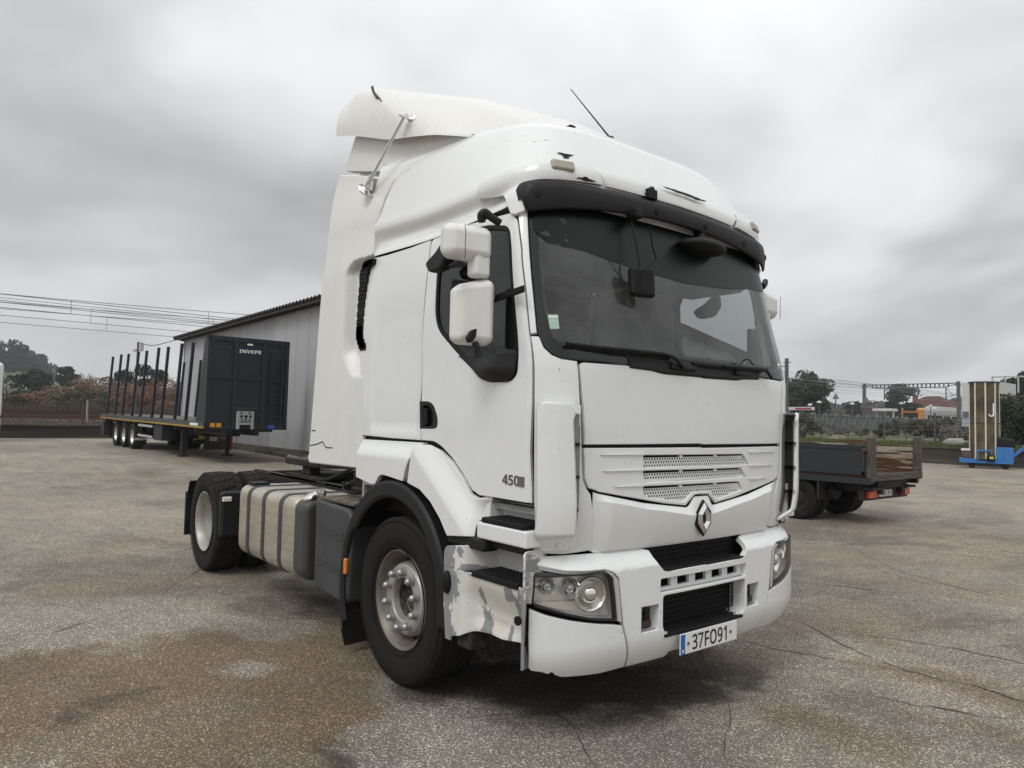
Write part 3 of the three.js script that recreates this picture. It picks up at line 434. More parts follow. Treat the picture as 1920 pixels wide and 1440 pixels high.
// --- dark sun visor across the windscreen
{
  const rings = [], n = 72, lim = 1.115;
  const vis = z => { const a = Math.abs(z), e = Math.sqrt(Math.max(0, 1 - Math.max(0, (a - (lim - .045)) / .045) ** 2)); const yt = 2.915 - .05 * (a / 1.1) ** 2, yb = 2.802 - .105 * (a / 1.1) ** 2.2, ym = (yt + yb) / 2, hh = (yt - yb) / 2 * Math.max(e, .05); const xo = 1.205 - .055 * z * z - (a > .85 ? 1.1 * (a - .85) ** 2 : 0); return { xo, yt: ym + hh, yb: ym - hh }; };
  for (let i = 0; i <= n; i++) { const z = lim * Math.sin((i / n - .5) * Math.PI), v = vis(z), h = v.yt - v.yb; rings.push([[v.xo - .085, v.yt + .012], [v.xo - .035, v.yt + .006], [v.xo - .008, v.yt - .012], [v.xo, v.yt - h * .3], [v.xo + .002, v.yt - h * .6], [v.xo - .004, v.yb + .012], [v.xo - .014, v.yb], [v.xo - .026, v.yb + .01], [v.xo - .03, v.yt - h * .5], [v.xo - .05, v.yt - .016], [v.xo - .085, v.yt - .006]].map(p => V(p[0], p[1], z))); }
  const pos = [], idx = [], R = rings[0].length; rings.forEach(r => r.forEach(p => pos.push(p.x, p.y, p.z))); for (let i = 0; i < n; i++) for (let k = 0; k < R; k++) { const a = i * R + k, b = i * R + (k + 1) % R; idx.push(a, b, a + R, b, b + R, a + R); }
  const g = new THREE.BufferGeometry(); g.setAttribute('position', new THREE.Float32BufferAttribute(pos, 3)); g.setAttribute('uv', new THREE.Float32BufferAttribute(new Float32Array(pos.length / 3 * 2), 2)); g.setIndex(idx); g.computeVertexNormals();
  const vz = part('sun_visor', g, MT.visor, truck);
  for (const z of [1.06, .232, -.232, -.68, .68, -1.06]) if (z !== .68) { const v = vis(z), c = new THREE.CylinderGeometry(.017, .02, .012, 14); c.rotateZ(-Math.PI / 2); const t = new THREE.TorusGeometry(.017, .004, 6, 16); t.rotateY(Math.PI / 2); const yaw = Math.abs(z) > 1 ? Math.sign(z) * -.65 : 0; const gg = join([c, t]); gg.rotateY(yaw); gg.translate(v.xo + .002, (v.yt + v.yb) / 2 + (Math.abs(z) > 1 ? .01 : -.01), z); part('visor_bolt', gg, MT.black, vz); }
  // torn bracket on the top edge, front mirror, down-view mirror dome
  part('broken_bracket', [bx(1.17, 2.945, .26, .05, .06, .08, .008), beam(V(1.15, 2.93, .31), V(1.18, 2.985, .25), .03, .02), beam(V(1.14, 2.92, .22), V(1.17, 2.98, .24), .025, .02)], MT.black, vz);
  const fm = onX([1203, 530], 1.30), ft = onX([1215, 505], 1.30), pl2 = bx(0, 0, 0, .05, .165, .155, .022); pl2.rotateZ(.12); pl2.rotateY(-.3); pl2.translate(fm.x, fm.y, fm.z);
  const f2 = part('front_mirror', pl2, MT.black, truck); part('mirror_stem', [tube([V(fm.x - .01, fm.y + .06, fm.z), V(fm.x - .05, fm.y + .2, fm.z - .02), V(1.16, 2.80, fm.z - .05)], .007), bx(1.2, 2.79, fm.z - .05, .08, .05, .07, .012)], MT.black, f2);
  const wr = q4(880, 90, 905, 250, 925, 320, 870, 370, 835, 440, 820, 540).map(p => onX(p, 1.335)); part('loose_cable', tube(wr, .005, 40, 5), MT.black, f2);
  const dm = onX([1322, 472], 1.22), el = new THREE.SphereGeometry(1, 28, 16); el.scale(.11, .05, .20); el.translate(dm.x - .02, dm.y + .03, dm.z); const d2 = part('kerb_mirror_dome', el, MT.black, truck); part('mirror_stem', bar(dm, V(1.15, 2.83, dm.z - .02), .03), MT.black, d2);
}
// ================================================================== TRUCK: bumper, lamps, steps
const bprof = y => { let o = 0; if (y > .865) o -= .085 * clamp((y - .865) / .085) ** 1.35; if (y < .52) o -= .05 * ((.52 - y) / .15) ** 2; return o; };
const bum = (u, y) => { const o = bprof(y), [x, z] = contour(1.402 + o, 1.235 + o * .6, .75, .2, .53, .05)(u); return V(x, y, z); }; bum.dom = [-1.3, 1.7, .3, 1.0]; bum.c = V(.3, .7, 0);
const bumR = (u, y) => bum(u, y); bumR.dom = [.1, 1.7, .3, 1.0]; bumR.c = bum.c;
{
  const top = invs(bumR, q6(1600, 378, 1300, 408, 1000, 428, 785, 432, 740, 492)), hl = invs(bumR, q6(870, 522, 1000, 546, 1150, 547, 1300, 533, 1352, 548, 1400, 600, 1415, 750, 1434, 952, 1442, 1286));
  const bt = invs(bumR, q7(0, 1312)); const yb = hl[hl.length - 1][1];
  const half = [[0, .832], [.33, .832], [.37, .842], [.40, .87], [.415, .905], [.41, .942], [.47, .956], [top[1][0], .958], [top[2][0], .958], [top[3][0], .956], top[4], ...hl, [.45, yb], [.28, yb], [.27, .372], [0, .372]];
  // openings: six vents (one row), lower intake, two lamp holes
  const holes = [];
  const chan = fillet([[-.392, .718], [.392, .718], [.392, .79], [-.392, .79]], .012); holes.push(chan); const slots = []; for (let k = 0; k < 5; k++) { const a = mix(.388, -.388, k / 5), b = a - .108; slots.push([[a - .008, .738], [b, .738], [b, .786], [a - .008, .786]]); }
  const low = fillet([[-.385, .70], [.372, .70], [.372, .535], [.35, .50], [.30, .492], [-.30, .492], [-.36, .50], [-.385, .53]], .02);
  holes.push(low); const fog = [[.41, .53], [.535, .53], [.535, .66], [.41, .66]]; holes.push(fog, mir(fog));
  const bp = part('front_bumper', body(sym(half), bum, { holes, h: .028, th: .03 }), MT.white, truck);
  // inner walls of the openings
  const tun = (P, d, o = 0) => { const Q = densify(P, .06), pos = []; for (let i = 0; i < Q.length; i++) { const a = bum(...Q[i]), b = bum(...Q[(i + 1) % Q.length]); a.x -= .02; b.x -= .02; const c = a.clone(), e = b.clone(); c.x -= d; e.x -= d; [a, b, e, a, e, c].forEach(p => pos.push(p.x, p.y, p.z)); } const g = new THREE.BufferGeometry(); g.setAttribute('position', new THREE.Float32BufferAttribute(pos, 3)); g.setAttribute('uv', new THREE.Float32BufferAttribute(new Float32Array(pos.length / 3 * 2), 2)); g.computeVertexNormals(); return g; };
  part('bumper_recess', [tun(low, .1), tun(chan, .03), patch(inset(chan, -.004), bum, { holes: slots, b: 0, th: .02, off: -.032 }), tun(fog, .04), tun(mir(fog), .04)], MT.white, bp);
  part('bumper_core', [bb(1.10, 1.285, .40, .955, -.6, .6), bb(1.02, 1.12, .45, .95, -1.0, 1.0)], MT.black, bp);
  // mesh grilles as bars
  const mesh = (y0, y1, z0, z1, x) => { const g = []; for (let y = y0; y <= y1; y += .027) g.push(bx(x, y, (z0 + z1) / 2, .006, .004, z1 - z0)); for (let z = z0; z <= z1; z += .036) g.push(bx(x, (y0 + y1) / 2, z, .006, y1 - y0, .004)); return g; };
  part('mesh_grille', mesh(.50, .70, -.38, .37, 1.31), MT.plasticD, bp); part('mesh_grille', mesh(.845, .955, -.37, .40, 1.295), MT.plasticD, bp);
  // black tread plates of the two front steps, with studs
  const tread = (y, z0, z1, x0, x1) => { const s = new THREE.Shape(fillet([[z0, x0], [z1, x0], [z1 + .03, x1 - .03], [z1 + .02, x1], [z0 - .02, x1], [z0 - .03, x1 - .03]], .015).map(p => new THREE.Vector2(...p))); const g = new THREE.ExtrudeGeometry(s, { depth: .012, bevelEnabled: true, bevelSize: .003, bevelThickness: .003, bevelSegments: 2 }); g.rotateX(-Math.PI / 2); g.rotateY(-Math.PI / 2); g.scale(1, 1, 1); const st = [flat(g)]; st[0].translate(0, y, 0); for (let z = z0 + .02; z < z1; z += .03) for (let x = x0 + .015; x < x1 - .01; x += .026) { const c = new THREE.ConeGeometry(.008, .006, 5); c.translate(x, y + .018, -z); st.push(c); } return st; };
  part('front_step', tread(.822, -.36, .36, 1.29, 1.392), MT.black, bp); part('front_step', tread(.482, -.34, .34, 1.29, 1.398), MT.black, bp);
  // fog lamp holes hold a rusty bracket only
  for (const s of [1, -1]) { const z = .472 * s; part('lamp_bracket', [bb(1.29, 1.31, .53, .66, z - .06, z + .06), bb(1.31, 1.355, .54, .575, z - .05, z + .03, .006), bar(V(1.31, .63, z + .0), V(1.335, .63, z), .015), bar(V(1.31, .595, z + .01), V(1.34, .595, z + .01), .012), bb(1.31, 1.33, .57, .65, z - .05, z - .03)], mat(.11, .085, .07, .7, .3, { map: rep(grimeTex, 4) }), bp); }
  // number plate
  const pl = part('number_plate', [bx(1.418, .428, 0, .008, .112, .522, .004)], mat(.72, .72, .70, .35), truck);
  part('plate_band', bb(1.4225, 1.4245, .375, .481, .223, .258), mat(.01, .12, .42, .4), pl);
  const font = await new FontLoader().loadAsync('fonts/droid/droid_sans_regular.typeface.json');
  const fontB = await new FontLoader().loadAsync('fonts/droid/droid_sans_bold.typeface.json');
  globalThis.__f = [font, fontB];
  const word = (s, size, f, x, y, z, sx = 1) => { const g = new TextGeometry(s, { font: f, size, depth: .0012, curveSegments: 4, bevelEnabled: size > .06, bevelSize: .0016, bevelThickness: .0004, bevelSegments: 1 }); g.computeBoundingBox(); const b = g.boundingBox; g.translate(-(b.min.x + b.max.x) / 2, -(b.min.y + b.max.y) / 2, 0); g.scale(sx, 1, 1); g.rotateY(Math.PI / 2); g.translate(x, y, z); return g; };
  const inkm = mat(.012, .012, .012, .5);
  [['3', .135], ['7', .083], ['F', .027], ['O', -.032], ['9', -.096], ['1', -.145]].forEach(([c, z]) => part('plate_character', word(c, .078, font, 1.4222, .428, z, .88), inkm, pl));
  part('plate_character', word('P', .018, fontB, 1.4248, .392, .2405), mat(.8, .8, .8, .5), pl);
  for (const z of [.195, -.195]) { const c = new THREE.CylinderGeometry(.009, .009, .005, 14); c.rotateZ(Math.PI / 2); c.translate(1.424, .428, z); part('plate_screw', c, MT.steel, pl); }
  // corner end piece under each headlight
  const cpz = invs(bumR, q6(700, 822, 850, 878, 1050, 920, 1250, 942, 1432, 953, 1441, 1285, 1250, 1335, 950, 1366, 905, 1352, 880, 1330, 850, 1345, 800, 1328, 720, 1318, 692, 1290, 694, 1050));
  // headlight: reflector bowl, lamps, clear cover, two ribbed markers
  const hlens = fillet(invs(bumR, q6(752, 552, 870, 570, 1000, 577, 1150, 568, 1290, 545, 1348, 590, 1366, 720, 1384, 922, 1200, 915, 1000, 878, 850, 838, 735, 802)), [.02, 0, 0, 0, .03, .02, 0, .02, 0, 0, 0, .02]);
  const mkL = invs(bumR, q6(682, 532, 745, 545, 728, 795, 690, 795, 662, 772)), mkR = fillet(invs(bumR, q6(1306, 541, 1352, 552, 1398, 604, 1412, 750, 1428, 938, 1390, 925, 1374, 720, 1356, 590)), [.0, .02, .02, 0, 0, 0, 0, 0]);
  for (const s of [1, -1]) {
    const F = g => s > 0 ? g : flipZ(g);
    const ce = part('bumper_end', F(body(cpz, bumR, { h: .03, th: .03 })), MT.white, truck);
    const H = area2(hlens) < 0 ? hlens.slice().reverse() : hlens;
    const lamp = part('headlight', F(patch(H, bumR, { b: 0, th: 0, off: .004, h: .05 })), MT.lens, truck);
    part('lamp_seal', F(patch(inset(H, -.006), bumR, { holes: [inset(H, .004)], b: .002, th: .03, off: -.001 })), MT.black, lamp);
    const bowl = (u, y) => { const p = bumR(u, y); const d = .03 + .05 * ss(.0, .12, Math.min(u - .62, 1.4 - u)); const t = Math.abs(p.z) > 0 ? 1 : 1; p.x -= d; p.z -= d * .35; return p; }; bowl.dom = bumR.dom; bowl.c = bum.c;
    part('reflector_housing', F(patch(inset(H, .002), bowl, { b: 0, th: -.05, h: .03 })), mat(.80, .80, .78, .28, .45), lamp); { const Q = densify(inset(H, .001), .03), pos = []; for (let i = 0; i < Q.length; i++) { const a = bumR(...Q[i]), b = bumR(...Q[(i + 1) % Q.length]), c = bowl(...Q[(i + 1) % Q.length]), d = bowl(...Q[i]); [a, b, c, a, c, d].forEach(p => pos.push(p.x, p.y, p.z)); } const e = new THREE.BufferGeometry(); e.setAttribute('position', new THREE.Float32BufferAttribute(pos, 3)); e.setAttribute('uv', new THREE.Float32BufferAttribute(new Float32Array(pos.length / 3 * 2), 2)); e.computeVertexNormals(); part('housing_wall', F(e), mat(.55, .55, .54, .3, .5), lamp); };
    const cup = (pt, r, dep, ring) => { const [u, y] = inv(bumR, ...pt), c = bowl(u, y), nx = bumR(u, y).sub(c).normalize(); const dir = V(.92, 0, .28).normalize(); const g = lathe([[r * .35, -.0], [r * .7, .012], [r * .92, dep * .7], [r, dep], [r * 1.1, dep], [r * 1.16, dep * .7], [r * 1.18, 0]], 28); g.applyQuaternion(new THREE.Quaternion().setFromUnitVectors(V(0, 1, 0), dir)); g.translate(c.x, c.y, c.z); const b = new THREE.SphereGeometry(r * .62, 16, 10); b.translate(c.x + dir.x * .012, c.y, c.z + dir.z * .012); return [g, b]; };
    [[q6(1215, 735)[0], .078, .045], [q6(1060, 690)[0], .044, .05], [q6(885, 675)[0], .036, .04]].forEach(a => { const [g, b] = cup(...a); const rg = part('lamp_ring', F(g), MT.chrome, lamp); part('bulb_lens', F(b), a[1] > .05 ? MT.chrome : phy(.45, .46, .47, .05, { metalness: .7 }), rg); });
    const lowp = invs(bumR, q6(770, 790, 900, 800, 1110, 790, 1125, 860, 1000, 862, 800, 815)); part('indicator_lens', F(patch(lowp, bowl, { b: 0, th: 0, off: .02 })), phy(.62, .56, .5, .25, { metalness: .3 }), lamp);
    // ribbed white side markers
    for (const M of [mkL, mkR]) { const ribs = []; const us = M.map(p => p[1]), y0 = Math.min(...us), y1 = Math.max(...us), U0 = Math.min(...M.map(p => p[0])), U1 = Math.max(...M.map(p => p[0])); const mm = part('corner_marker', F(patch(M, bumR, { b: .004, th: .02, off: .001 })), mat(.42, .42, .40, .35), lamp); for (let y = y0 + .012; y < y1 - .01; y += .0095) { const row = []; for (let u = U0; u <= U1; u += .004) { let c = false; for (let i = 0, j = M.length - 1; i < M.length; j = i++) if ((M[i][1] > y) !== (M[j][1] > y) && u < (M[j][0] - M[i][0]) * (y - M[i][1]) / (M[j][1] - M[i][1]) + M[i][0]) c = !c; if (c) row.push(u); } if (row.length > 3) { const a = bumR(row[1], y), b = bumR(row[row.length - 2], y); ribs.push(bar(a, b, .003, .003, 5)); } } if (ribs.length) part('marker_rib', F(join(ribs)), mat(.55, .55, .52, .3), mm); }
    // ------- step well
    const z0 = 1.2;
    // upper step: tread, white ledge and the well behind it
    const ux0 = .875, ux1 = 1.22;
    const well = part('step_well', F(join([bb(.80, 1.29, 1.0, 1.235, 1.02, 1.04), bb(.80, .85, 1.0, 1.235, 1.04, 1.13), bb(.84, 1.24, 1.0, 1.085, 1.0, 1.212, .012)])), MT.white, truck);
    const tr = bb(ux0, ux1 - .005, 1.085, 1.112, .99, 1.208, .006), st = []; for (let x = ux0 + .02; x < ux1 - .02; x += .028) for (let z = 1.01; z < 1.2; z += .026) { const c = new THREE.ConeGeometry(.008, .007, 5); c.translate(x, 1.115, z); st.push(c); }
    part('step_tread', F(join([tr, ...st])), MT.black, well);
  }
  globalThis.__word = word;
}
// --- lower step panels: scuffed down to grey primer on the right-hand side
{
  const pocket = (x, y) => ss(.75, .83, x) * ss(1.25, 1.19, x);
  const up = (x, y) => V(x, y, 1.232 - .20 * pocket(x, y)); up.dom = [.4, 1.5, .3, 1.1]; up.n = V(0, 0, 1);
  const lo = (x, y) => V(x, y, 1.232 - (.018 + .055 * ss(.80, .62, y) * ss(.5, .6, y) + .06 * ss(.62, .45, y)) * pocket(x, y)); lo.dom = [.4, 1.5, .3, 1.1]; lo.n = V(0, 0, 1);
  const S = sideMap(1.232, .4, 1.5, .3, 1.1);
  const uPoly = invs(S, q6(52, 385, 75, 366, 180, 360, 300, 350)), left = uPoly[0][0];
  const prim = dataTex(512, (x, y) => { // scuffs: patches of grey primer through the cream-white paint
    const X = .55 + x * .75, Y = .38 + y * .6; const n = fbm(X * 14, Y * 14, 3, 5), n2 = fbm(X * 60, Y * 42, 8, 5, .65);
    const wx = X + .10 * (fbm(X * 7, Y * 7, 21, 3) - .5), wy = Y + .16 * (fbm(X * 7 + 9, Y * 6, 33, 3) - .5);
    const bl = (cx, cy, rx, ry) => 1 - Math.hypot((wx - cx) / rx, (wy - cy) / ry);
    const m = Math.max(bl(.585, .88, .085, .15), bl(.61, .50, .085, .13), bl(.665, .69, .065, .10), bl(.60, .70, .05, .09), bl(.885, .54, .05, .115), bl(1.245, .55, .06, .40), bl(1.13, .76, .045, .05), bl(1.17, .68, .03, .09), bl(.855, .72, .02, .045), bl(1.10, .53, .022, .06), bl(.74, .80, .05, .02), bl(.72, .88, .03, .03));
    const g = ss(.06, .12, m + (n - .5) * .8 + (n2 - .5) * 1.25), hair = ss(.70, .73, fbm(X * 22 + Y * 9, Y * 60, 40, 3)) * ss(-.9, -.2, m) * .7; const q = Math.max(g, hair), d = .95 + .1 * (n - .5);
    const stain = ss(.5, .75, fbm(X * 5, Y * 8, 12, 4)); return [mix(.94 - stain * .02, .605, q) * d, mix(.935 - stain * .03, .61, q) * d, mix(.91 - stain * .05, .62, q) * d]; });
  prim.wrapS = prim.wrapT = THREE.ClampToEdgeWrapping; prim.repeat.set(1 / .75, 1 / .6); prim.offset.set(-.55 / .75, -.38 / .6);
  const pm = phy(.86, .86, .86, .5, { map: prim, clearcoat: .12, clearcoatRoughness: .4 });
  for (const s of [1, -1]) {
    const F = g => s > 0 ? g : flipZ(g), M = s > 0 ? pm : MT.white2;
    const A = fillet([[left, .815], [left - .002, .90], [left + .02, .925], [.72, .945], [1.0, .975], [1.24 - (s < 0 ? .1 : 0), .99], [1.255 - (s < 0 ? .1 : 0), .965], [1.255 - (s < 0 ? .1 : 0), .815]], [0, .03, .02, 0, 0, .01, .02, 0]);
    const P = part('step_panel', F(patch(A, up, { b: .003, th: .012, h: .02 })), M, truck, s > 0 ? 'cream-white step panel scuffed down to grey primer' : undefined);
    const edge = [[left, .815], ...(s > 0 ? [[1.262, .815], [1.268, .72], [1.258, .60], [1.262, .44], [1.20, .425]] : [[1.17, .815], [1.17, .54]]), [1.195, .52], [1.16, .535], [1.02, .515], [.93, .52], [.80, .505], [.74, .475], [left + .085, .455], [left + .08, .43], [left + .03, .43], [left + .005, .62]];
    part('step_panel_lower', F(patch(edge, lo, { b: .003, th: .010, h: .02 })), M, P);
    const tp = [bb(.82, 1.20, .80, .83, 1.02, 1.225, .006)]; for (let x = .84; x < 1.19; x += .028) for (let z = 1.04; z < 1.22; z += .026) { const c = new THREE.ConeGeometry(.008, .007, 5); c.translate(x, .833, z); tp.push(c); }
    part('step_tread', F(join(tp)), MT.black, P);
    const kn = new THREE.SphereGeometry(.062, 20, 12); kn.scale(.55, 1, .4); kn.translate(left + .045, .735, 1.24); if (s > 0) part('rubber_buffer', F(kn), MT.black, P);
    const pl = new THREE.CylinderGeometry(.022, .022, .012, 16); pl.rotateX(Math.PI / 2); pl.translate(1.225, .665, 1.237); if (s > 0) part('plug', F(pl), MT.black, P);
    part('loose_wire', F(tube([V(.80, .50, 1.2), V(.83, .46, 1.21), V(.86, .40, 1.18), V(.94, .38, 1.15), V(1.02, .43, 1.12)], .004, 30, 5)), MT.black, P);
    part('step_bracket', F(join([bb(.66, .80, .40, .50, 1.08, 1.2, .02), bb(.70, 1.2, .5, .95, .85, .95)])), MT.under, P);
  }
}
// --- white wheel-arch fenders, black arch liner, mud flaps
{
  const dl = (x, y) => ((.733 - x) * .2 + (1.218 - y) * .268) / .334;
  const fz = (x, y) => { const d = dl(x, y); return V(x, y, 1.165 + .062 * ss(.01, .17, d) - .09 * ss(.74, .87, x) * ss(1.25, 1.1, y)); }; fz.dom = [-.8, 1.4, .9, 1.6]; fz.n = V(0, 0, 1);
  const S2 = sideMap(1.20, -.8, 1.4, .9, 1.6), D = doorBot.map(p => cabR(...p)).map(p => [p.x, p.y]), dr = doorRear[doorRear.length - 1], dr3 = cabR(...dr);
  const f1 = invs(fz, [...q9(646, 148, 720, 188, 785, 262, 842, 362, 886, 468, 1000, 472), ...q6(300, 280, 312, 200, 330, 160)]);
  const front = [[dr3.x + .015, dr3.y - .012], ...D.slice(0, 6).map(p => [p[0] + .006, p[1] - .010]), [.88, 1.205], ...f1.reverse()];
  const s1 = invs(S2, [...pxl(672, 822, 787, 829, 772, 858, 764, 880, 759, 904), ...q9(540, 108, 508, 100, 490, 112, 468, 158, 440, 156, 352, 112)]);
  const bz = (x, y) => V(x, y, 1.17 + .045 * ss(1.47, 1.36, y)); bz.dom = S2.dom; bz.n = V(0, 0, 1);
  // arch: outer lip and a liner running inwards
  const arc = []; const ctr = [-.02, .53];
  for (let k = 0; k <= 40; k++) { const a = mix(-.10, Math.PI + .42, k / 40), R = a > 2.2 ? mix(.685, .74, (a - 2.2) / 1.36) : mix(.62, .685, clamp(a / 2.2)); arc.push([ctr[0] + Math.cos(a) * R * .96, ctr[1] + Math.sin(a) * R * 1.02]); }
  for (const s of [1, -1]) {
    const F = g => s > 0 ? g : flipZ(g);
    part('wheel_fender', F(body(front, fz, { h: .025, b: .004, th: .03 })), MT.white, truck);
    part('rear_fender', F(body(s1, bz, { h: .03, b: .004, th: .03 })), MT.white, truck);
    const pos = [], uv = []; const prof = (p, q) => { }; const ring = [[.012, .80], [.012, 1.165], [.016, 1.205], [.0, 1.222], [-.035, 1.222], [-.045, 1.21], [-.045, 1.20], [-.012, 1.19], [-.008, .80]]; // (outwards radial, z)
    const rings = arc.map((p, k) => { const d = [p[0] - ctr[0], p[1] - ctr[1]], l = Math.hypot(...d); const grow = k > 29 ? .6 : 1; return ring.map(r => V(p[0] - d[0] / l * r[0] * 0 + d[0] / l * -r[0] * -1 * grow * (r[0] > 0 ? 1 : -2.0 * -1), p[1] + d[1] / l * r[0] * grow * (r[0] > 0 ? 1 : 2.0), r[1])); });
    const idx = [], P = []; rings.forEach(r => r.forEach(p => P.push(p.x, p.y, p.z))); const R = ring.length; for (let i = 0; i < rings.length - 1; i++) for (let k = 0; k < R; k++) { const a = i * R + k, b = i * R + (k + 1) % R; idx.push(a, b, a + R, b, b + R, a + R); }
    const g = new THREE.BufferGeometry(); g.setAttribute('position', new THREE.Float32BufferAttribute(P, 3)); g.setAttribute('uv', new THREE.Float32BufferAttribute(new Float32Array(P.length / 3 * 2), 2)); g.setIndex(idx); const gg = g.toNonIndexed(); gg.computeVertexNormals();
    const ar = part('wheel_arch', F(gg), MT.plasticD, truck);
    // ragged rubber flap under the rear end of the arch
    const e = arc[arc.length - 1]; const fl = new THREE.Shape([[0, 0], [.36, 0], [.37, -.12], [.34, -.22], [.20, -.215], [.06, -.225], [-.01, -.20]].map(p => new THREE.Vector2(...p))); const fg = new THREE.ExtrudeGeometry(fl, { depth: .012, bevelEnabled: false }); fg.rotateY(-Math.PI / 2); fg.translate(e[0] + .01, e[1] + .06, .85);
    part('mud_flap', F(fg), MT.rubber, ar);
    part('arch_front_strip', F(join([bb(.555, .90, .93, 1.0, 1.10, 1.205, .02), bb(.82, 1.2, .955, 1.0, 1.0, 1.15)])), MT.plasticD, ar);
  }
  const wd = globalThis.__word; const t = wd('450', .052, globalThis.__f[1], 0, 0, 0, 1.15); t.rotateY(-Math.PI / 2); const bp = onZ([957, 900], 1.153); t.translate(bp.x, bp.y, 1.152); const bt = part('power_badge', t, mat(.16, .16, .16, .35, .6), truck); part('badge_tab', bx(bp.x + .085, bp.y - .002, 1.153, .045, .05, .004), mat(.2, .2, .2, .3, .6), bt);
}
// --- side fairing behind the cab with its air scoop
{
  const S = sideMap(1.19, -1.5, -.4, 1.1, 3.5);
  const fz = (x, y) => { const t = clamp((-.62 - x) / .55, -.2, 1.3); const inn = (.55 * ss(-.89, -.82, x) + .45 * ss(-.86, -.64, x)) * ss(1.88, 2.04, y - .14 * ss(-.72, -.9, x)) * ss(2.735, 2.685, y + .07 * ss(-.76, -.89, x)); return V(x, y, 1.155 + .055 * t - .12 * inn - (.024 * ss(2.6, 2.95, y) + .07 * ss(2.98, 3.42, y)) * (1 - .6 * clamp(t))); }; fz.dom = [-1.5, -.4, 1.1, 3.6]; fz.n = V(0, 0, 1);
  const P = invs(S, [...q1(240, 712, 178, 722, 165, 760, 150, 900, 125, 1300), ...q3(182, 230, 165, 440, 120, 1100, 96, 1440), ...pxl(584, 855, 586, 868, 668, 880, 670, 820), ...q3(413, 1000, 413, 712, 470, 100), ...q1(393, 1300, 393, 1130, 440, 885, 490, 712)]);
  // slim left edge returns inwards
  for (const s of [1, -1]) {
    const F = g => s > 0 ? g : flipZ(g);
    const f = part('side_fairing', F(patch(P, fz, { b: .012, th: .045, h: .022 })), MT.white2, truck);
    // intake with a serrated bellows edge
    const g = []; const sc = q3(460, 120, 432, 145, 412, 280, 400, 420, 392, 560, 390, 640, 412, 712).map(p => onZ(p, 1.165)); const cv = new THREE.CatmullRomCurve3(sc); for (let k = 0; k <= 30; k++) { const p = cv.getPoint(k / 30); g.push(bx(p.x + .045, p.y, 1.12, .085 + (k % 2) * .018, .036, .07)); }
    g.push(bb(-.66, -.58, 2.0, 2.72, 1.02, 1.10)); part('air_intake', F(join(g)), MT.black, f);
  }
  part('fairing_crack', [tube([...q3(100, 1385, 140, 1375, 170, 1362, 185, 1395, 225, 1402)].map(p => { const q = onZ(p, 1.2); q.z = fz(q.x, q.y).z + .001; return q; }), .004, 30, 4), tube(q3(108, 1280, 130, 1285).map(p => { const q = onZ(p, 1.2); q.z = fz(q.x, q.y).z + .001; return q; }), .004, 8, 4)], MT.black, truck);
}
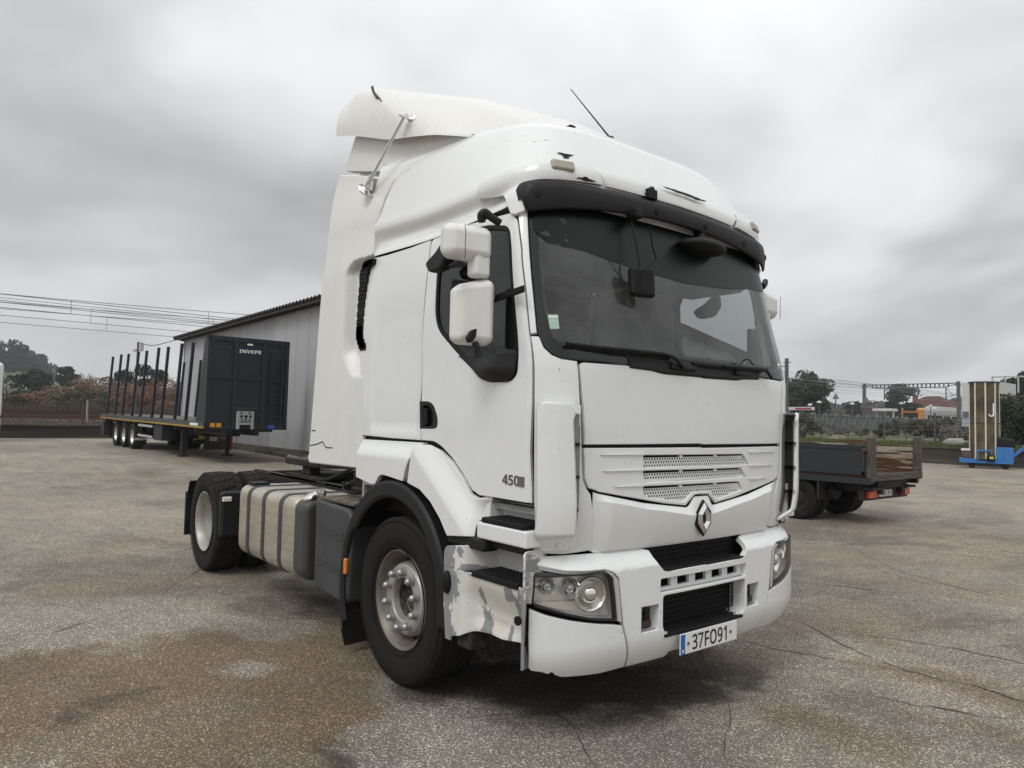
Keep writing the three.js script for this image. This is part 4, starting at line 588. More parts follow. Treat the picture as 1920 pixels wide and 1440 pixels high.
// --- roof deflector: fixed lower skirt and the tilted, cracked upper spoiler with its strut
{
  const S = sideMap(1.03, -2, 1.4, 3, 4.4);
  const TP = q1(262, 218, 290, 190, 318, 150, 360, 124, 410, 122, 440, 118, 620, 135, 900, 165, 1220, 208, 1420, 262, 1600, 325, 1720, 378);
  const BP = q1(188, 462, 300, 462, 400, 470, 540, 486, 640, 476, 800, 458, 1000, 447, 1220, 445, 1400, 400, 1600, 372, 1680, 374, 1725, 384);
  const zt0 = t => mix(1.0, .56, ss(.4, 1, t)), zb0 = t => mix(1.075, .60, ss(.4, 1, t));
  const topP = TP.map((p, i) => { const q = onZ(p, zt0(i / (TP.length - 1))); return [q.x, q.y - .06 * ss(.72, 1, i / (TP.length - 1))]; }), botP = BP.map((p, i) => { const q = onZ(p, zb0(i / (BP.length - 1))); return [q.x, q.y - .07 * ss(.7, 1, i / (BP.length - 1))]; });
  const curve = P => { const c = new THREE.CatmullRomCurve3(P.map(p => V(p[0], p[1], 0))); return t => c.getPoint(clamp(t)); };
  const ct = curve(topP), cb = curve(botP);
  // cross-section: skirt up the side, rounded shoulder, crowned top
  const N = 60, M = 28, pos = [], idx = [];
  for (let i = 0; i <= N; i++) { const t = i / N, a = cb(t), b = ct(t); const zb = zb0(t), zt = zt0(t);
    for (let k = 0; k <= M; k++) { const v = k / M; let p; if (v < .4) { const w = v / .4; p = V(mix(a.x, b.x, w), mix(a.y, b.y, w) - .012 * Math.sin(w * Math.PI) * 0, mix(zb, zt, w) + .03 * Math.sin(w * Math.PI)); if (w > .82) { const e = (w - .82) / .18; p.z -= .035 * e * e; } } else { const w = (v - .4) / .6; p = V(b.x + .05 * w, b.y + .035 * Math.sin(w * Math.PI / 2), (zt - .035) * (1 - w)); } pos.push(p.x, p.y, p.z); } }
  for (let i = 0; i < N; i++) for (let k = 0; k < M; k++) { const a = i * (M + 1) + k, b = a + 1, c = a + M + 1, d = c + 1; idx.push(a, b, d, a, d, c); }
  const g = new THREE.BufferGeometry(); g.setAttribute('position', new THREE.Float32BufferAttribute(pos, 3)); const uvs = []; for (let i = 0; i < pos.length; i += 3) uvs.push(pos[i], pos[i + 1] + pos[i + 2]); g.setAttribute('uv', new THREE.Float32BufferAttribute(uvs, 2)); g.setIndex(idx); g.computeVertexNormals();
  const h = g.toNonIndexed(); const up = part('roof_spoiler', [h, flipZ(h)], MT.white2, truck);
  const crk = q1(440, 118, 448, 150, 462, 175, 480, 195, 495, 215, 508, 236).map(p => { const q = onZ(p, 1.05); return q; });
  part('spoiler_crack', [tube(crk, .006, 30, 4), tube(crk.slice(0, 4).map(p => p.clone().add(V(-.012, .0, .002))), .009, 16, 4)], mat(.09, .085, .08, .8), up);
  // lower skirt
  const lp = invs(S, [...q1(222, 682, 240, 702, 500, 702, 600, 650, 800, 560, 1000, 500, 1180, 452, 1000, 440, 600, 440, 300, 440)]);
  const lz = (x, y) => V(x, y, 1.0 - .1 * ss(-.2, .7, x)); lz.dom = S.dom; lz.n = V(0, 0, 1);
  const lg = patch(lp, lz, { b: .005, th: .06, h: .06 }); part('spoiler_skirt', [lg, flipZ(lg), bb(-1.15, -.6, 3.36, 3.62, -.95, .95)], MT.white2, truck);
  for (const s of [1, -1]) {
    const F = g2 => s > 0 ? g2 : flipZ(g2);
    const a = onZ(q1(655, 330)[0], 1.12), b = onZ(q1(432, 735)[0], 1.14), c = onZ(q1(385, 835)[0], 1.15);
    const st = part('spoiler_strut', F(bar(a, c, .011)), MT.chrome, truck);
    const d1 = lathe([[0, .055], [.018, .05], [.022, .02], [.035, .012], [.066, .004], [.066, -.006], [0, -.006]], 20); d1.applyQuaternion(new THREE.Quaternion().setFromUnitVectors(V(0, 1, 0), a.clone().sub(c).normalize())); d1.translate(c.x, c.y, c.z - .01);
    const d2 = lathe([[0, .04], [.014, .035], [.016, .02], [.04, .006], [.04, 0]], 18); d2.rotateX(Math.PI / 2); const m = onZ(q1(705, 350)[0], 1.06); d2.translate(m.x, m.y, 1.045);
    part('strut_mount', F(join([d1, bar(b, b.clone().lerp(c, .9), .018)])), MT.chrome, st); part('strut_mount', F(join([d2, bar(m, V(a.x - .01, a.y + .015, a.z), .014), bar(V(a.x - .04, a.y + .03, a.z), V(a.x + .03, a.y - .005, a.z), .018)])), MT.chrome, st);
  }
}
// --- mirrors
{
  const XM = .93;
  const ext = (pts, d, bs, x) => { const s = new THREE.Shape(fillet(pts.map(p => { const q = onX(p, x); return [-q.z, q.y]; }), .035, 6).map(p => new THREE.Vector2(...p))); const g = new THREE.ExtrudeGeometry(s, { depth: d, bevelEnabled: true, bevelThickness: bs, bevelSize: bs, bevelOffset: -bs, bevelSegments: 6 }); g.rotateY(Math.PI / 2); g.translate(x - d, 0, 0); return g; };
  const upP = q1(948, 1105, 1000, 1068, 1170, 1052, 1225, 1090, 1240, 1140, 1240, 1330, 1226, 1440, 1145, 1432, 1125, 1385, 1085, 1368, 1078, 1330, 985, 1340, 945, 1300);
  const loP = q3(1092, 330, 1125, 272, 1210, 228, 1300, 222, 1322, 255, 1328, 640, 1300, 695, 1150, 702, 1092, 650);
  const ext4 = P => { const q = P.map(p => onX(p, XM)), z = q.map(v => v.z), y = q.map(v => v.y); return [Math.min(...z), Math.max(...z), Math.min(...y), Math.max(...y)]; };
  const shell = ([z0, z1, y0, y1], d, r, x, f) => { const g = new RoundedBoxGeometry(d, y1 - y0, z1 - z0, 8, r); g.translate(x - d / 2, (y0 + y1) / 2, (z0 + z1) / 2); const P = g.attributes.position; for (let i = 0; i < P.count; i++) { const v = V(P.getX(i), P.getY(i), P.getZ(i)); f(v, (v.z - z0) / (z1 - z0), (v.y - y0) / (y1 - y0)); P.setXYZ(i, v.x, v.y, v.z); } g.computeVertexNormals(); return g; };
  const XS = XM + .05, U = ext4(q1(950, 1038, 1240, 1350)), K = ext4(q1(1124, 1250, 1228, 1455)), L4 = ext4(q3(1094, 200, 1326, 702));
  const bow = (v, a, b) => { v.x += .03 * (1 - (2 * a - 1) ** 2) * (1 - (2 * b - 1) ** 2) - .05 * a * (v.x > XS - .06 ? 1 : .3); };
  for (const s of [1, -1]) {
    const F = g => s > 0 ? g : flipZ(g);
    const m = part('side_mirror', F(shell(L4, .12, .045, XS, (v, a, b) => { bow(v, a, b); if (a > .45 && b > .6) v.y -= .11 * (a - .45) * (b - .6) / .22 * .55; })), MT.white2, truck);
    const wm = part('wide_mirror', F(shell(U, .12, .05, XS, bow)), MT.white2, m);
    part('mirror_neck', F(shell(K, .085, .022, XS - .012, () => { })), MT.white2, m);
    part('mirror_rim', F(shell([L4[0] - .012, L4[1] - .012, L4[2] + .004, L4[3] - .012], .03, .014, XS - .095, () => { })), MT.black, m);
    part('mirror_face', F(shell([L4[0] + .02, L4[1] - .03, L4[2] + .03, L4[3] - .04], .006, .002, XS - .124, () => { })), MT.mirror, m);
    part('shell_seam', F(tube(q1(1078, 1075, 1083, 1130, 1080, 1220, 1078, 1310).map(p => { const q = onX(p, XS + .012); return q; }), .0022, 20, 4)), MT.black, m);
    const a = q1(1195, 1055, 1190, 1010, 1215, 990, 1260, 1025, 1320, 1065).map((p, i) => onX(p, mix(XM, .98, i / 4)));
    for (const g of [tube(a, .021, 30, 10), bar(onX(q3(1215, 650)[0], XM), onX(q3(1245, 770)[0], XM + .03), .018)]) part('mirror_arm', F(g), MT.plasticD, m);
    const fl = new THREE.Shape(fillet([[0, 0], [.10, .045], [.19, .11], [.2, .03], [.15, -.035], [.04, -.045]], .02).map(p => new THREE.Vector2(...p))), fg = new THREE.ExtrudeGeometry(fl, { depth: .05, bevelEnabled: true, bevelSize: .012, bevelThickness: .012, bevelSegments: 3 }); const at = onZ(q3(860, 125)[0], 1.30); fg.translate(at.x, at.y, 1.22); part('kerb_mirror', F(fg), MT.plasticD, m);
    // broken shell edges showing the dark inside
    if (s > 0) for (const [P, d] of [[q3(1178, 640, 1205, 590, 1235, 577, 1228, 630, 1205, 668, 1190, 672), .02], [q1(985, 1352, 1030, 1322, 1075, 1338, 1080, 1366, 1000, 1372), .006]]) part('broken_edge', patch(P.map(p => { const q = onX(p, XS + d); return [q.z, q.y]; }), frontMap(XS + d), { b: 0, th: .03 }), MT.black, m);
  }
  const w = q3(1365, 368, 1480, 330, 1560, 300).map(p => onZ(p, 1.19)); part('torn_seal', [beam(w[0], w[2], .035, .008), beam(w[0].clone().add(V(.0, -.015, .01)), w[2], .012, .012)], MT.black, truck);
  const an = [onZ([1070, 167], .1), onZ([1145, 260], .1)]; part('antenna', [bar(an[1], an[0], .006, .003, 6), lathe([[0, .05], [.02, .04], [.03, 0]], 12).translate(an[1].x, an[1].y - .03, an[1].z)], MT.black, truck);
  const hn = onZ([1069, 238], .4); part('roof_horn', bx(hn.x, hn.y - .01, .4, .06, .03, .05, .01), MT.black, truck);
}
// ================================================================== TRUCK: chassis, tank, wheels
{
  const fr = part('chassis_frame', [bb(-4.75, 1.15, .74, .96, .39, .42), bb(-4.75, 1.15, .74, .96, -.42, -.39), ...[-4.7, -3.4, -2.5, -1.6, -.6, .6].map(x => bb(x - .05, x + .05, .78, .94, -.4, .4)), bb(-4.75, 1.15, .74, .76, .34, .42), bb(-4.75, 1.15, .94, .96, .34, .42), bb(-4.75, 1.15, .74, .76, -.42, -.34), bb(-4.75, 1.15, .94, .96, -.42, -.34)], MT.under, truck);
  part('engine', [bb(-.9, 1.0, .45, 1.15, -.5, .5, .05), bb(-.6, .9, .98, 1.2, -1.0, 1.0, .02), bb(.5, 1.1, .4, .95, -.9, .9, .03)], MT.under, truck);
  part('gearbox', bb(-2.2, -.9, .5, .95, -.28, .28, .08), MT.under, truck);
  for (const x of [0, -3.92]) part('axle', [bar(V(x, .5, -1), V(x, .5, 1), .07), ...(x < -1 ? [new THREE.SphereGeometry(.26, 20, 14).translate(x, .5, 0), bb(x - .5, x + .5, .68, .76, .5, .58), bb(x - .5, x + .5, .68, .76, -.58, -.5)] : [])], MT.under, truck);
  // fifth wheel
  const s = new THREE.Shape(); s.moveTo(-.45, -.42); s.lineTo(.35, -.42); s.absarc(.1, 0, .48, -1.05, 1.05, false); s.lineTo(-.45, .42); s.lineTo(-.45, .16); s.lineTo(-.1, .06); s.lineTo(-.1, -.06); s.lineTo(-.45, -.16);
  const fg = new THREE.ExtrudeGeometry(s, { depth: .05, bevelEnabled: true, bevelSize: .01, bevelThickness: .01, bevelSegments: 2 }); fg.rotateX(-Math.PI / 2); fg.translate(-3.3, 1.10, 0);
  const fw = part('fifth_wheel', fg, mat(.022, .02, .018, .5, .3, { map: grimeTex }), truck);
  part('fifth_wheel_mount', [bb(-3.7, -2.95, .97, 1.0, -.45, .45), ...[.33, -.33].map(z => bb(-3.4, -3.2, 1.0, 1.1, z - .06, z + .06, .02))], MT.under, fw);
  // catwalk, hoses, bracket behind the cab
  const cat = []; for (let z = -.38; z <= .38; z += .076) cat.push(bb(-2.4, -1.35, 1.0, 1.015, z - .025, z + .025)); cat.push(bb(-2.4, -2.36, .97, 1.0, -.42, .42), bb(-1.4, -1.36, .97, 1.0, -.42, .42));
  part('catwalk', cat, MT.under, truck);
  part('cab_mount', [beam(V(-1.3, .96, .52), V(-1.22, 1.27, .52), .1, .12), beam(V(-1.22, 1.27, .52), V(-.95, 1.24, .52), .06, .1), beam(V(-1.3, .96, -.52), V(-1.22, 1.27, -.52), .1, .12), bb(-1.3, -1.2, 1.2, 1.27, -.6, .6), bb(-1.0, -.6, 1.1, 1.2, -1.0, 1.0)], MT.under, truck);
  for (const [z, y] of [[.1, 1.22], [-.05, 1.2]]) { const pts = []; for (let k = 0; k <= 120; k++) { const t = k / 120, a = t * 24; pts.push(V(-1.25 - t * 1.0, y - .12 * Math.sin(t * Math.PI) + .035 * Math.cos(a), z + .25 + .035 * Math.sin(a))); } part('coiled_hose', tube(pts, .008, 240, 5), MT.black, truck); }
  part('cable', [tube([V(-1.15, 1.28, .6), V(-1.6, 1.2, .66), V(-2.1, 1.06, .7), V(-2.5, 1.02, .66), V(-2.4, .98, .58)], .012, 40, 6), tube([V(-1.0, 1.12, .6), V(-1.3, 1.08, .9), V(-1.5, 1.02, .8), V(-1.9, 1.03, .6)], .014, 40, 6), tube([V(-.8, 1.1, .75), V(-1.1, 1.04, .95), V(-1.45, 1.05, .85), V(-1.7, 1.0, .5)], .01, 40, 6)], MT.black, truck);
  part('air_bottle', [bar(V(-2.6, .84, .62), V(-1.7, .84, .62), .11, .11, 18), bar(V(-1.5, 1.0, .6), V(-1.5, 1.06, .6), .07, .07, 16), bb(-1.45, -1.2, .95, 1.05, .5, .8, .02)], MT.under, truck);
  // fuel tank with three straps
  const tz0 = .58, tz1 = 1.20, ty0 = .335, ty1 = .965, tank = fillet([[tz0, ty0], [tz1, ty0], [tz1, ty1], [tz0, ty1]], [.1, .13, .1, .1], 8);
  const prism = (P, x0, x1, bev) => { const g = new THREE.ExtrudeGeometry(new THREE.Shape(P.map(p => new THREE.Vector2(-p[0], p[1]))), { depth: x1 - x0 - 2 * bev, bevelEnabled: bev > 0, bevelSize: bev, bevelThickness: bev, bevelOffset: -bev, bevelSegments: 4 }); g.rotateY(Math.PI / 2); g.translate(x0 + bev, 0, 0); return g; };
  for (const sg of [1, -1]) {
    const F = g => sg > 0 ? g : flipZ(g);
    const tk = part('fuel_tank', F(prism(tank, -2.885, -1.60, .03)), MT.alu, truck); part('tank_end', F(prism(inset(area2(tank) < 0 ? tank.slice().reverse() : tank, .006), -1.63, -1.40, .05)), mat(.05, .049, .046, .5), tk);
    for (const x of [-2.62, -2.25, -1.87]) { const o = inset(area2(tank) < 0 ? tank.slice().reverse() : tank, -.008); part('tank_strap', F(join([prism(o, x - .032, x + .032, .003)])), MT.bluegrey, tk); }
    const cp = lathe([[0, .05], [.055, .05], [.06, .03], [.062, 0], [.0, 0]], 24); cp.rotateX(.5); cp.translate(-1.50, .955, 1.10); part('tank_cap', F(cp), MT.chrome, tk);
    part('tank_valve', F(join([-.04, 0, .04].map(d => bar(V(-1.58 + d, .96, .98), V(-1.58 + d, 1.02, .98), .016)).concat([bar(V(-1.64, 1.0, .98), V(-1.52, 1.0, .98), .012)]))), MT.chrome, tk);
    part('tank_lamp', F(bb(-2.85, -2.65, .965, .995, 1.0, 1.14, .012)), MT.black, tk);
    // battery box
    const bp = fillet([[-1.19, .36], [-.655, .33], [-.62, .68], [-.60, .90], [-.66, .98], [-1.16, 1.0], [-1.2, .97]], [.05, .05, 0, .04, .06, .03, .03], 5);
    const bs = new THREE.ExtrudeGeometry(new THREE.Shape(bp.map(p => new THREE.Vector2(...p))), { depth: .54, bevelEnabled: true, bevelSize: .025, bevelThickness: .025, bevelOffset: -.025, bevelSegments: 4 }); bs.translate(0, 0, .635);
    const bxm = part('battery_box', F(bs), MT.bluegrey, truck);
    for (const y of [.545, .785]) part('box_rib', F(join([beam(V(-1.16, y + .01, 1.2), V(-.72, y - .02, 1.2), .012, .012), beam(V(-1.16, y + .045, 1.2), V(-.72, y + .015, 1.2), .012, .012)])), MT.bluegrey, bxm);
    part('side_marker', F(join([bb(-.665, -.635, .545, .655, 1.195, 1.225, .012)])), MT.orange, bxm);
    part('box_lid', F(join([bb(-1.19, -.62, 1.0, 1.02, .62, 1.18, .005)])), mat(.21, .18, .14, .85, 0, { map: rep(grimeTex, 2) }), bxm);
    // rear mudguards
    const guard = (a0, a1, R) => { const rings = []; for (let k = 0; k <= 20; k++) { const a = mix(a0, a1, k / 20); rings.push([-3.92 + Math.cos(a) * R, .52 + Math.sin(a) * R]); } const g = []; for (let k = 0; k < 20; k++) g.push(beam(V(rings[k][0], rings[k][1], .9), V(rings[k + 1][0], rings[k + 1][1], .9), .012, .66)); return g; };
    part('mudguard', F(join([...guard(-.15, .42, .60), bb(-3.37, -3.28, .42, .86, .95, 1.235, .03), bb(-3.345, -3.305, .42, .86, .6, 1.2)])), MT.plasticD, truck);
    part('mudguard', F(join([...guard(2.5, 3.3, .60), bb(-4.56, -4.53, .28, .75, .58, 1.23)])), MT.plasticD, truck);
    part('side_lamp', F(bb(-3.27, -3.24, .77, .815, 1.15, 1.235, .008)), mat(.75, .7, .6, .3), truck);
  }
  part('underride_bar', [bb(-4.8, -4.72, .5, .62, -1.15, 1.15, .02), bb(-4.78, -4.7, .6, .8, -.5, -.4), bb(-4.78, -4.7, .6, .8, .4, .5)], MT.under, truck);
}
// ---- wheels
function tyreGeo(R, r, w, kind) { // axis z, centred
  const nA = kind ? 300 : 140, prof = []; const hw = w / 2;
  const P = [[r, -hw * .72], [r + .02, -hw * .86], [r + .07, -hw * .97], [(R + r) / 2 + .01, -hw], [R - .055, -hw * .97], [R - .02, -hw * .90], [R - .006, -hw * .84]]; const tz = []; const nT = kind ? 34 : 46; for (let i = 0; i <= nT; i++) tz.push([R, mix(-hw * .80, hw * .80, i / nT), 1]);
  const full = [...P.map(p => [...p, 0]), ...tz, ...P.slice().reverse().map(p => [p[0], -p[1], 0])];
  const pos = [], uv = [], idx = [], n = full.length;
  for (let a = 0; a <= nA; a++) { const th = a / nA * Math.PI * 2; for (const [rad, z, t] of full) { let q = rad; if (t) { const k = z / hw; let g = 0; if (kind) { const ph = th * 26 / 1; const zz = k * 3.2; const seg = Math.abs(k) > .42 ? .5 : 0; const s1 = Math.sin(ph + seg * Math.PI * 2 * .5 + (Math.abs(k) > .42 ? 0 : zz * .9)); if (s1 > .82) g = .013; if (Math.abs(Math.abs(k) - .42 - .02 * Math.sin(ph * 2)) < .035 || Math.abs(k + .03 * Math.sin(ph * 2)) < .03) g = .014; } else { for (const c of [-.5, -.18, .18, .5]) if (Math.abs(k - c - .012 * Math.sin(th * 60)) < .028) g = .011; if (Math.abs(k) > .68 && Math.sin(th * 90) > .6) g = .004; } q -= g + .012 * (k * k); } pos.push(Math.cos(th) * q, Math.sin(th) * q, z); uv.push(th * .5, z + rad * 1.3); } }
  for (let a = 0; a < nA; a++) for (let k = 0; k < n - 1; k++) { const i = a * n + k; idx.push(i, i + n, i + 1, i + 1, i + n, i + n + 1); }
  const g = new THREE.BufferGeometry(); g.setAttribute('position', new THREE.Float32BufferAttribute(pos, 3)); g.setAttribute('uv', new THREE.Float32BufferAttribute(uv, 2)); g.setIndex(idx); g.computeVertexNormals(); return g;
}
function sideRings(R, r, z) { const g = []; for (const [q, t] of [[r + .022, .004], [R - .075, .003], [R - .03, .003]]) g.push(new THREE.TorusGeometry(q, t, 6, 90).translate(0, 0, z)); return g; }
const nutGeo = (() => { const a = new THREE.CylinderGeometry(.0215, .0235, .036, 6), b = new THREE.CylinderGeometry(.012, .0215, .014, 10), c = new THREE.CylinderGeometry(.029, .029, .008, 18); b.translate(0, .025, 0); c.translate(0, -.014, 0); const g = join([a, b, c]); g.rotateX(Math.PI / 2); return g; })();
const TR = .507, RR = .297, nutM = mat(.36, .36, .35, .42, .5);
const frontTyre = join([tyreGeo(TR, RR, .312, 0), ...sideRings(TR, RR, .152)]);
const rearTyre = join([tyreGeo(TR, RR, .312, 1), ...sideRings(TR, RR, .150)]);
function frontWheel(z, s) {
  const w = new THREE.Group(); w.name = 'wheel'; w.position.set(0, .502, z * s); if (s < 0) w.rotation.y = Math.PI; truck.add(w);
  part('tyre', frontTyre, MT.rubber, w);
  const rim = part('rim', wheelLathe([[.297, -.13], [.29, -.12], [.27, -.06], [.265, .02], [.272, .07], [.284, .095], [.298, .118], [.303, .126], [.300, .132], [.290, .130], [.280, .112], [.262, .085], [.25, .055], [.236, .03], [.225, .028]], 72), MT.rustRim, w);
  part('wheel_disc', wheelLathe([[.232, .02], [.224, .075], [.212, .098], [.200, .106], [.140, .110], [.132, .108], [.126, .10], [.122, .06]], 64), MT.rim, rim);
  part('hub', [wheelLathe([[.122, .062], [.118, .02], [.104, .0], [.07, .002], [.066, .03], [.0, .034]], 48), ...[0, 1, 2, 3, 4, 5].map(k => bx(Math.cos(k) * .085, Math.sin(k) * .085, .01, .018, .018, .02))], mat(.16, .155, .145, .55, .4, { map: rep(grimeTex, 4) }), rim);
  for (let k = 0; k < 10; k++) { const a = k / 10 * 2 * Math.PI + .25, m = part('wheel_nut', nutGeo, nutM, rim); m.position.set(Math.cos(a) * .1675, Math.sin(a) * .1675, .126); }
  for (let k = 0; k < 10; k++) { const a = (k + .5) / 10 * 2 * Math.PI + .25; const h = part('vent_hole', new THREE.SphereGeometry(.018, 10, 8).scale(1, 1, .3), MT.black, rim); h.position.set(Math.cos(a) * .228, Math.sin(a) * .228, .05); }
}
for (const s of [1, -1]) {
  frontWheel(1.035, s);
  const w = new THREE.Group(); w.name = 'wheel'; w.position.set(-3.92, .502, 1.065 * s); if (s < 0) w.rotation.y = Math.PI; truck.add(w);
  part('tyre', rearTyre, MT.tread, w);
  const rim = part('rim', wheelLathe([[.297, -.13], [.27, -.05], [.26, .04], [.274, .09], [.290, .122], [.303, .134], [.305, .142], [.298, .145], [.286, .135], [.270, .112], [.256, .06], [.244, -.02], [.225, -.07], [.20, -.085]], 72), MT.rim, w);
  part('wheel_disc', wheelLathe([[.25, -.06], [.225, -.075], [.205, -.085], [.14, -.088], [.135, -.03], [.125, .0], [.06, .004], [0, .006]], 60), MT.rim, rim);
  for (let k = 0; k < 10; k++) { const a = k / 10 * 2 * Math.PI, m = part('wheel_nut', nutGeo, nutM, rim); m.position.set(Math.cos(a) * .1675, Math.sin(a) * .1675, -.072); }
  const w2 = new THREE.Group(); w2.name = 'inner_wheel'; w2.position.set(-3.92, .502, .715 * s); truck.add(w2);
  part('tyre', rearTyre, MT.tread, w2); part('rim', wheelLathe([[.297, -.13], [.26, -.05], [.26, .05], [.297, .13]], 40), MT.rim, w2);
}
// ================================================================== THE YARD AND ITS SURROUNDINGS
const gY = (x, z) => .2 * ss(-8, -30, x);
{ // weathered asphalt: one sheet, finely divided near the truck; stains are dirt with their own outline
  const stoneC = 2048, A = new Float32Array(stoneC * stoneC), B = new Float32Array(stoneC * stoneC);
  for (let i = 0; i < A.length; i++) { A[i] = .48; B[i] = .15; }
  for (let k = 0; k < 230000; k++) { const cx = rnd() * stoneC, cy = rnd() * stoneC, r = 1.1 + 2.9 * rnd() * rnd(), g = (.54 + .36 * rnd()) * (rnd() < .10 ? 1.35 : 1) * (rnd() < .14 ? .6 : 1), hh = .45 + .55 * rnd(); const q = Math.ceil(r); for (let j = -q; j <= q; j++) for (let i = -q; i <= q; i++) { const d2 = i * i + j * j; if (d2 > r * r) continue; const p = ((Math.floor(cy + j) + stoneC) % stoneC) * stoneC + (Math.floor(cx + i) + stoneC) % stoneC, hgt = hh * (1 - .5 * d2 / (r * r)); if (hgt > B[p]) { B[p] = hgt; A[p] = g; } } }
  const col = dataTex(stoneC, (x, y, i, j) => { const g = A[j * stoneC + i]; return [g, g * .985, g * .955]; });
  const bmp = dataTex(stoneC, (x, y, i, j) => grey(B[j * stoneC + i]), false);
  for (const t of [col, bmp]) { t.repeat.set(1 / 3.6, 1 / 3.6); }
  const N = 640, pos = [], cols = [], uv = [], idx = [], X0 = 1.6, Z0 = 2.2, f = (t) => 2.4 * Math.sinh(t * 6.6);
  // stains: pixel, radii in metres (along the ground), kind
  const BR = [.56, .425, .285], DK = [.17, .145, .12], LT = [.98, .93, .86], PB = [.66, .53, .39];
  const st = [[120, 1290, .9, .5, BR, 1], [330, 1250, .7, .45, BR, 1], [420, 1330, .8, .4, BR, .9], [200, 1400, .8, .3, PB, .8], [600, 1290, .5, .5, BR, .9], [560, 1190, .6, .45, BR, .75], [660, 1230, .5, .3, BR, .8], [500, 1430, .6, .3, BR, .6],
    [185, 1322, .12, .07, DK, .6], [280, 1300, .16, .07, DK, .5], [150, 1335, .14, .04, DK, .45], [620, 1400, .28, .18, DK, .55], [620, 1440, .3, .18, DK, .5],
    [300, 1090, 1.0, .35, PB, .55], [420, 1100, .8, .25, DK, .35], [560, 1130, .6, .25, DK, .4], [660, 1140, .5, .3, DK, .4],
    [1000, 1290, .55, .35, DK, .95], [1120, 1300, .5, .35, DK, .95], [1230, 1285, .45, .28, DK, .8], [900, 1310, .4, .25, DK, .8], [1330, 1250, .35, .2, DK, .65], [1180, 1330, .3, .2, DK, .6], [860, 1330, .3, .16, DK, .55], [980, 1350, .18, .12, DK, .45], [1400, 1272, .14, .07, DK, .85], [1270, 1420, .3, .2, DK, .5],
    [1500, 1340, .3, .14, PB, .6], [1570, 1375, .4, .14, BR, .6], [1800, 1275, .55, .12, BR, .75], [1880, 1300, .4, .12, BR, .7], [1650, 1160, .7, .3, PB, .5], [1560, 1180, .6, .25, PB, .55], [1420, 1240, .3, .1, PB, .5], [1840, 1360, .4, .12, PB, .5], [1750, 1100, 1.0, .3, PB, .35], [1600, 1040, 1.2, .4, PB, .35], [1500, 1000, 1.6, .5, DK, .35], [760, 1380, .5, .25, LT, .6], [1050, 1400, .9, .35, LT, .5], [480, 1262, .22, .10, LT, .6], [520, 1180, .35, .22, LT, .5], [380, 1170, .5, .25, LT, .4], [100, 1180, 1.1, .4, LT, .4], [70, 1415, .3, .08, LT, .6]].map(s => { const c = onY([s[0], s[1]], 0); const d = V(c.x - CP.x, 0, c.z - CP.z).normalize(); return { x: c.x, z: c.z, dx: d.x, dz: d.z, ra: s[2], rb: s[3] * 1.5, c: s[4], w: s[5] }; });
  for (let j = 0; j <= N; j++) for (let i = 0; i <= N; i++) {
    const x = X0 + f(i / N * 2 - 1), z = Z0 + f(j / N * 2 - 1), far = Math.hypot(x - X0, z - Z0);
    pos.push(x, gY(x, z) + .006 * (fbm(x * .7, z * .7, 2, 2) - .5) * ss(40, 10, far), z); uv.push(x, z);
    let c = [1.02, .915, .785]; const m1 = fbm(x * .22, z * .22, 4, 4), m2 = fbm(x * 1.3, z * 1.3, 9, 4), m3 = fbm(x * 5, z * 5, 14, 3);
    let k = .86 + .4 * (m1 - .5) + .34 * (m2 - .5) + .3 * (m3 - .5) + .24 * (vn(x * 17, z * 17, 3) - .5); c = c.map(v => v * k);
    const br = ss(.54, .66, fbm(x * .35 + 7, z * .35, 23, 4)) * .3; c = c.map((v, q) => mix(v, v * [.92, .82, .68][q], br));
    const dk = ss(.58, .66, fbm(x * .9 + 3, z * .9 - 8, 31, 6, .58)) * .20; c = c.map(v => v * (1 - dk));
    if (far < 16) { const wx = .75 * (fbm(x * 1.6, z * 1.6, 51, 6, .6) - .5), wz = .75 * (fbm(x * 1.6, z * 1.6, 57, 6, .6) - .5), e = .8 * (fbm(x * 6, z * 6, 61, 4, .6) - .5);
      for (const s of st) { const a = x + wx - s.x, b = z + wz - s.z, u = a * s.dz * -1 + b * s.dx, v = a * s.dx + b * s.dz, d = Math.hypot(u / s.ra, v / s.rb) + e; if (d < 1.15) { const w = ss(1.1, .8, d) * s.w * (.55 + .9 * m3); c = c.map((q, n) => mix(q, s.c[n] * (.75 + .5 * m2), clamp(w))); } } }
    cols.push(c[0] * 1.07, c[1] * 1.06, c[2] * 1.06);
  }
  for (let j = 0; j < N; j++) for (let i = 0; i < N; i++) { const a = j * (N + 1) + i, b = a + 1, c = a + N + 1, d = c + 1; idx.push(a, c, b, b, c, d); }
  const g = new THREE.BufferGeometry(); g.setAttribute('position', new THREE.Float32BufferAttribute(pos, 3)); g.setAttribute('color', new THREE.Float32BufferAttribute(cols, 3)); g.setAttribute('uv', new THREE.Float32BufferAttribute(uv, 2)); g.setIndex(idx); g.computeVertexNormals();
  const gm = new THREE.Mesh(g, new THREE.MeshStandardMaterial({ vertexColors: true, map: col, bumpMap: bmp, bumpScale: .012, roughness: .85 })); gm.name = 'asphalt_yard'; gm.userData.kind = 'structure'; scene.add(gm);
  // cracks
  const crk = mat(.075, .066, .056, .95);
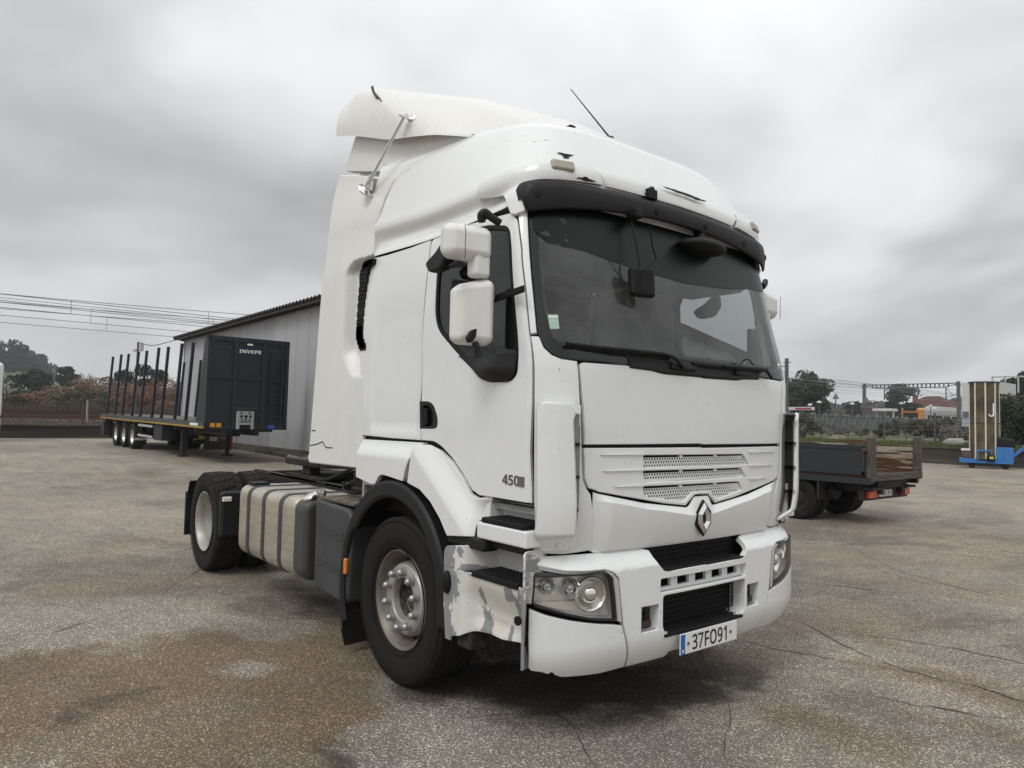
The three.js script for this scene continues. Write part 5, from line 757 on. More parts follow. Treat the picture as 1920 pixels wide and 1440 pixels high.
  [[[1480, 1012], [1600, 1020], [1750, 1035], [1919, 1052]], [[1180, 1210], [1330, 1200], [1480, 1222], [1600, 1248], [1760, 1268]], [[1500, 1170], [1640, 1185], [1780, 1172], [1919, 1182]], [[1590, 950], [1720, 962], [1860, 985], [1919, 990]], [[1690, 1130], [1790, 1110], [1919, 1100]], [[860, 1345], [1010, 1338], [1060, 1360], [1120, 1440]], [[20, 905], [180, 897], [300, 900]], [[200, 1045], [330, 1035], [420, 1000]], [[1560, 1000], [1700, 1075], [1919, 1130]], [[0, 870], [120, 862], [260, 868]], [[430, 1130], [560, 1122], [640, 1136]], [[1640, 1300], [1780, 1330], [1919, 1350]], [[560, 1085], [700, 1075]], ...Array.from({ length: 34 }, (_, q) => { const right = q % 3 > 0, c = right ? V(rr(-7, 4.5), 0, rr(-14, .5)) : V(rr(-14, -2), 0, rr(1.8, 5)); let a = right ? rr(-.5, .7) + (rnd() < .35 ? 1.6 : 0) : rr(-.4, .4) + 1.5; const o = [c.clone()]; for (let i = 0, n = 3 + Math.floor(rnd() * 5); i < n; i++) { a += rr(-.5, .5); c.x += Math.cos(a) * rr(.4, .9); c.z += Math.sin(a) * rr(.4, .9); o.push(c.clone()); } return o; })].forEach((L, n) => {
    const P = L.map(p => p.isVector3 ? p : onY(p, 0)), cv = new THREE.CatmullRomCurve3(P), len = cv.getLength(), m = Math.ceil(len / .06), pp = [], ii = [], uvv = []; for (let k = 0; k <= m; k++) { const q = cv.getPointAt(k / m), w = .0015 + .014 * Math.max(0, fbm(k * .31, n * 3.3, 5, 3) - .40) * 2 * ss(0, .1, k / m) * ss(1, .9, k / m), a = .22 * (fbm(k * .10, n, 8, 5) - .5) + .03 * (hash3(k, n, 3) - .5); const y = gY(q.x, q.z) + .004; pp.push(q.x + a, y, q.z + a - w, q.x + a, y, q.z + a + w); uvv.push(0, 0, 1, 0); if (k) { const e = k * 2; ii.push(e - 2, e - 1, e, e - 1, e + 1, e); } }
    const cg = new THREE.BufferGeometry(); cg.setAttribute('position', new THREE.Float32BufferAttribute(pp, 3)); cg.setAttribute('uv', new THREE.Float32BufferAttribute(uvv, 2)); cg.setIndex(ii); cg.computeVertexNormals(); const cm = part('asphalt_crack', cg, crk, gm);
  });
}
// ---- vegetation builders
function leaves(n, fn, size, flatness = 1) { // n small faces spread through a volume
  const pos = new Float32Array(n * 9), nor = new Float32Array(n * 9);
  for (let k = 0; k < n; k++) { const [c, s] = fn(k), a = V(rr(-1, 1), rr(-1, 1), rr(-1, 1)).normalize(), b = V(rr(-1, 1), rr(-1, 1) * flatness, rr(-1, 1)).cross(a).normalize(), d = s * size * rr(.6, 1.4), nn = a.clone().cross(b).normalize(); [[a, 1], [b, .8], [a.clone().negate().addScaledVector(b, -.6), .8]].forEach(([v, m], i) => { pos[k * 9 + i * 3] = c.x + v.x * d * m; pos[k * 9 + i * 3 + 1] = c.y + v.y * d * m; pos[k * 9 + i * 3 + 2] = c.z + v.z * d * m; nor[k * 9 + i * 3] = nn.x; nor[k * 9 + i * 3 + 1] = nn.y; nor[k * 9 + i * 3 + 2] = nn.z; }); }
  const g = new THREE.BufferGeometry(); g.setAttribute('position', new THREE.BufferAttribute(pos, 3)); g.setAttribute('normal', new THREE.BufferAttribute(nor, 3)); g.setAttribute('uv', new THREE.BufferAttribute(new Float32Array(n * 6), 2)); return g;
}
function clumps(R, H, y0, n) { const c = []; for (let i = 0; i < n; i++) { const a = rnd() * 6.283, t = rnd(), q = Math.sqrt(rnd()), y = y0 + H * t, env = Math.sin(Math.PI * clamp(.12 + .83 * t)) ** .8; c.push([V(Math.cos(a) * R * q * env, y, Math.sin(a) * R * q * env), rr(.22, .42) * Math.min(R, H)]); } return c; }
const inClump = C => () => { const [c, r] = C[Math.floor(rnd() * C.length)], v = V(rr(-1, 1), rr(-1, 1), rr(-1, 1)); if (v.lengthSq() > 1) v.normalize(); const l = v.length(); v.multiplyScalar(r * (l < .5 ? l + .35 : l)); v.y *= .8; return [c.clone().add(v), 1]; };
const LM = {
  dark: mat(.022, .030, .016, .9), ever: mat(.032, .045, .020, .9), olive: mat(.085, .085, .048, .9), brown: mat(.20, .138, .095, .95), rust: mat(.205, .115, .072, .95), twig: mat(.21, .165, .13, .95), grey: mat(.17, .155, .135, .95), grass: mat(.085, .105, .025, .95), reed: mat(.165, .125, .085, .95), far: mat(.055, .062, .050, .95), trunk: mat(.06, .048, .036, .95)
};
function plant(name, label, cat, group, [x, y, z], R, H, y0, lm, n, size, trunk = true) {
  const t = thing(name, label, cat, group); t.position.set(x, y, z); t.rotation.y = rnd() * 6;
  const C = clumps(R, H - y0, y0, Math.max(8, Math.round(10 + R * 4)));
  if (trunk) { const g = [bar(V(0, -.1, 0), V(.05 * R, y0 + (H - y0) * .5, .04 * R), .035 * H * .6, .012 * H, 7)]; for (let k = 0; k < 5; k++) { const c = C[Math.floor(rnd() * C.length)][0]; g.push(bar(V(.02 * R, y0 * .7 + .1 * k, 0), c, .012 * H, .004 * H, 5)); } part('trunk', g, LM.trunk, t); }
  part('crown', leaves(n, inClump(C), size), lm, t); return t;
}
function bareTree(name, label, group, [x, y, z], H, spread, lm, n = 5, dens = 1) { // leafless: branching limbs and a haze of twigs
  const t = thing(name, label, 'tree', group); t.position.set(x, y, z); const limbs = [], tips = [];
  const grow = (p, d, l, r, k) => { const e = p.clone().addScaledVector(d, l); limbs.push(bar(p, e, r, r * .6, 5)); if (k === 0) { tips.push([p, e]); return; } const m = k > 2 ? n : 3; for (let i = 0; i < m; i++) { const q = V(rr(-1, 1), rr(-.2, 1), rr(-1, 1)).multiplyScalar(spread).add(d).normalize(); grow(p.clone().lerp(e, rr(.55, 1)), q, l * rr(.6, .85), r * .5, k - 1); } };
  grow(V(0, -.1, 0), V(rr(-.05, .05), 1, rr(-.05, .05)).normalize(), H * .3, H * .02, 3); part('trunk', limbs, LM.trunk, t);
  const tw = []; for (const [a, b] of tips) for (let i = 0; i < 12 * dens; i++) { const p = a.clone().lerp(b, rnd()), q = p.clone().add(V(rr(-1, 1), rr(-.3, 1), rr(-1, 1)).normalize().multiplyScalar(H * rr(.06, .13))); tw.push(p, q); }
  const pos = []; for (let i = 0; i < tw.length; i += 2) { const a = tw[i], b = tw[i + 1], w = V(rr(-1, 1), rr(-1, 1), rr(-1, 1)).normalize().multiplyScalar(H * .0055); for (const v of [a.clone().add(w), a.clone().sub(w), b]) pos.push(v.x, v.y, v.z); }
  const g = new THREE.BufferGeometry(); g.setAttribute('position', new THREE.Float32BufferAttribute(pos, 3)); g.setAttribute('uv', new THREE.Float32BufferAttribute(new Float32Array(pos.length / 3 * 2), 2)); g.computeVertexNormals(); part('crown', g, lm, t); return t;
}
const concTex = dataTex(512, (x, y) => { const a = tfbm(x, y, 5, 6, 71), b = tfbm(x, y, 40, 4, 73), s = tfbm(x * 1, y * .12, 36, 3, 79); const g = .52 + .7 * (a - .5) + .25 * (b - .5) - .5 * Math.max(0, s - .5); return [g, g * .97, g * .90]; });
const wallM = mat(.52, .475, .40, .95, 0, { map: rep(concTex, .35), bumpMap: rep(bumpTex, .5), bumpScale: .01 });
const gravelM = mat(.50, .44, .37, .95, 0, { map: rep(concTex, 1.1), bumpMap: rep(bumpTex, .9), bumpScale: .04 });
const metG = mat(.10, .10, .10, .6, .3), rustM = mat(.085, .045, .028, .9);
// ---- railway along z behind the low wall on the left
solo('retaining_wall', [bb(-38.4, -38, -.3, .82, -50, 40), bb(-38.46, -37.95, .82, .88, -50, 40)], wallM, 'low dark stained concrete wall below the railway tracks', 'wall');
struct('railway_bed', (() => { const s = new THREE.Shape([[-57, .2], [-38.42, .2], [-38.42, .80], [-40.2, 1.02], [-56, 1.05], [-57, .9]].map(p => new THREE.Vector2(...p))); const g = new THREE.ExtrudeGeometry(s, { depth: 460, bevelEnabled: false }); g.translate(0, 0, -400); return g; })(), gravelM);
{ const tr = []; const stone = new THREE.InstancedMesh(new THREE.DodecahedronGeometry(.07, 0), gravelM, 3600), m4 = new THREE.Matrix4(); for (let i = 0; i < 3600; i++) { const t = rnd(), x = mix(-38.5, -41.2, t); m4.compose(V(x, mix(.80, 1.02, clamp((-38.42 - x) / 1.8)) + .02, rr(-14, 10)), new THREE.Quaternion().setFromEuler(new THREE.Euler(rr(0, 6), rr(0, 6), 0)), V(1, rr(.6, 1), 1).multiplyScalar(rr(.7, 1.5))); stone.setMatrixAt(i, m4); } stone.name = 'ballast_stones'; stone.userData.kind = 'stuff'; scene.add(stone); }
const trackX = [[-42.2], [-47.0], [-51.8]].map(a => a[0]);
trackX.forEach((x, i) => { const t = thing('railway_track', ['rusty railway track closest to the low concrete wall', 'rusty railway track in the middle of the railway', 'rusty railway track beside the brown scrub'][i], 'track', 'railway tracks'); for (const d of [-.83, .83]) part('rail', [bb(x + d - .035, x + d + .035, 1.16, 1.30, -400, 60), bb(x + d - .07, x + d + .07, 1.12, 1.16, -400, 60)], rustM, t); const sl = []; for (let z = -14; z < 12; z += .65) sl.push([z]); sl.forEach(([z]) => part('sleeper', bb(x - 1.3, x + 1.3, 1.02, 1.12, z - .12, z + .12), wallM, t)); });
// catenary masts and wires
function mast(x, z, h, arm, label) { const t = thing('catenary_mast', label, 'mast', 'railway masts'); part('post', [bb(x - .16, x + .16, .9, h, z - .14, z + .14)], metG, t); part('arm', [beam(V(x, h - .9, z), V(x + arm, h - .75, z), .12, .12), beam(V(x, h - 1.7, z), V(x + arm * .8, h - .8, z), .07, .07), beam(V(x - .4, h - .5, z), V(x + .5, h - .5, z), .1, .1), beam(V(x, h - 2.6, z), V(x + arm * .9, h - 2.5, z), .06, .06)], metG, t); part('insulator', bar(V(x + arm * .45, h - .83, z - .1), V(x + arm * .45, h - .83, z + .1), .12, .12, 8), mat(.09, .05, .035, .4), t); }
mast(-40.1, -72, 9.3, -3.2, 'dark railway mast with a side arm rising beside the windscreen of the white truck');
{ // portal over the tracks
  const t = thing('catenary_gantry', 'dark steel lattice gantry spanning the tracks above the orange train', 'gantry'), z = -123, a = -40.4, b = -55.2;
  for (const x of [a, b]) part('post', [bb(x - .22, x + .22, .8, 9.3, z - .2, z + .2), bb(x - .5, x + .5, 8.6, 8.75, z - .12, z + .12)], metG, t);
  part('beam', [bb(b, a, 8.95, 9.1, z - .2, z + .2), bb(b + 2, a - 2, 8.35, 8.47, z - .2, z + .2), beam(V(b, 8.95, z), V(b + 2, 8.4, z), .1, .2), beam(V(a, 8.95, z), V(a - 2, 8.4, z), .1, .2)], metG, t);
  for (let k = 0; k <= 18; k++) part('lattice_bar', bb(b + 1.4 + k * .66, b + 1.52 + k * .66, 8.4, 9.0, z - .15, z + .15), metG, t);
  for (const x of trackX.slice(0, 2).concat([-51.8])) part('dropper', [bb(x - .07, x + .07, 6.4, 8.5, z - .07, z + .07), beam(V(x, 6.6, z), V(x + 1.6, 7.4, z), .06, .06), beam(V(x, 8.3, z), V(x + 1.2, 6.9, z), .06, .06)], metG, t);
  const g2 = thing('catenary_gantry', 'distant lattice gantry half hidden behind the brown silo', 'gantry'); part('beam', [bb(-58, -38, 7.4, 7.5, -170.1, -169.9), bb(-58, -38, 8.0, 8.1, -170.1, -169.9), ...Array.from({ length: 24 }, (_, k) => bb(-57 + k * .8, -56.88 + k * .8, 7.4, 8.1, -170.1, -169.9))], metG, g2); for (const x of [-57.5, -38.3]) part('post', bb(x - .2, x + .2, .8, 8.4, -170.2, -169.8), metG, g2);
}
const wireM = mat(.16, .16, .165, .6);
[[-42.2, 6.9, 8.2, 'closest to the yard'], [-47.0, 7.0, 8.35, 'over the middle track'], [-51.8, 7.05, 8.5, 'over the far track']].forEach(([x, yc, ym, w], i) => {
  const t = thing('overhead_line', 'thin overhead contact wire and droppers ' + w, 'wire', 'railway overhead lines'); const seg = (z0, z1) => { const mm = []; for (let k = 0; k <= 14; k++) { const u = k / 14; mm.push(V(x, ym - .62 * 4 * u * (1 - u), mix(z0, z1, u))); } return tube(mm, .018, 28, 4); };
  part('contact_wire', bar(V(x, yc, 60), V(x, yc, -380), .017, .017, 4), wireM, t); part('messenger_wire', [seg(34, -19), seg(-19, -72), seg(-72, -123), seg(-123, -170), seg(87, 34)], wireM, t);
  for (const [z0, z1] of [[34, -19], [-19, -72]]) for (let k = 1; k < 7; k++) { const u = (k + i * .23) / 7.3; part('dropper', bar(V(x, yc, mix(z0, z1, u)), V(x, ym - 2.48 * u * (1 - u), mix(z0, z1, u)), .014, .014, 4), wireM, t); }
});
[[-40.3, 7.5], [-41.2, 7.2], [-55.2, 9.2], [-44.5, 7.7]].forEach(([x, y], i) => solo('feeder_cable', (() => { const p = []; for (let k = 0; k <= 40; k++) { const z = mix(60, -380, k / 40), u = ((z + 400) % 52) / 52; p.push(V(x, y - .35 * 4 * u * (1 - u) * .5, z)); } return tube(p, .018, 160, 4); })(), wireM, ['thin feeder cable highest above the tracks on the yard side', 'thin feeder cable just below the highest one on the yard side', 'thin feeder cable above the scrub side of the tracks', 'thin feeder cable between the overhead lines'][i], 'cable', 'railway feeder cables'));
// small post with a camera and a lamp, cable to the shed
{ const t = thing('camera_post', 'thin post with a small camera beside the end of the flatbed trailer', 'post'); part('pole', bar(V(-37.3, 0, -4.75), V(-37.3, 5.2, -4.75), .06, .05, 8), metG, t); part('camera', [bx(-37.0, 4.75, -4.55, .3, .13, .13, .03), bx(-37.2, 4.95, -4.9, .2, .4, .18, .03)], mat(.45, .45, .45, .5), t); part('cable', tube([V(-37.3, 5.2, -4.75), V(-36.2, 5.0, -5.2), V(-34.5, 5.3, -6.1)], .02, 20, 4), metG, t);
  const f = thing('fence_post', 'rusty thin post standing in front of the railway at the yard edge', 'post'); part('pole', bar(V(-38.2, .5, -2.55), V(-38.15, 3.0, -2.55), .045, .045, 6), rustM, f);
  const f2 = thing('fence_post', 'pale thin post between the rails and the scrub', 'post'); part('pole', bar(onX([163, 790], -40).setY(.9), onX([164, 750], -40), .05, .05, 6), mat(.3, .29, .27, .8), f2); }
// ---- scrub, trees and hill beyond the railway
{
  struct('scrubland', (() => { const n = 60, pos = [], idx = [], uv = []; for (let j = 0; j <= n; j++) for (let i = 0; i <= n; i++) { const x = -57 - 700 * (i / n) ** 2, z = 260 - 620 * j / n; const d = -57 - x; const h = .9 + d * .006 + 1.2 * (fbm(x * .02, z * .02, 3, 3) - .5) * ss(0, 60, d); pos.push(x, h, z); uv.push(x, z); } for (let j = 0; j < n; j++) for (let i = 0; i < n; i++) { const a = j * (n + 1) + i; idx.push(a, a + 1, a + n + 1, a + 1, a + n + 2, a + n + 1); } const g = new THREE.BufferGeometry(); g.setAttribute('position', new THREE.Float32BufferAttribute(pos, 3)); g.setAttribute('uv', new THREE.Float32BufferAttribute(uv, 2)); g.setIndex(idx); g.computeVertexNormals(); return g; })(), mat(.26, .21, .13, .95, 0, { map: rep(concTex, .05) }));
  // the hill: ridge falling from the left edge of the view
  const hd = 420; const ridge = [[-260, 690], [-120, 680], [0, 690], [40, 696], [90, 712], [130, 722], [190, 728], [280, 740], [420, 756], [560, 765]].map(p => { const d = ray(...p), h = Math.hypot(d.x, d.z); return CP.clone().addScaledVector(d, hd / h); });
  const rc = new THREE.CatmullRomCurve3(ridge), hp = [], hi = [], huv = []; const HN = 90; for (let k = 0; k <= HN; k++) { const p = rc.getPoint(k / HN), dir = V(p.x - CP.x, 0, p.z - CP.z).normalize(); for (let j = 0; j <= 14; j++) { const u = j / 10, q = p.clone().addScaledVector(dir, (u - 1) * 150); q.y = mix(1.5, p.y + 3 * (fbm(k * .35, 3, 2, 3) - .5), u < 1 ? Math.sin(u * Math.PI / 2) : 1 - (u - 1) * .5) + 2 * (fbm(q.x * .03, q.z * .03, 7, 3) - .5); hp.push(q.x, q.y, q.z); huv.push(q.x, q.z); } } for (let k = 0; k < HN; k++) for (let j = 0; j < 14; j++) { const a = k * 15 + j; hi.push(a, a + 15, a + 1, a + 1, a + 15, a + 16); }
  const hg = new THREE.BufferGeometry(); hg.setAttribute('position', new THREE.Float32BufferAttribute(hp, 3)); hg.setAttribute('uv', new THREE.Float32BufferAttribute(huv, 2)); hg.setIndex(hi); hg.computeVertexNormals();
  struct('hill', hg, mat(.30, .36, .15, .95, 0, { map: rep(concTex, .03) }));
  // dark wood along the hill top
  const wc = []; for (let k = 0; k < 80; k++) { const u = mix(.05, .43, k / 80) + rr(-.01, .01), p = rc.getPoint(u), dir = V(p.x - CP.x, 0, p.z - CP.z).normalize(); const b = p.clone().addScaledVector(dir, rr(-55, 5)); b.y -= rr(0, 6); const top = ss(.44, .34, u); for (let q = 0; q < 4; q++) wc.push([V(b.x + rr(-5, 5), b.y + rr(0, 9) * (.25 + top * .75), b.z + rr(-5, 5)), rr(2.2, 4)]); }
  const wm = struct('hilltop_wood', leaves(26000, inClump(wc), 1.0), mat(.026, .033, .026, .95), 'stuff');
  const P = (px, py, x) => onX([px, py], x);
  // brown scrub: overlapping shrubs told apart by their rounded crowns
  const row = [[20, 745, 'rust', 3.2], [75, 742, 'brown', 3.4], [130, 735, 'brown', 3.4], [205, 722, 'brown', 3.8], [240, 738, 'rust', 3.0], [275, 735, 'rust', 3.2], [305, 728, 'rust', 3.6], [330, 722, 'rust', 3.4], [352, 735, 'brown', 3.0], [165, 722, 'brown', 4.0], [50, 752, 'grey', 2.6], [110, 752, 'brown', 2.8], [-20, 748, 'brown', 3.4], [190, 750, 'olive', 2.6], [222, 745, 'olive', 2.6], [375, 725, 'brown', 3.8]];
  const rowLab = ['rust-red leafless shrub behind the white lorry', 'brown leafless shrub in front of the dark tree below the hill', 'brown leafless shrub left of the round bare tree', 'tall brown leafless shrub behind the first trailer stakes', 'rust-red shrub in front of the smaller bare tree', 'rust-red shrub below the dark pine', 'bright rust shrub right of the dark pine', 'tall rust shrub behind the middle trailer stakes', 'brown shrub against the shed corner', 'large brown shrub under the round bare tree', 'low grey twiggy shrub below the hill slope', 'low brown shrub left of the grey-green shrub', 'brown leafless shrub beyond the white lorry', 'low olive shrub at the trailer tail', 'low olive shrub beside the first trailer stake', 'tall brown shrub behind the shed corner'];
  row.forEach(([px, py, c, R], i) => { const x = -61 - (i % 4) * 2.6, p = P(px, py, x); plant('brown_shrub', rowLab[i], 'shrub', 'brown winter shrubs beyond the railway', [p.x, .9, p.z], R, p.y - .9, .15, LM[c], 12000, .075, false); });
  const gr = [[150, 772, 2.6, 742], [15, 780, 2.2, 750], [195, 775, 2.2, 748], [175, 765, 2.4, 735]]; gr.forEach(([px, , R, py], i) => { const p = P(px, py, -58.6 - i * .5); plant('green_shrub', ['spreading grey-green shrub with dark stems beside the trailer end', 'dark green bush at the rails by the white vehicle', 'olive bush behind the trailer tail', 'tall olive green bush under the bare tree'][i], 'shrub', 'green shrubs beyond the railway', [p.x, .9, p.z], R, p.y - .9, .2, [LM.olive, LM.ever, LM.olive, LM.olive][i], 9000, .075); });
  let p = P(165, 678, -70); bareTree('bare_tree', 'round leafless tree with pale twigs rising above the brown scrub', undefined, [p.x, .9, p.z], p.y - .9, .62, LM.twig, 5, 1.6);
  p = P(240, 690, -72); bareTree('bare_tree', 'smaller leafless tree behind the trailer stakes', undefined, [p.x, .9, p.z], p.y - .9, .6, LM.twig, 5, 1.2);
  p = P(350, 690, -66); bareTree('bare_tree', 'leafless tree beside the shed corner', undefined, [p.x, .9, p.z], p.y - .9, .6, LM.twig, 5, 1.2);
  p = P(267, 692, -80); plant('pine_tree', 'dark pine with a rounded crown behind the trailer stakes', 'tree', undefined, [p.x, 1, p.z], 3.0, p.y - 1, p.y * .35, LM.dark, 8000, .16);
  p = P(66, 700, -130); plant('evergreen_tree', 'dark green tree on the grass below the hill', 'tree', undefined, [p.x, 1.2, p.z], 3.4, p.y - 1.2, 1.2, LM.dark, 3600, .35);
  p = P(126, 692, -160); plant('evergreen_tree', 'small dark tree poking above the brown scrub left of the bare tree', 'tree', undefined, [p.x, 1.5, p.z], 1.8, p.y - 1.5, p.y * .55, LM.dark, 900, .5);
  p = P(10, 690, -60); bareTree('bare_tree', 'thin leafless sapling beside the white vehicle', undefined, [p.x, .9, p.z], p.y - .9, .4, LM.grey, 3, .8);
  const rd = []; struct('dry_reeds', (() => { const n = 9000, pos = []; for (let k = 0; k < n; k++) { const z = rr(-12, 12), x = rr(-57.2, -55.2), h = rr(.5, 1.25), w = .025; pos.push(x - w, 1.0, z, x + w, 1.0, z + w, x + rr(-.15, .15), 1.0 + h, z + rr(-.2, .2)); } const g = new THREE.BufferGeometry(); g.setAttribute('position', new THREE.Float32BufferAttribute(pos, 3)); g.setAttribute('uv', new THREE.Float32BufferAttribute(new Float32Array(n * 6), 2)); g.computeVertexNormals(); return g; })(), LM.reed, 'stuff');
}
// ---- shed on the left
{
  const t = thing('shed', 'long pale grey metal-clad shed with dark corrugated roof edge behind the trailer', 'building'), z0 = -6.2, xa = -34, xb = -8.5, D = 9.2;
  const tones = [0, 1, 2, 3].map(k => mat(.43 - .025 * k, .435 - .025 * k, .455 - .023 * k, .5, .1, { map: rep(dustTex, .4) })), pw = 1.0;
  const profile = (w, h) => { const s = new THREE.Shape(); s.moveTo(0, 0); const rib = [[0, 0], [.02, .03], [.06, .03], [.09, 0], [.32, 0], [.34, .008], [.36, 0], [.64, 0], [.66, .008], [.68, 0], [w, 0], [w, -.03], [0, -.03]]; const S = new THREE.Shape(rib.map(p => new THREE.Vector2(p[0], p[1]))); const g = new THREE.ExtrudeGeometry(S, { depth: h, bevelEnabled: false }); g.rotateX(-Math.PI / 2); return g; };
  const gf = profile(pw - .004, 4.75);      // rises along +y, ribs towards -z -> turned below
  let k = 0; for (let x = xa; x < xb - .01; x += pw, k++) { const g = flipZ(gf); const m = part('cladding_panel', g, tones[(k * 7 + (k % 3)) % 4], t); m.position.set(x, .45, z0); m.castShadow = true; }
  part('plinth', bb(xa, xb, -.3, .45, z0 - .2, z0 + .012), mat(.75, .72, .66, .9, 0, { map: rep(concTex, .5) }), t);
  k = 0; for (let z = z0 - D; z < z0 - .01; z += pw, k++) { const f = (z - z0 + D) / D, h = mix(3.2, 4.7, f); const g = profile(Math.min(pw - .004, z0 - z), h); { const Q = g.attributes.position; for (let i = 0; i < Q.count; i++) if (Q.getY(i) > h - .01) Q.setY(i, h + .183 * Q.getX(i)); } const g2 = g; g2.rotateY(-Math.PI / 2); const m = part('cladding_panel', g2, tones[(k * 5) % 4], t); m.position.set(xb, .45, z); }
  part('back_wall', [bb(xa, xb, 0, 3.4, z0 - D - .1, z0 - D), bb(xa - .02, xa + .05, 0, 5.0, z0 - D, z0 - .05)], tones[2], t);
  // corrugated roof sheet, falling to the back
  const n = 900, pos = [], idx = []; for (let i = 0; i <= n; i++) { const x = mix(xa - .55, xb + .4, i / n), w = .05 * Math.cos(i / 10 * 2 * Math.PI); for (const [z, y] of [[z0 + .45, 5.34], [z0 - D - .4, 3.55]]) { pos.push(x, y + w, z, x, y + w - .05, z); } } for (let i = 0; i < n; i++) { const a = i * 4; idx.push(a, a + 4, a + 2, a + 2, a + 4, a + 6, a + 1, a + 3, a + 5, a + 3, a + 7, a + 5, a, a + 1, a + 4, a + 1, a + 5, a + 4, a + 2, a + 6, a + 3, a + 3, a + 6, a + 7); }
  const g = new THREE.BufferGeometry(); g.setAttribute('position', new THREE.Float32BufferAttribute(pos, 3)); g.setAttribute('uv', new THREE.Float32BufferAttribute(new Float32Array(pos.length / 3 * 2), 2)); g.setIndex(idx); g.computeVertexNormals();
  const rf = part('roof', g, mat(.05, .045, .04, .9, 0, { map: grimeTex }), t); part('eave_board', bb(xa - .5, xb + .3, 5.17, 5.27, z0 + .36, z0 + .40), mat(.04, .038, .036, .8), rf);
  part('corner_trim', bb(xa - .03, xa + .08, .4, 5.2, z0 - .1, z0 + .05), tones[3], t);
}
// ================================================================== FLATBED TRAILER with stakes
const navy = mat(.010, .0135, .022, .5, 0, { map: rep(dustTex, .8) }), steelD = mat(.02, .02, .021, .6), whiteTxt = mat(.75, .75, .75, .5);
const textGeo = (s, size, f = globalThis.__f[1], depth = .01) => { const g = new TextGeometry(s, { font: f, size, depth, curveSegments: 3 }); g.computeBoundingBox(); const b = g.boundingBox; g.translate(-(b.min.x + b.max.x) / 2, -(b.min.y + b.max.y) / 2, 0); return g; };
function smallWheel(R, w, mr, parent, x, y, z, s) { const g = new THREE.Group(); g.name = 'wheel'; g.position.set(x, y, z); if (s < 0) g.rotation.y = Math.PI; parent.add(g); const hw = w / 2; part('tyre', wheelLathe([[R * .57, -hw * .8], [R * .75, -hw], [R * .95, -hw * .95], [R, -hw * .75], [R, hw * .75], [R * .95, hw * .95], [R * .75, hw], [R * .57, hw * .8]], 40), MT.rubber, g); part('rim', wheelLathe([[R * .57, hw * .8], [R * .53, hw * .78], [R * .50, hw * .3], [R * .42, hw * .1], [R * .32, hw * .35], [R * .25, hw * .55], [R * .12, hw * .6], [0, hw * .6]], 36), mr, g); return g; }
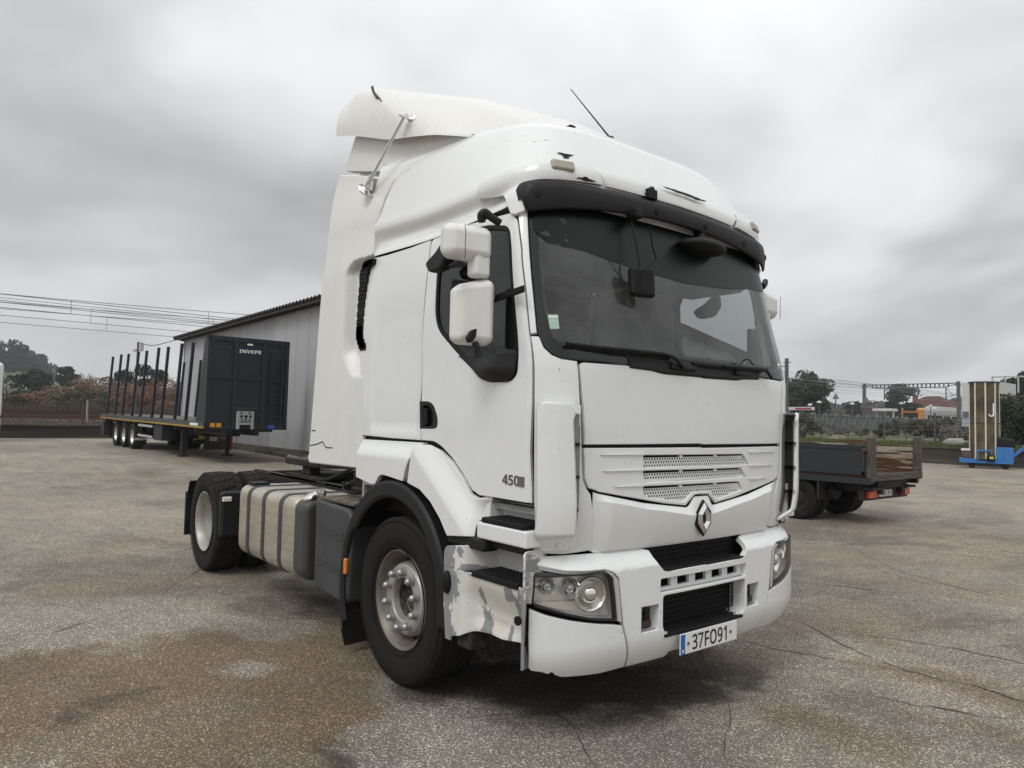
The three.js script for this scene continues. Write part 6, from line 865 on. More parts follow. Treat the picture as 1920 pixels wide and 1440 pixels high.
{
  const t = thing('flatbed_trailer', 'dark blue flatbed semi-trailer with upright stakes and tall headboard parked along the shed', 'trailer');
  t.position.set(-18.29, .085, -4.06); t.rotation.set(0, .0346, -.0098);
  const L = 13.6, W = 1.25;
  part('deck', [bb(-L, -.05, 1.13, 1.26, -W, W), bb(-L, 0, 1.06, 1.14, -W + .05, W - .3)], navy, t); part('deck_floor', bb(-L + .05, -.15, 1.262, 1.275, -W + .08, W - .08), mat(.20, .20, .19, .8, 0, { map: rep(grimeTex, .5) }), t);
  part('deck_edge', bb(-L, -.02, 1.13, 1.265, W + .001, W + .03), mat(.055, .06, .065, .6), t);
  part('marking_tape', bb(-L, -.02, 1.075, 1.128, W - .01, W + .032), mat(.36, .22, .012, .5), t);
  part('chassis_beam', [bb(-L, -.3, .85, 1.06, .35, .5), bb(-L, -.3, .85, 1.06, -.5, -.35), bb(-10.9, -7.5, .62, .85, .35, .5), bb(-10.9, -7.5, .62, .85, -.5, -.35), ...[-1, -3, -5, -7, -9, -11, -13].map(x => bb(x - .06, x + .06, .95, 1.08, -1.2, 1.2))], steelD, t);
  const H0 = 1.07, H1 = 3.80;
  const hb = part('headboard', bb(-.07, -.02, H0, H1, -1.22, 1.22), navy, t);
  part('board_frame', [bb(-.12, .03, H0, H1 + .03, 1.13, 1.25), bb(-.12, .03, H0, H1 + .03, -1.25, -1.13), bb(-.1, .03, H1 - .09, H1 + .04, -1.25, 1.25), bb(-.1, .03, H0 - .02, H0 + .09, -1.25, 1.25)], navy, hb);
  for (const z of [.425, -.45]) part('board_rib', bb(-.02, .035, H0, H1, z - .06, z + .06), navy, hb);
  part('board_rail', bb(-.02, .03, 2.56, 2.63, -1.2, 1.2), navy, hb);
  const gus = new THREE.Shape([[0, 0], [-.75, 0], [-.2, 2.6], [0, 2.6]].map(p => new THREE.Vector2(...p))); for (const z of [1.19, -1.24]) { const g = new THREE.ExtrudeGeometry(gus, { depth: .05, bevelEnabled: false }); g.translate(-.1, 1.2, z); part('gusset', g, navy, hb); }
  const tx = textGeo('INVEPE', .105); tx.scale(1.35, 1, 1); tx.rotateY(Math.PI / 2); tx.translate(.005, 3.43, -.01); part('lettering', tx, whiteTxt, hb);
  const ld = part('ladder', [-.68, -1.02].map(z => bb(.03, .075, 1.32, 3.38, z - .022, z + .022)), navy, hb); for (let k = 0; k < 9; k++) part('rung', bar(V(.055, 1.45 + k * .225, -.68), V(.055, 1.45 + k * .225, -1.02), .016, .016, 6), navy, ld);
  const cb = part('connector_box', [bb(-.02, .05, 1.06, 1.62, -.20, .34, .02)], mat(.36, .38, .39, .45, .2), hb); part('box_recess', bb(.05, .054, 1.06, 1.2, -.1, .24), MT.black, cb); const t2 = textGeo('INVEPE', .055); t2.scale(1.35, 1, 1); t2.rotateY(Math.PI / 2); t2.translate(.045, 1.29, .07); part('lettering', t2, MT.black, cb); for (const [y, z, r] of [[1.56, .2, .04], [1.56, -.05, .04], [1.45, .2, .035], [1.45, .06, .045], [1.45, -.08, .035], [1.36, .18, .02], [1.36, .07, .02], [1.36, -.05, .02]]) { const c = new THREE.CylinderGeometry(r, r, .04, 14); c.rotateZ(Math.PI / 2); c.translate(.06, y, z); part('socket', c, y > 1.5 ? MT.steel : MT.black, cb); }
  part('board_hood', bb(-.01, .07, 1.63, 1.72, -.28, .42, .02), steelD, cb);
  for (const z of [1.03, .85]) part('amber_reflector', bb(.031, .04, 1.12, 1.24, z - .07, z + .07), mat(.6, .26, .01, .4), hb); part('blue_label', bb(.031, .04, 1.09, 1.2, -.85, -.65), mat(.015, .10, .40, .4), hb); part('marker_light', bb(.031, .05, 3.62, 3.67, -.06, .1), whiteTxt, hb);
  // rivets
  for (const z of [1.06, .85, .62, -.6, -.82, -1.04]) for (const y of [3.52, 3.68]) part('rivet', bx(-.015, y, z, .02, .022, .022), MT.steel, hb);
  const sp = part('deck_label', bb(-1.25, -.5, 1.14, 1.22, W + .031, W + .034), whiteTxt, t);
  // stakes
  const stx = [962, 1035, 1100, 1187, 1260, 1365, 1450, 1570, 1670].map(x => { let xl = -6; for (let k = 0; k < 8; k++) { const z = -4.06 + 1.18 - Math.sin(.0346) * xl, q = onZ([x * .20833, mix(773, 786, (x - 962) / 708)], z); xl = (q.x + 18.29 - Math.sin(.0346) * 1.18) / Math.cos(.0346); } return xl; });
  stx.forEach((x, i) => part('stake', [beam(V(x, 1.26, 1.18), V(x + .02, 3.74 + (i % 2) * .03, 1.06), .09, .085), bb(x - .08, x + .08, 1.1, 1.28, 1.2, 1.27)], navy, t));
  [.5, 3, 5.2, 7.4, 9.6].forEach(d => part('stake', beam(V(-d - 1.35, 1.26, -1.18), V(-d - 1.33, 3.6, -1.3), .09, .085), navy, t));
  // running gear
  const rimS = mat(.6, .6, .59, .35, .6), ax = [-8.35, -9.66, -10.97];
  for (const x of ax) { part('axle', bar(V(x, .5, -1.1), V(x, .5, 1.1), .07), steelD, t); for (const s of [1, -1]) smallWheel(.5, .38, rimS, t, x, .50, 1.05 * s, s); }
  for (const s of [1, -1]) { part('mudguard', [bb(-11.6, -7.7, 1.03, 1.06, .85 * s, 1.24 * s)], steelD, t); const mf = part('mud_flap', bb(-7.72, -7.70, .22, .72, .85 * s, 1.25 * s), MT.black, t); if (s > 0 || 1) { const a = textGeo('INVEPE', .085); a.scale(1.1, 1, 1); a.rotateY(Math.PI / 2); a.translate(-7.695, .42, 1.05 * s); part('lettering', a, whiteTxt, mf); } part('rear_flap', bb(-11.9, -11.88, .3, .9, .8 * s, 1.24 * s), MT.black, t);
    part('side_guard', [bb(-7.5, -5.6, .92, 1.0, 1.2 * s, 1.23 * s)], mat(.55, .55, .55, .4, .4), t); part('side_guard', bb(-7.5, -5.6, .55, .63, 1.2 * s, 1.23 * s), mat(.55, .55, .55, .4, .4), t); part('guard_post', bb(-7.3, -7.24, .5, 1.06, 1.17 * s, 1.2 * s), steelD, t); }
  part('tool_box', [bb(-5.5, -4.5, .5, 1.04, .75, 1.2, .03)], steelD, t); part('air_tank', bar(V(-6.6, .85, .6), V(-5.8, .85, .6), .15, .15, 14), steelD, t); part('spare_carrier', bb(-4.6, -2.9, .72, 1.02, -.9, .4, .05), steelD, t);
  for (const s of [1, -1]) { part('landing_leg', [bb(-3.72, -3.54, .25, 1.06, .72 * s - .09, .72 * s + .09, .01), bb(-3.69, -3.57, .06, .4, .72 * s - .06, .72 * s + .06), bb(-3.76, -3.5, .02, .08, .72 * s - .16, .72 * s + .16, .02), beam(V(-3.6, .9, .72 * s), V(-2.9, 1.05, .72 * s), .06, .06)], steelD, t); }
  part('leg_crossbar', bb(-3.66, -3.6, .7, .78, -.72, .72), steelD, t);
  part('wheel_chock', bb(-3.3, -3.1, .62, .98, .18, .36, .04), mat(.42, .30, .02, .6), t); part('wheel_chock', bb(-3.3, -3.1, .62, .98, -.5, -.32, .04), mat(.42, .30, .02, .6), t);
  part('rear_bumper', [bb(-L - .05, -L + .05, .42, .6, -1.2, 1.2), bb(-L, -L + .1, .5, 1.1, .8, .95), bb(-L, -L + .1, .5, 1.1, -.95, -.8), bb(-L - .02, -L + .5, .35, .95, 1.0, 1.22)], steelD, t);
}
// pallet-box leaning under the trailer nose: red and white boards by the shed wall
{ const t = thing('barrier_panel', 'dark panel with red edges leaning on the shed behind the trailer legs', 'panel'); t.position.set(-25.6, .17, -5.45); part('board', bb(-.02, .02, 0, .95, -.55, .55, .01), mat(.05, .035, .035, .7), t); part('edge', bb(.02, .03, 0, .95, -.55, -.45), mat(.22, .02, .03, .6), t); part('pale_plate', bb(.02, .035, .35, .7, .05, .35, .01), mat(.5, .5, .47, .6), t);
  const p = solo('drain_pipe', [bar(V(-16.6, .17, -5.75), V(-19.4, .24, -5.85), .06, .06, 14)], mat(.42, .41, .39, .6), 'grey pipe lying on the ground along the shed wall', 'pipe'); }
// ================================================================== SMALL TIPPER LORRY
{
  const t = thing('tipper_lorry', 'small dark tipper lorry with rusty white load bed seen from behind', 'lorry');
  const x0 = -1.5, za = -8.4, zb = -10.25, len = 3.5, dk = mat(.017, .022, .027, .55, 0, { map: rep(dustTex, .9) }), frame = mat(.016, .015, .014, .7), postM = mat(.14, .125, .11, .75, 0, { map: rep(grimeTex, 1.5) });
  const rustT = dataTex(512, (x, y) => { const n = fbm(x * 9, y * 26, 3, 5), n2 = fbm(x * 30, y * 60, 7, 4), r = ss(.44, .54, n * .75 + n2 * .3 - .02 + (.16 * (1 - y) - .06)); return [mix(.70, .33, r), mix(.67, .20, r), mix(.60, .11, r)].map(v => v * (.85 + .4 * (n2 - .4))); });
  const rustW = mat(.95, .95, .95, .85, 0, { map: rep(rustT, .8) });
  const bed = part('load_bed', [bb(x0 - len, x0, .80, .845, zb, za)], mat(.16, .085, .045, .9, 0, { map: rep(rustT, .5) }), t);
  part('bed_edge', [bb(x0 - .06, x0 + .012, .76, .87, zb, za)], postM, bed); part('bed_beam', [bb(x0 - len, x0 - .05, .70, .80, za - .12, za + .02), bb(x0 - len, x0 - .05, .66, .80, zb, zb + .1)], dk, bed);
  const sb = part('sideboard', [bb(x0 - len, x0 - .1, .845, 1.30, za - .025, za)], dk, t); part('board_rail', bb(x0 - len, x0 - .1, 1.26, 1.33, za - .035, za + .012), dk, sb); part('board_rail', bb(x0 - len, x0 - .1, .845, .90, za - .03, za + .012), dk, sb); part('board_inside', bb(x0 - len, x0 - .1, .85, 1.30, za - .032, za - .027), rustW, sb); for (const x of [x0 - .16, x0 - 1.3, x0 - 2.5]) part('board_stay', bb(x - .03, x + .03, .85, 1.3, za, za + .012), dk, sb);
  const sf = part('sideboard', bb(x0 - len, x0 - .1, .845, 1.32, zb, zb + .03), rustW, t); part('board_stay', bb(x0 - .10, x0 - .08, .85, 1.3, zb + .03, zb + .04), rustM, sf);
  for (const z of [za - .05, zb + .05]) part('corner_post', [bb(x0 - .11, x0 + .005, .74, z > -9 ? 1.46 : 1.46, z - .055, z + .055, .008)], postM, t);
  part('latch', [bar(V(x0 - .14, 1.22, za + .03), V(x0 - .14, 1.0, za + .03), .012), bx(x0 - .13, 1.26, za + .03, .08, .06, .05, .01)], rustM, t);
  part('headboard', bb(x0 - len - .05, x0 - len, .845, 1.75, zb, za), dk, t);
  part('chassis_frame', [bb(x0 - 5.4, x0 - .1, .52, .68, -9.0, -8.9), bb(x0 - 5.4, x0 - .1, .52, .68, -9.8, -9.7), bb(x0 - 1.5, x0 - .3, .6, .76, -9.5, -9.1), bb(x0 - .35, x0 - .1, .62, .78, -9.9, -8.8)], frame, t);
  const bp = part('rear_bumper', [bb(x0 - .28, x0 - .2, .42, .62, zb + .12, za - .1), bb(x0 - .3, x0 - .05, .60, .635, za - .5, za - .1), bb(x0 - .3, x0 - .05, .60, .635, zb + .12, zb + .42)], frame, t);
  for (const z of [za - .32, zb + .30]) { const l = part('tail_lamp', bb(x0 - .2, x0 - .14, .46, .58, z - .15, z + .15, .01), MT.red, bp); part('lamp_amber', bb(x0 - .141, x0 - .135, .47, .57, z + .05, z + .14), mat(.7, .12, .02, .3), l); if (z < -9.3) part('lamp_white', bb(x0 - .141, x0 - .135, .47, .57, z + .03, z + .135), mat(.6, .5, .48, .3), l); }
  const np = part('number_plate', bb(x0 - .2, x0 - .185, .465, .575, -9.5, -9.02), mat(.55, .54, .48, .5), bp); for (const [c, z] of [['6', -9.1], ['N', -9.17], ['C', -9.25], ['5', -9.36], ['1', -9.43]]) { const g = textGeo(c, .07, globalThis.__f[1], .002); g.scale(.8, 1, 1); g.rotateY(Math.PI / 2); g.translate(x0 - .184, .52, z); part('plate_character', g, MT.black, np); }
  for (const s of [1, -1]) { smallWheel(.37, .22, MT.under, t, x0 - 1.35, .37, -9.325 + .80 * s, s); smallWheel(.37, .20, MT.under, t, x0 - 1.35, .37, -9.325 + .56 * s, s); smallWheel(.37, .22, MT.under, t, x0 - 4.5, .37, -9.325 + .80 * s, s); part('mudguard', [bb(x0 - 1.85, x0 - .92, .74, .78, -9.325 + .45 * s, -9.325 + .92 * s), bb(x0 - .95, x0 - .92, .38, .76, -9.325 + .45 * s, -9.325 + .92 * s)], frame, t); }
  part('axle', [bar(V(x0 - 1.35, .37, -10.1), V(x0 - 1.35, .37, -8.6), .06), new THREE.SphereGeometry(.17, 14, 10).translate(x0 - 1.35, .37, -9.32), bar(V(x0 - .9, .52, -8.75), V(x0 - .75, .45, -8.75), .09), bar(V(x0 - .5, .3, -8.9), V(x0 - .5, .5, -8.9), .012)], frame, t);
  const cabm = mat(.03, .036, .045, .4), cb = part('cab', [bb(x0 - 5.4, x0 - 3.75, .5, 2.15, zb + .1, za - .1, .12)], cabm, t); part('cab_window', [bb(x0 - 3.755, x0 - 3.74, 1.5, 1.95, zb + .35, za - .35)], MT.frit, cb); part('cab_window', bb(x0 - 4.9, x0 - 4.1, 1.45, 1.95, za - .1, za - .095), MT.frit, cb);
}
// ================================================================== BROWN SILO ON BLUE TRAILER
{
  const t = thing('silo_machine', 'tall brown silo tube on a bright blue wheeled machine with a black tank', 'machine'), blue = mat(.035, .19, .50, .5, 0, { map: rep(dustTex, 1.5) });
  t.position.set(-7.5, 0, -32.0); t.rotation.y = .35;
  const tubeT = dataTex(256, (x, y) => { const g = .40 + .35 * (tfbm(x, y, 6, 6, 91) - .5) + .12 * (tfbm(x, y * .1, 60, 2, 95) - .5); return [g, g * .90, g * .74]; });
  const sm = mat(.60, .56, .50, .9, 0, { map: rep(tubeT, 1.2) }); const R = .54, cx = -.03;
  const sil = part('silo_tube', new THREE.CylinderGeometry(R, R, 3.32, 40, 8).translate(cx, 2.05, 0), sm, t); const ht = new THREE.TorusGeometry(R + .01, .02, 6, 40); ht.rotateX(Math.PI / 2); part('hoop', ht.clone().translate(cx, 1.95, 0), mat(.09, .075, .06, .8), sil); part('hoop', new THREE.TorusGeometry(R + .02, .035, 6, 40).rotateX(Math.PI / 2).translate(cx, 3.69, 0), mat(.05, .10, .14, .6), sil);
  for (const a of [.55, 1.25, 1.95, 2.75, -.15, -.9, -1.7, -2.5]) part('strip', bb(-.028, .028, .4, 3.74, R + .004, R + .03).rotateY(a - 1.2).translate(cx, 0, 0), mat(.62, .58, .50, .7), sil);
  const ja = .62; const jm = mat(.8, .8, .8, .6); const jg = [bb(-.03, .03, 2.32, 2.78, R + .002, R + .012)]; const arc = new THREE.TorusGeometry(.10, .032, 6, 14, Math.PI); arc.rotateZ(Math.PI); arc.translate(-.10, 2.32, R + .007); jg.push(arc); const jj = join(jg); jj.rotateY(ja); jj.translate(cx, 0, 0); part('letter_j', jj, jm, sil);
  part('frame', [bb(-.95, .95, .22, .32, -.5, .5, .01), bb(-.95, -.35, .32, .40, -.5, .5)], blue, t); const tb = part('tank_base', [bb(.32, .98, .32, .92, -.42, .42, .02)], blue, t); part('base_seam', bb(.63, .64, .3, .92, .42, .425), mat(.01, .05, .16, .6), tb);
  const bt = bx(.66, 1.12, 0, .76, .52, .8, .12); { const P = bt.attributes.position; for (let i = 0; i < P.count; i++) if (P.getX(i) > .7 && P.getY(i) > 1.1) P.setY(i, P.getY(i) - .16 * (P.getX(i) - .7) / .4); bt.computeVertexNormals(); } part('black_tank', bt, MT.black, t);
  part('tow_arm', [beam(V(.9, .5, .2), V(1.38, .95, .2), .12, .1), bb(1.3, 1.48, .88, 1.04, .12, .28, .02)], blue, t);
  part('engine', [bb(-.85, -.5, .4, .66, -.2, .3, .04), bar(V(-.75, .66, .1), V(-.75, .72, .1), .06)], mat(.10, .06, .05, .6), t); part('fuel_cap', bx(-.72, .76, .15, .36, .12, .3, .05), mat(.6, .58, .5, .4), t); part('motor', [bb(0.02, .32, .32, .58, .45, .7, .04)], MT.black, t); part('yellow_label', bb(.12, .26, .42, .52, .701, .705), mat(.6, .5, .03, .5), t);
  part('guard_frame', [bb(-.30, .22, .74, .80, .60, .64), bar(V(-.28, .3, .62), V(-.28, .76, .62), .02), bar(V(.2, .3, .62), V(.2, .76, .62), .02)], blue, t);
  for (const [x, z] of [[-.5, .4], [-.5, -.4], [.7, .4], [.7, -.4]]) { const w = wheelLathe([[.05, -.04], [.11, -.05], [.12, 0], [.11, .05], [.05, .04], [0, .04]], 20); w.translate(x, .12, z); part('wheel', w, MT.rubber, t); }
}
// ================================================================== RIGHT-HAND SURROUNDINGS
{
  solo('retaining_wall', [bb(-36, 30, -.3, .74, -33.9, -33.5), bb(-36, 30, .74, .80, -33.95, -33.45)], wallM, 'low dark stained concrete wall behind the tipper and the blue machine', 'wall');
  struct('garden_ground', (() => { const g = new THREE.PlaneGeometry(74, 120, 40, 60); g.rotateX(-Math.PI / 2); g.translate(-1.2, .72, -93.8); const P = g.attributes.position; for (let i = 0; i < P.count; i++) P.setY(i, .72 + .35 * ss(-34, -60, P.getZ(i)) + .12 * (fbm(P.getX(i) * .3, P.getZ(i) * .3, 5, 3) - .5)); g.computeVertexNormals(); return g; })(), mat(.22, .25, .09, .95, 0, { map: rep(concTex, 8) }));
  struct('grass_tufts', (() => { const n = 14000, pos = []; for (let k = 0; k < n; k++) { const x = rr(-34, -3), z = -34.0 - 5 * rnd() * rnd(), h = rr(.08, .32), w = .03, y = .74; pos.push(x - w, y, z, x + w, y, z + w, x + rr(-.08, .08), y + h, z + rr(-.1, .1)); } const g = new THREE.BufferGeometry(); g.setAttribute('position', new THREE.Float32BufferAttribute(pos, 3)); g.setAttribute('uv', new THREE.Float32BufferAttribute(new Float32Array(n * 6), 2)); g.computeVertexNormals(); return g; })(), LM.grass, 'stuff');
  const A = (px, py, z) => onZ([px, py], z);
  // wire fence posts behind the wall
  [1575, 1658, 1753, 1800].forEach((px, i) => { const p = A(px, [773, 775, 776, 790][i], -36.5); const t = thing('fence_post', ['dark wire fence post above the near tail corner of the tipper', 'dark wire fence post above the tipper load bed', 'dark wire fence post beside the orange train', 'dark wire fence post beside the white building'][i], 'post', 'wire fence posts'); part('pole', bar(V(p.x, .7, -36.5), V(p.x, p.y, -36.5), .05, .05, 8), metG, t); part('cap', new THREE.SphereGeometry(.06, 8, 6).translate(p.x, p.y, -36.5), metG, t); });
  { const t = thing('wire_fence', 'fine dark wire fence along the garden above the concrete wall', 'fence'); for (let k = 0; k < 9; k++) part('wire', bar(V(-33, 1.0 + k * .19, -36.5), V(-4, 1.0 + k * .19, -36.5), .008, .008, 4), metG, t); const vw = []; for (let x = -33; x < -4; x += .25) vw.push(bar(V(x, .8, -36.5), V(x, 2.55, -36.5), .005, .005, 3)); const m = part('mesh_wire', vw, metG, t); m.userData.kind = 'stuff'; }
  // grey railway fence with slanted struts along the platform
  { const t = thing('platform_fence', 'long grey slatted fence with slanted struts along the railway platform', 'fence'), fm = mat(.17, .18, .175, .8); let k = 0; for (let z = -62; z > -135; z -= 2.6, k++) { part('fence_panel', [bb(-37.06, -37.0, 1.1, 3.0, z - 2.5, z)], mat(.12, .13, .125, .8), t); part('fence_post', bb(-37.0, -36.85, .9, 3.2, z - 2.58, z - 2.42), fm, t); part('strut', beam(V(-36.9, 1.6, z - .6), V(-36.9, 3.1, z - 2.0), .09, .12), fm, t); part('fence_rail', bb(-36.98, -36.9, 2.9, 3.0, z - 2.5, z), fm, t); }
    const p2 = struct('platform', [bb(-40.2, -37.3, .5, 1.95, -150, -55)], mat(.22, .21, .2, .9)); }
  // lamps
  [[1536, 755, -80, 0], [1567, 745, -84, 1], [1598, 758, -90, 0], [1690, 757, -104, 0], [1745, 762, -112, 0], [1625, 752, -96, 1]].forEach(([px, py, z, k], i) => { const p = A(px, py, z); const t = thing('platform_lamp', ['platform lamp with pale globe beside the big evergreen', 'dark platform lamp with pointed cap', 'pale globe lamp above the grey fence', 'pale globe lamp left of the orange train', 'pale globe lamp over the train roof', 'dark pointed lamp beside the gantry foot'][i], 'lamp', 'platform lamps'); part('pole', bar(V(p.x, .9, z), V(p.x, p.y, z), .09, .06, 8), metG, t); part('globe', k ? new THREE.ConeGeometry(.4, .8, 10).translate(p.x, p.y + .2, z) : lathe([[0, .25], [.26, .1], [.34, 0], [.2, -.1], [0, -.12]], 14).translate(p.x, p.y, z), k ? metG : mat(.6, .6, .6, .5), t); });
  // platform canopies
  { const a = A(1478, 763, -76), b = A(1527, 769, -76), t = thing('station_sign', 'long white and red sign board beside the truck front', 'sign'); part('board', bb(a.x, b.x, b.y, a.y, -76.1, -75.9), mat(.62, .60, .58, .6), t); part('red_band', bb(a.x + 1.0, b.x - .3, b.y + .08, a.y - .1, -75.9, -75.86), mat(.35, .03, .04, .6), t); for (const x of [a.x + .5, b.x - .6]) part('leg', bar(V(x, .9, -76), V(x, b.y, -76), .07), metG, t);
    const c = A(1642, 766, -98), d = A(1677, 771, -98), s = thing('platform_shelter', 'white flat-roofed platform shelter beside the gantry foot', 'shelter'); part('roof', bb(c.x, d.x, d.y, c.y, -99, -97), mat(.62, .62, .6, .6), s); for (const x of [c.x + .15, (c.x + d.x) / 2, d.x - .15]) part('post', bb(x - .1, x + .1, 1, d.y, -98.1, -97.9), mat(.5, .5, .5, .6), s); const e = A(1616, 765, -98.5), f = A(1641, 770, -98.5); part('red_fascia', bb(e.x, f.x, f.y, e.y, -99, -98), mat(.16, .05, .05, .7), s); }
  // train
  { const t = thing('train', 'orange-fronted silver passenger train on the track', 'train'), z = -112, x0 = -44.5, x1 = -41.6, or = mat(.62, .24, .02, .45), si = mat(.42, .42, .41, .4, .3);
    part('cab_front', [bx((x0 + x1) / 2, 3.1, z - .6, x1 - x0, 3.3, 1.3, .3)], or, t); part('roof_hood', bx((x0 + x1) / 2 - .1, 4.62, z - .35, 1.9, .5, 1.2, .12), MT.black, t); part('windscreen', bb(x0 + .35, x1 - .45, 3.1, 4.05, z + .03, z + .06), MT.frit, t); for (let k = 0; k < 6; k++) part('warning_stripe', beam(V(x0 + .4 + k * .4, 2.3, z + .06), V(x0 + .65 + k * .4, 2.8, z + .06), .16, .03), k % 2 ? mat(.5, .05, .02, .5) : mat(.7, .7, .68, .5), t);
    for (let c = 0; c < 3; c++) { const a = z - 1.3 - c * 24, b = a - 23.4, cr = part('carriage', [bb(x0 + .05, x1 - .05, 1.5, 4.6, b, a, .25)], si, t); part('roof', bb(x0 + .3, x1 - .3, 4.6, 4.8, b + .2, a - .2, .08), mat(.5, .5, .5, .6), cr); for (let k = 0; k < 7; k++) part('window', bb(x1 - .055, x1 - .03, 2.9, 3.7, a - 1.2 - k * 3.1 - 2.4, a - 1.2 - k * 3.1), MT.frit, cr); part('roof_unit', bb(x0 + .6, x1 - .6, 4.8, 5.2, a - 14, a - 6, .1), mat(.55, .55, .52, .6), cr); for (const q of [a - 3, b + 3]) part('bogie', bb(x0 + .4, x1 - .4, 1.2, 1.6, q - 1.4, q + 1.4), MT.black, cr); } }
  // house with red hip roof
  { const t = thing('house', 'pale house with dark red hipped tile roof behind the train', 'house'), z = -165, a = A(1700, 770, z).x, b = A(1805, 770, z).x, ye = A(1750, 768, z).y, yr = A(1750, 743, z).y, m = (a + b) / 2, w = (b - a) / 2; part('wall', bb(a + .8, b - .5, .5, ye, z - 5, z + 5), mat(.42, .42, .44, .8), t); const pos = [], P = [[a, ye, z + 6], [b, ye, z + 6], [b, ye, z - 6], [a, ye, z - 6], [m - w * .30, yr, z], [m + w * .2, yr, z]]; for (const f of [[0, 1, 5], [0, 5, 4], [1, 2, 5], [2, 3, 4], [2, 4, 5], [3, 0, 4], [0, 3, 2], [0, 2, 1]]) for (const i of f) pos.push(...P[i]); const g = new THREE.BufferGeometry(); g.setAttribute('position', new THREE.Float32BufferAttribute(pos, 3)); const uv = []; for (let i = 0; i < pos.length; i += 3) uv.push(pos[i] * .5, pos[i + 1]); g.setAttribute('uv', new THREE.Float32BufferAttribute(uv, 2)); g.computeVertexNormals(); const rf = part('roof', g, mat(.30, .115, .085, .9, 0, { map: rep(concTex, 1) }), t); part('chimney', bb(m - w * .75, m - w * .6, ye + 1, yr + .3, z - .4, z + .4), mat(.17, .07, .05, .9), rf); for (let k = 0; k < 4; k++) part('window', bb(a + 2 + k * (b - a) / 4.6, a + 3.2 + k * (b - a) / 4.6, ye - 2.2, ye - .9, z + 5, z + 5.05), MT.frit, t); }
  // white building with scribbles, beige building, footbridge
  { const z = -45, a = A(1803, 717, z).x, b = A(1872, 717, z).x, t = thing('white_building', 'white narrow building with dark scribbles near its base, behind the silo', 'building'); part('wall', bb(a, b, .7, 4.48, z - 3, z), mat(.62, .63, .62, .7, 0, { map: rep(dustTex, .5) }), t); part('lower_wall', bb(a + .002, b, .7, 2.75, z, z + .02), mat(.40, .42, .44, .7), t); part('window', bb(a + .06, a + .6, 2.35, 2.7, z + .021, z + .04), mat(.14, .15, .16, .3), t);
    for (let k = 0; k < 46; k++) { const x = rr(a + .08, a + .8), y = 1.0 + 1.2 * rnd() * rnd(), q = rr(.04, .12); part('scribble', tube([V(x, y, z + .03), V(x + q * rr(-1, 1), y + q, z + .03), V(x + q, y + q * rr(0, 1), z + .03), V(x + q * 1.4, y - q * .5, z + .03)], .012, 8, 3), MT.black, t); }
    const t2 = thing('beige_building', 'beige building with shallow pitched dark roof edge right of the silo', 'building'), c = A(1866, 770, -52), d = A(2010, 770, -52), e = A(1890, 748, -52); const S = new THREE.Shape([[c.x, .7], [d.x, .7], [d.x, e.y - 1.0], [e.x + 1.0, e.y + .1], [c.x, e.y - .3]].map(p => new THREE.Vector2(...p))); const g = new THREE.ExtrudeGeometry(S, { depth: 8, bevelEnabled: false }); g.translate(0, 0, -60); part('wall', g, mat(.8, .72, .52, .85, 0, { map: rep(concTex, .3) }), t2); part('roof', [beam(V(c.x - .1, e.y - .22, -56), V(e.x + 1.0, e.y + .18, -56), .12, 8.6), beam(V(e.x + 1.0, e.y + .18, -56), V(d.x, e.y - .92, -56), .12, 8.6)], mat(.07, .06, .055, .8), t2);
    const z3 = -95, f = A(1868, 757, z3), h = A(2000, 757, z3), t3 = thing('footbridge', 'white steel footbridge with railings above the beige building', 'bridge'); part('deck', bb(f.x, h.x, f.y, f.y + .8, z3 - 1.5, z3 + 1.5), mat(.6, .6, .6, .6), t3); part('top_rail', bb(f.x, h.x, f.y + 3.0, f.y + 3.15, z3 + 1.4, z3 + 1.5), mat(.45, .46, .46, .6), t3); for (let k = 0; k < 8; k++) part('baluster', bb(f.x + k * 1.3, f.x + k * 1.3 + .14, f.y + 1.2, f.y + 3.1, z3 + 1.4, z3 + 1.5), mat(.45, .46, .46, .6), t3); for (const x of [f.x + 1, h.x - 1]) part('pier', bb(x - .4, x + .4, .5, f.y, z3 - .6, z3 + .6), mat(.4, .4, .38, .8), t3); }
  // trees and bushes
  let p;
  const ev = (px, py, z, R, H0, lm, n, s, lab, nm = 'evergreen_tree') => { const q = A(px, py, z); return plant(nm, lab, nm.includes('tree') ? 'tree' : 'shrub', undefined, [q.x, .8, q.z], R, q.y - .8, H0, lm, n, s); };
  ev(1522, 706, -92, 3.3, 1.6, LM.ever, 9000, .19, 'large dark evergreen tree beside the truck front');
  ev(1490, 718, -94, 2.6, 1.4, LM.ever, 6000, .19, 'dark evergreen tree partly hidden by the truck front');
  ev(1692, 726, -150, 3.4, 3.0, LM.dark, 5000, .3, 'dark pine standing left of the red roofed house', 'pine_tree');
  ev(1598, 758, -140, 2.0, .8, LM.dark, 1800, .3, 'small dark conifer in the far trees', 'pine_tree'); ev(1610, 752, -145, 1.4, .6, LM.dark, 1400, .3, 'narrow dark conifer near the gantry post', 'pine_tree');
  ev(1919, 704, -110, 3.5, 5.5, LM.dark, 4000, .3, 'dark tree top rising above the footbridge', 'pine_tree');
  ev(1905, 757, -37.5, 1.9, .1, LM.ever, 9000, .085, 'big glossy dark green bush right of the silo', 'green_bush'); ev(1875, 775, -36.8, .9, .1, LM.ever, 3600, .08, 'lower dark green bush beside the silo', 'green_bush'); ev(1950, 765, -36.5, 1.8, .1, LM.ever, 6000, .085, 'dark green bush at the far right above the wall', 'green_bush');
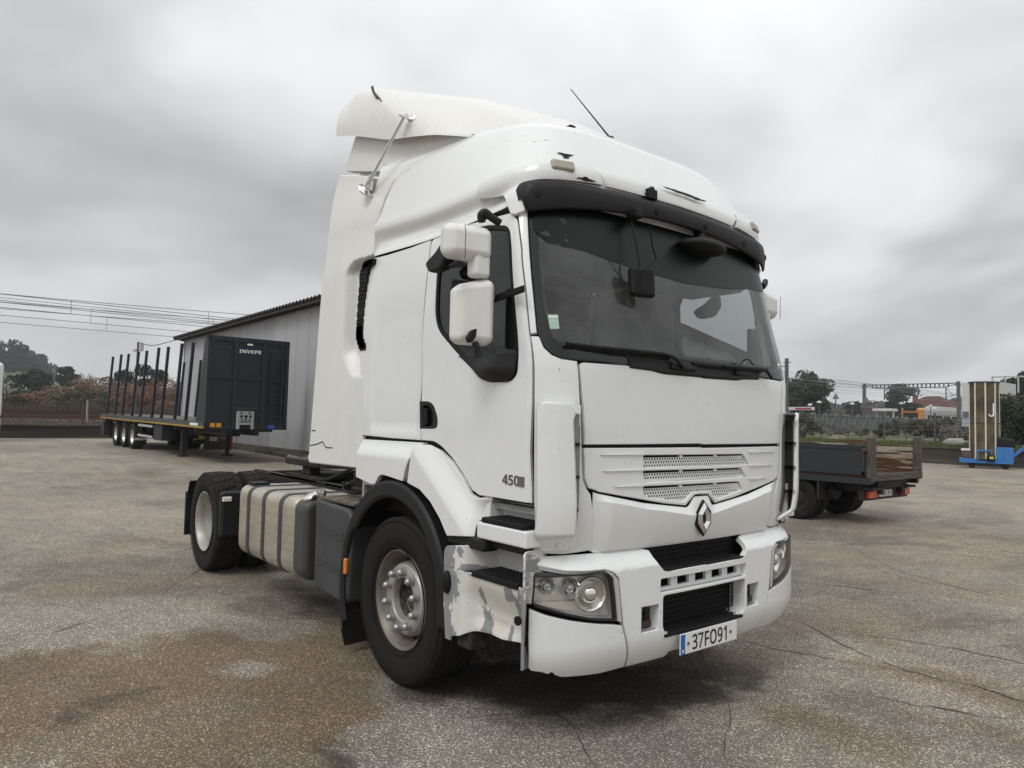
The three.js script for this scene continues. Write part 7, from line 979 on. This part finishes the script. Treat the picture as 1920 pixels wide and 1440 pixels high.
  ev(1700, 790, -38.5, 1.7, .5, LM.olive, 3000, .07, 'wide olive garden tree above the tipper load bed', 'garden_tree'); ev(1730, 792, -39.5, 1.6, .4, LM.grey, 2600, .06, 'grey twiggy garden tree under the train', 'garden_tree'); ev(1765, 790, -39, 1.4, .4, LM.olive, 2400, .065, 'thin olive garden tree left of the white building', 'garden_tree'); ev(1508, 782, -37.5, 1.0, .2, LM.olive, 2600, .07, 'yellow-green bush beside the truck corner', 'green_bush'); ev(1540, 795, -38, 1.3, .4, LM.grey, 1800, .05, 'sparse grey shrub under the big evergreen', 'garden_shrub'); ev(1590, 798, -38.5, 1.3, .4, LM.grey, 1800, .05, 'sparse grey shrub under the platform lamps', 'garden_shrub'); ev(1640, 802, -38, 1.2, .4, LM.olive, 1500, .06, 'low olive shrub left of the wide garden tree', 'garden_shrub'); ev(1790, 800, -37, 1.0, .3, LM.grey, 1800, .05, 'grey twiggy shrub at the foot of the white building', 'garden_shrub');
  [[1570, 742], [1590, 745], [1625, 740], [1650, 735], [1720, 738], [1770, 740], [1545, 748]].forEach(([px, py], i) => { const q = A(px, py, -190 - i * 6); bareTree('bare_tree', 'hazy leafless tree in the distance behind the railway station', 'distant leafless trees', [q.x, 1, q.z], Math.max(4, q.y - 1), .6, LM.grey, 4, 1.2); });
  struct('distant_wood', (() => { const C = []; for (let k = 0; k < 140; k++) { const px = rr(1460, 1960), q = A(px, 790 + 4 * rnd(), -230 - 40 * rnd()); C.push([V(q.x, rr(1, 9), q.z), rr(2, 4)]); } return leaves(16000, inClump(C), .9); })(), LM.far, 'stuff');
  // odds and ends behind the wall
  { const q = A(1512, 832, -33.0); const t = thing('red_barrow', 'small red hand cart standing on the garden wall', 'cart'); const z = -34.4; const b = A(1513, 828, z); part('tray', bx(b.x, b.y - .18, z, .4, .12, .4, .02), mat(.4, .05, .02, .6), t); part('handle', [beam(V(b.x - .1, b.y - .2, z), V(b.x + .05, b.y + .12, z), .03, .03), beam(V(b.x + .2, b.y - .2, z), V(b.x - .05, b.y + .1, z), .03, .03)], mat(.45, .06, .02, .6), t);
    const c = A(1605, 833, -34.3); const s = thing('red_trough', 'long dark red trough lying behind the tipper bed', 'trough'); part('body', [bx(c.x, .86, -34.3, 1.3, .22, .3, .03)], mat(.16, .025, .018, .7), s); part('rim', bb(c.x - .66, c.x + .66, .96, .985, -34.47, -34.13), mat(.2, .03, .02, .6), s);
    const w = A(1790, 834, -34.6), r = new THREE.DodecahedronGeometry(.34, 1); r.scale(1.5, .75, 1); { const P = r.attributes.position; for (let i = 0; i < P.count; i++) { const k = .55 + .9 * vn(P.getX(i) * 9, P.getY(i) * 9, P.getZ(i) * 9); P.setXYZ(i, P.getX(i) * k, P.getY(i) * k, P.getZ(i) * k); } } r.translate(w.x, .95, -34.6); solo('pale_rock', r, mat(.26, .26, .235, .95), 'pale heap of rubble on the wall beside the silo', 'rock');
    const d = A(1568, 826, -35), bn = thing('garden_bench', 'small pale wooden bench in the garden behind the wall', 'bench'); part('seat', bb(d.x - .35, d.x + .35, 1.0, 1.04, -35.2, -34.9), mat(.35, .32, .25, .8), bn); part('backrest', bb(d.x - .35, d.x + .35, 1.12, 1.18, -35.22, -35.18), mat(.35, .32, .25, .8), bn); for (const x of [-.32, .32]) part('leg', bb(d.x + x - .025, d.x + x + .025, .72, 1.18, -35.22, -35.17), mat(.3, .28, .22, .8), bn); }
}
// white lorry just entering the picture at the left edge
{
  const t = thing('white_lorry', 'white lorry cab mostly outside the picture at the railway wall', 'lorry'); const p = onX([3, 705], -35.2), wm = MT.white; const x1 = -34.0, z1 = p.z, g0 = .2;
  part('cab', [bb(x1 - 2.1, x1, g0 + 1.0, 3.6, z1, z1 + 2.45, .18)], wm, t); part('windscreen', bb(x1 - .005, x1 + .01, 2.2, 3.15, z1 + .2, z1 + 2.25), MT.frit, t); part('side_window', bb(x1 - .95, x1 - .15, 2.2, 3.0, z1 - .012, z1 + .002), MT.frit, t); part('bumper', bb(x1 - .4, x1 + .05, g0 + .35, g0 + 1.0, z1 + .02, z1 + 2.43, .08), wm, t); part('wheel', wheelLathe([[.2, -.14], [.45, -.15], [.5, -.1], [.5, .1], [.45, .15], [.2, .14], [0, .1]], 32).translate(x1 - 1.1, g0 + .5, z1 + .2), MT.rubber, t); part('wheel', wheelLathe([[.2, -.14], [.45, -.15], [.5, -.1], [.5, .1], [.45, .15], [.2, .14], [0, .1]], 32).translate(x1 - 1.1, g0 + .5, z1 + 2.25), MT.rubber, t);
}
scene.traverse(o => { if (o.isMesh) { o.castShadow = true; o.receiveShadow = true; } });
renderer.render(scene, camera);
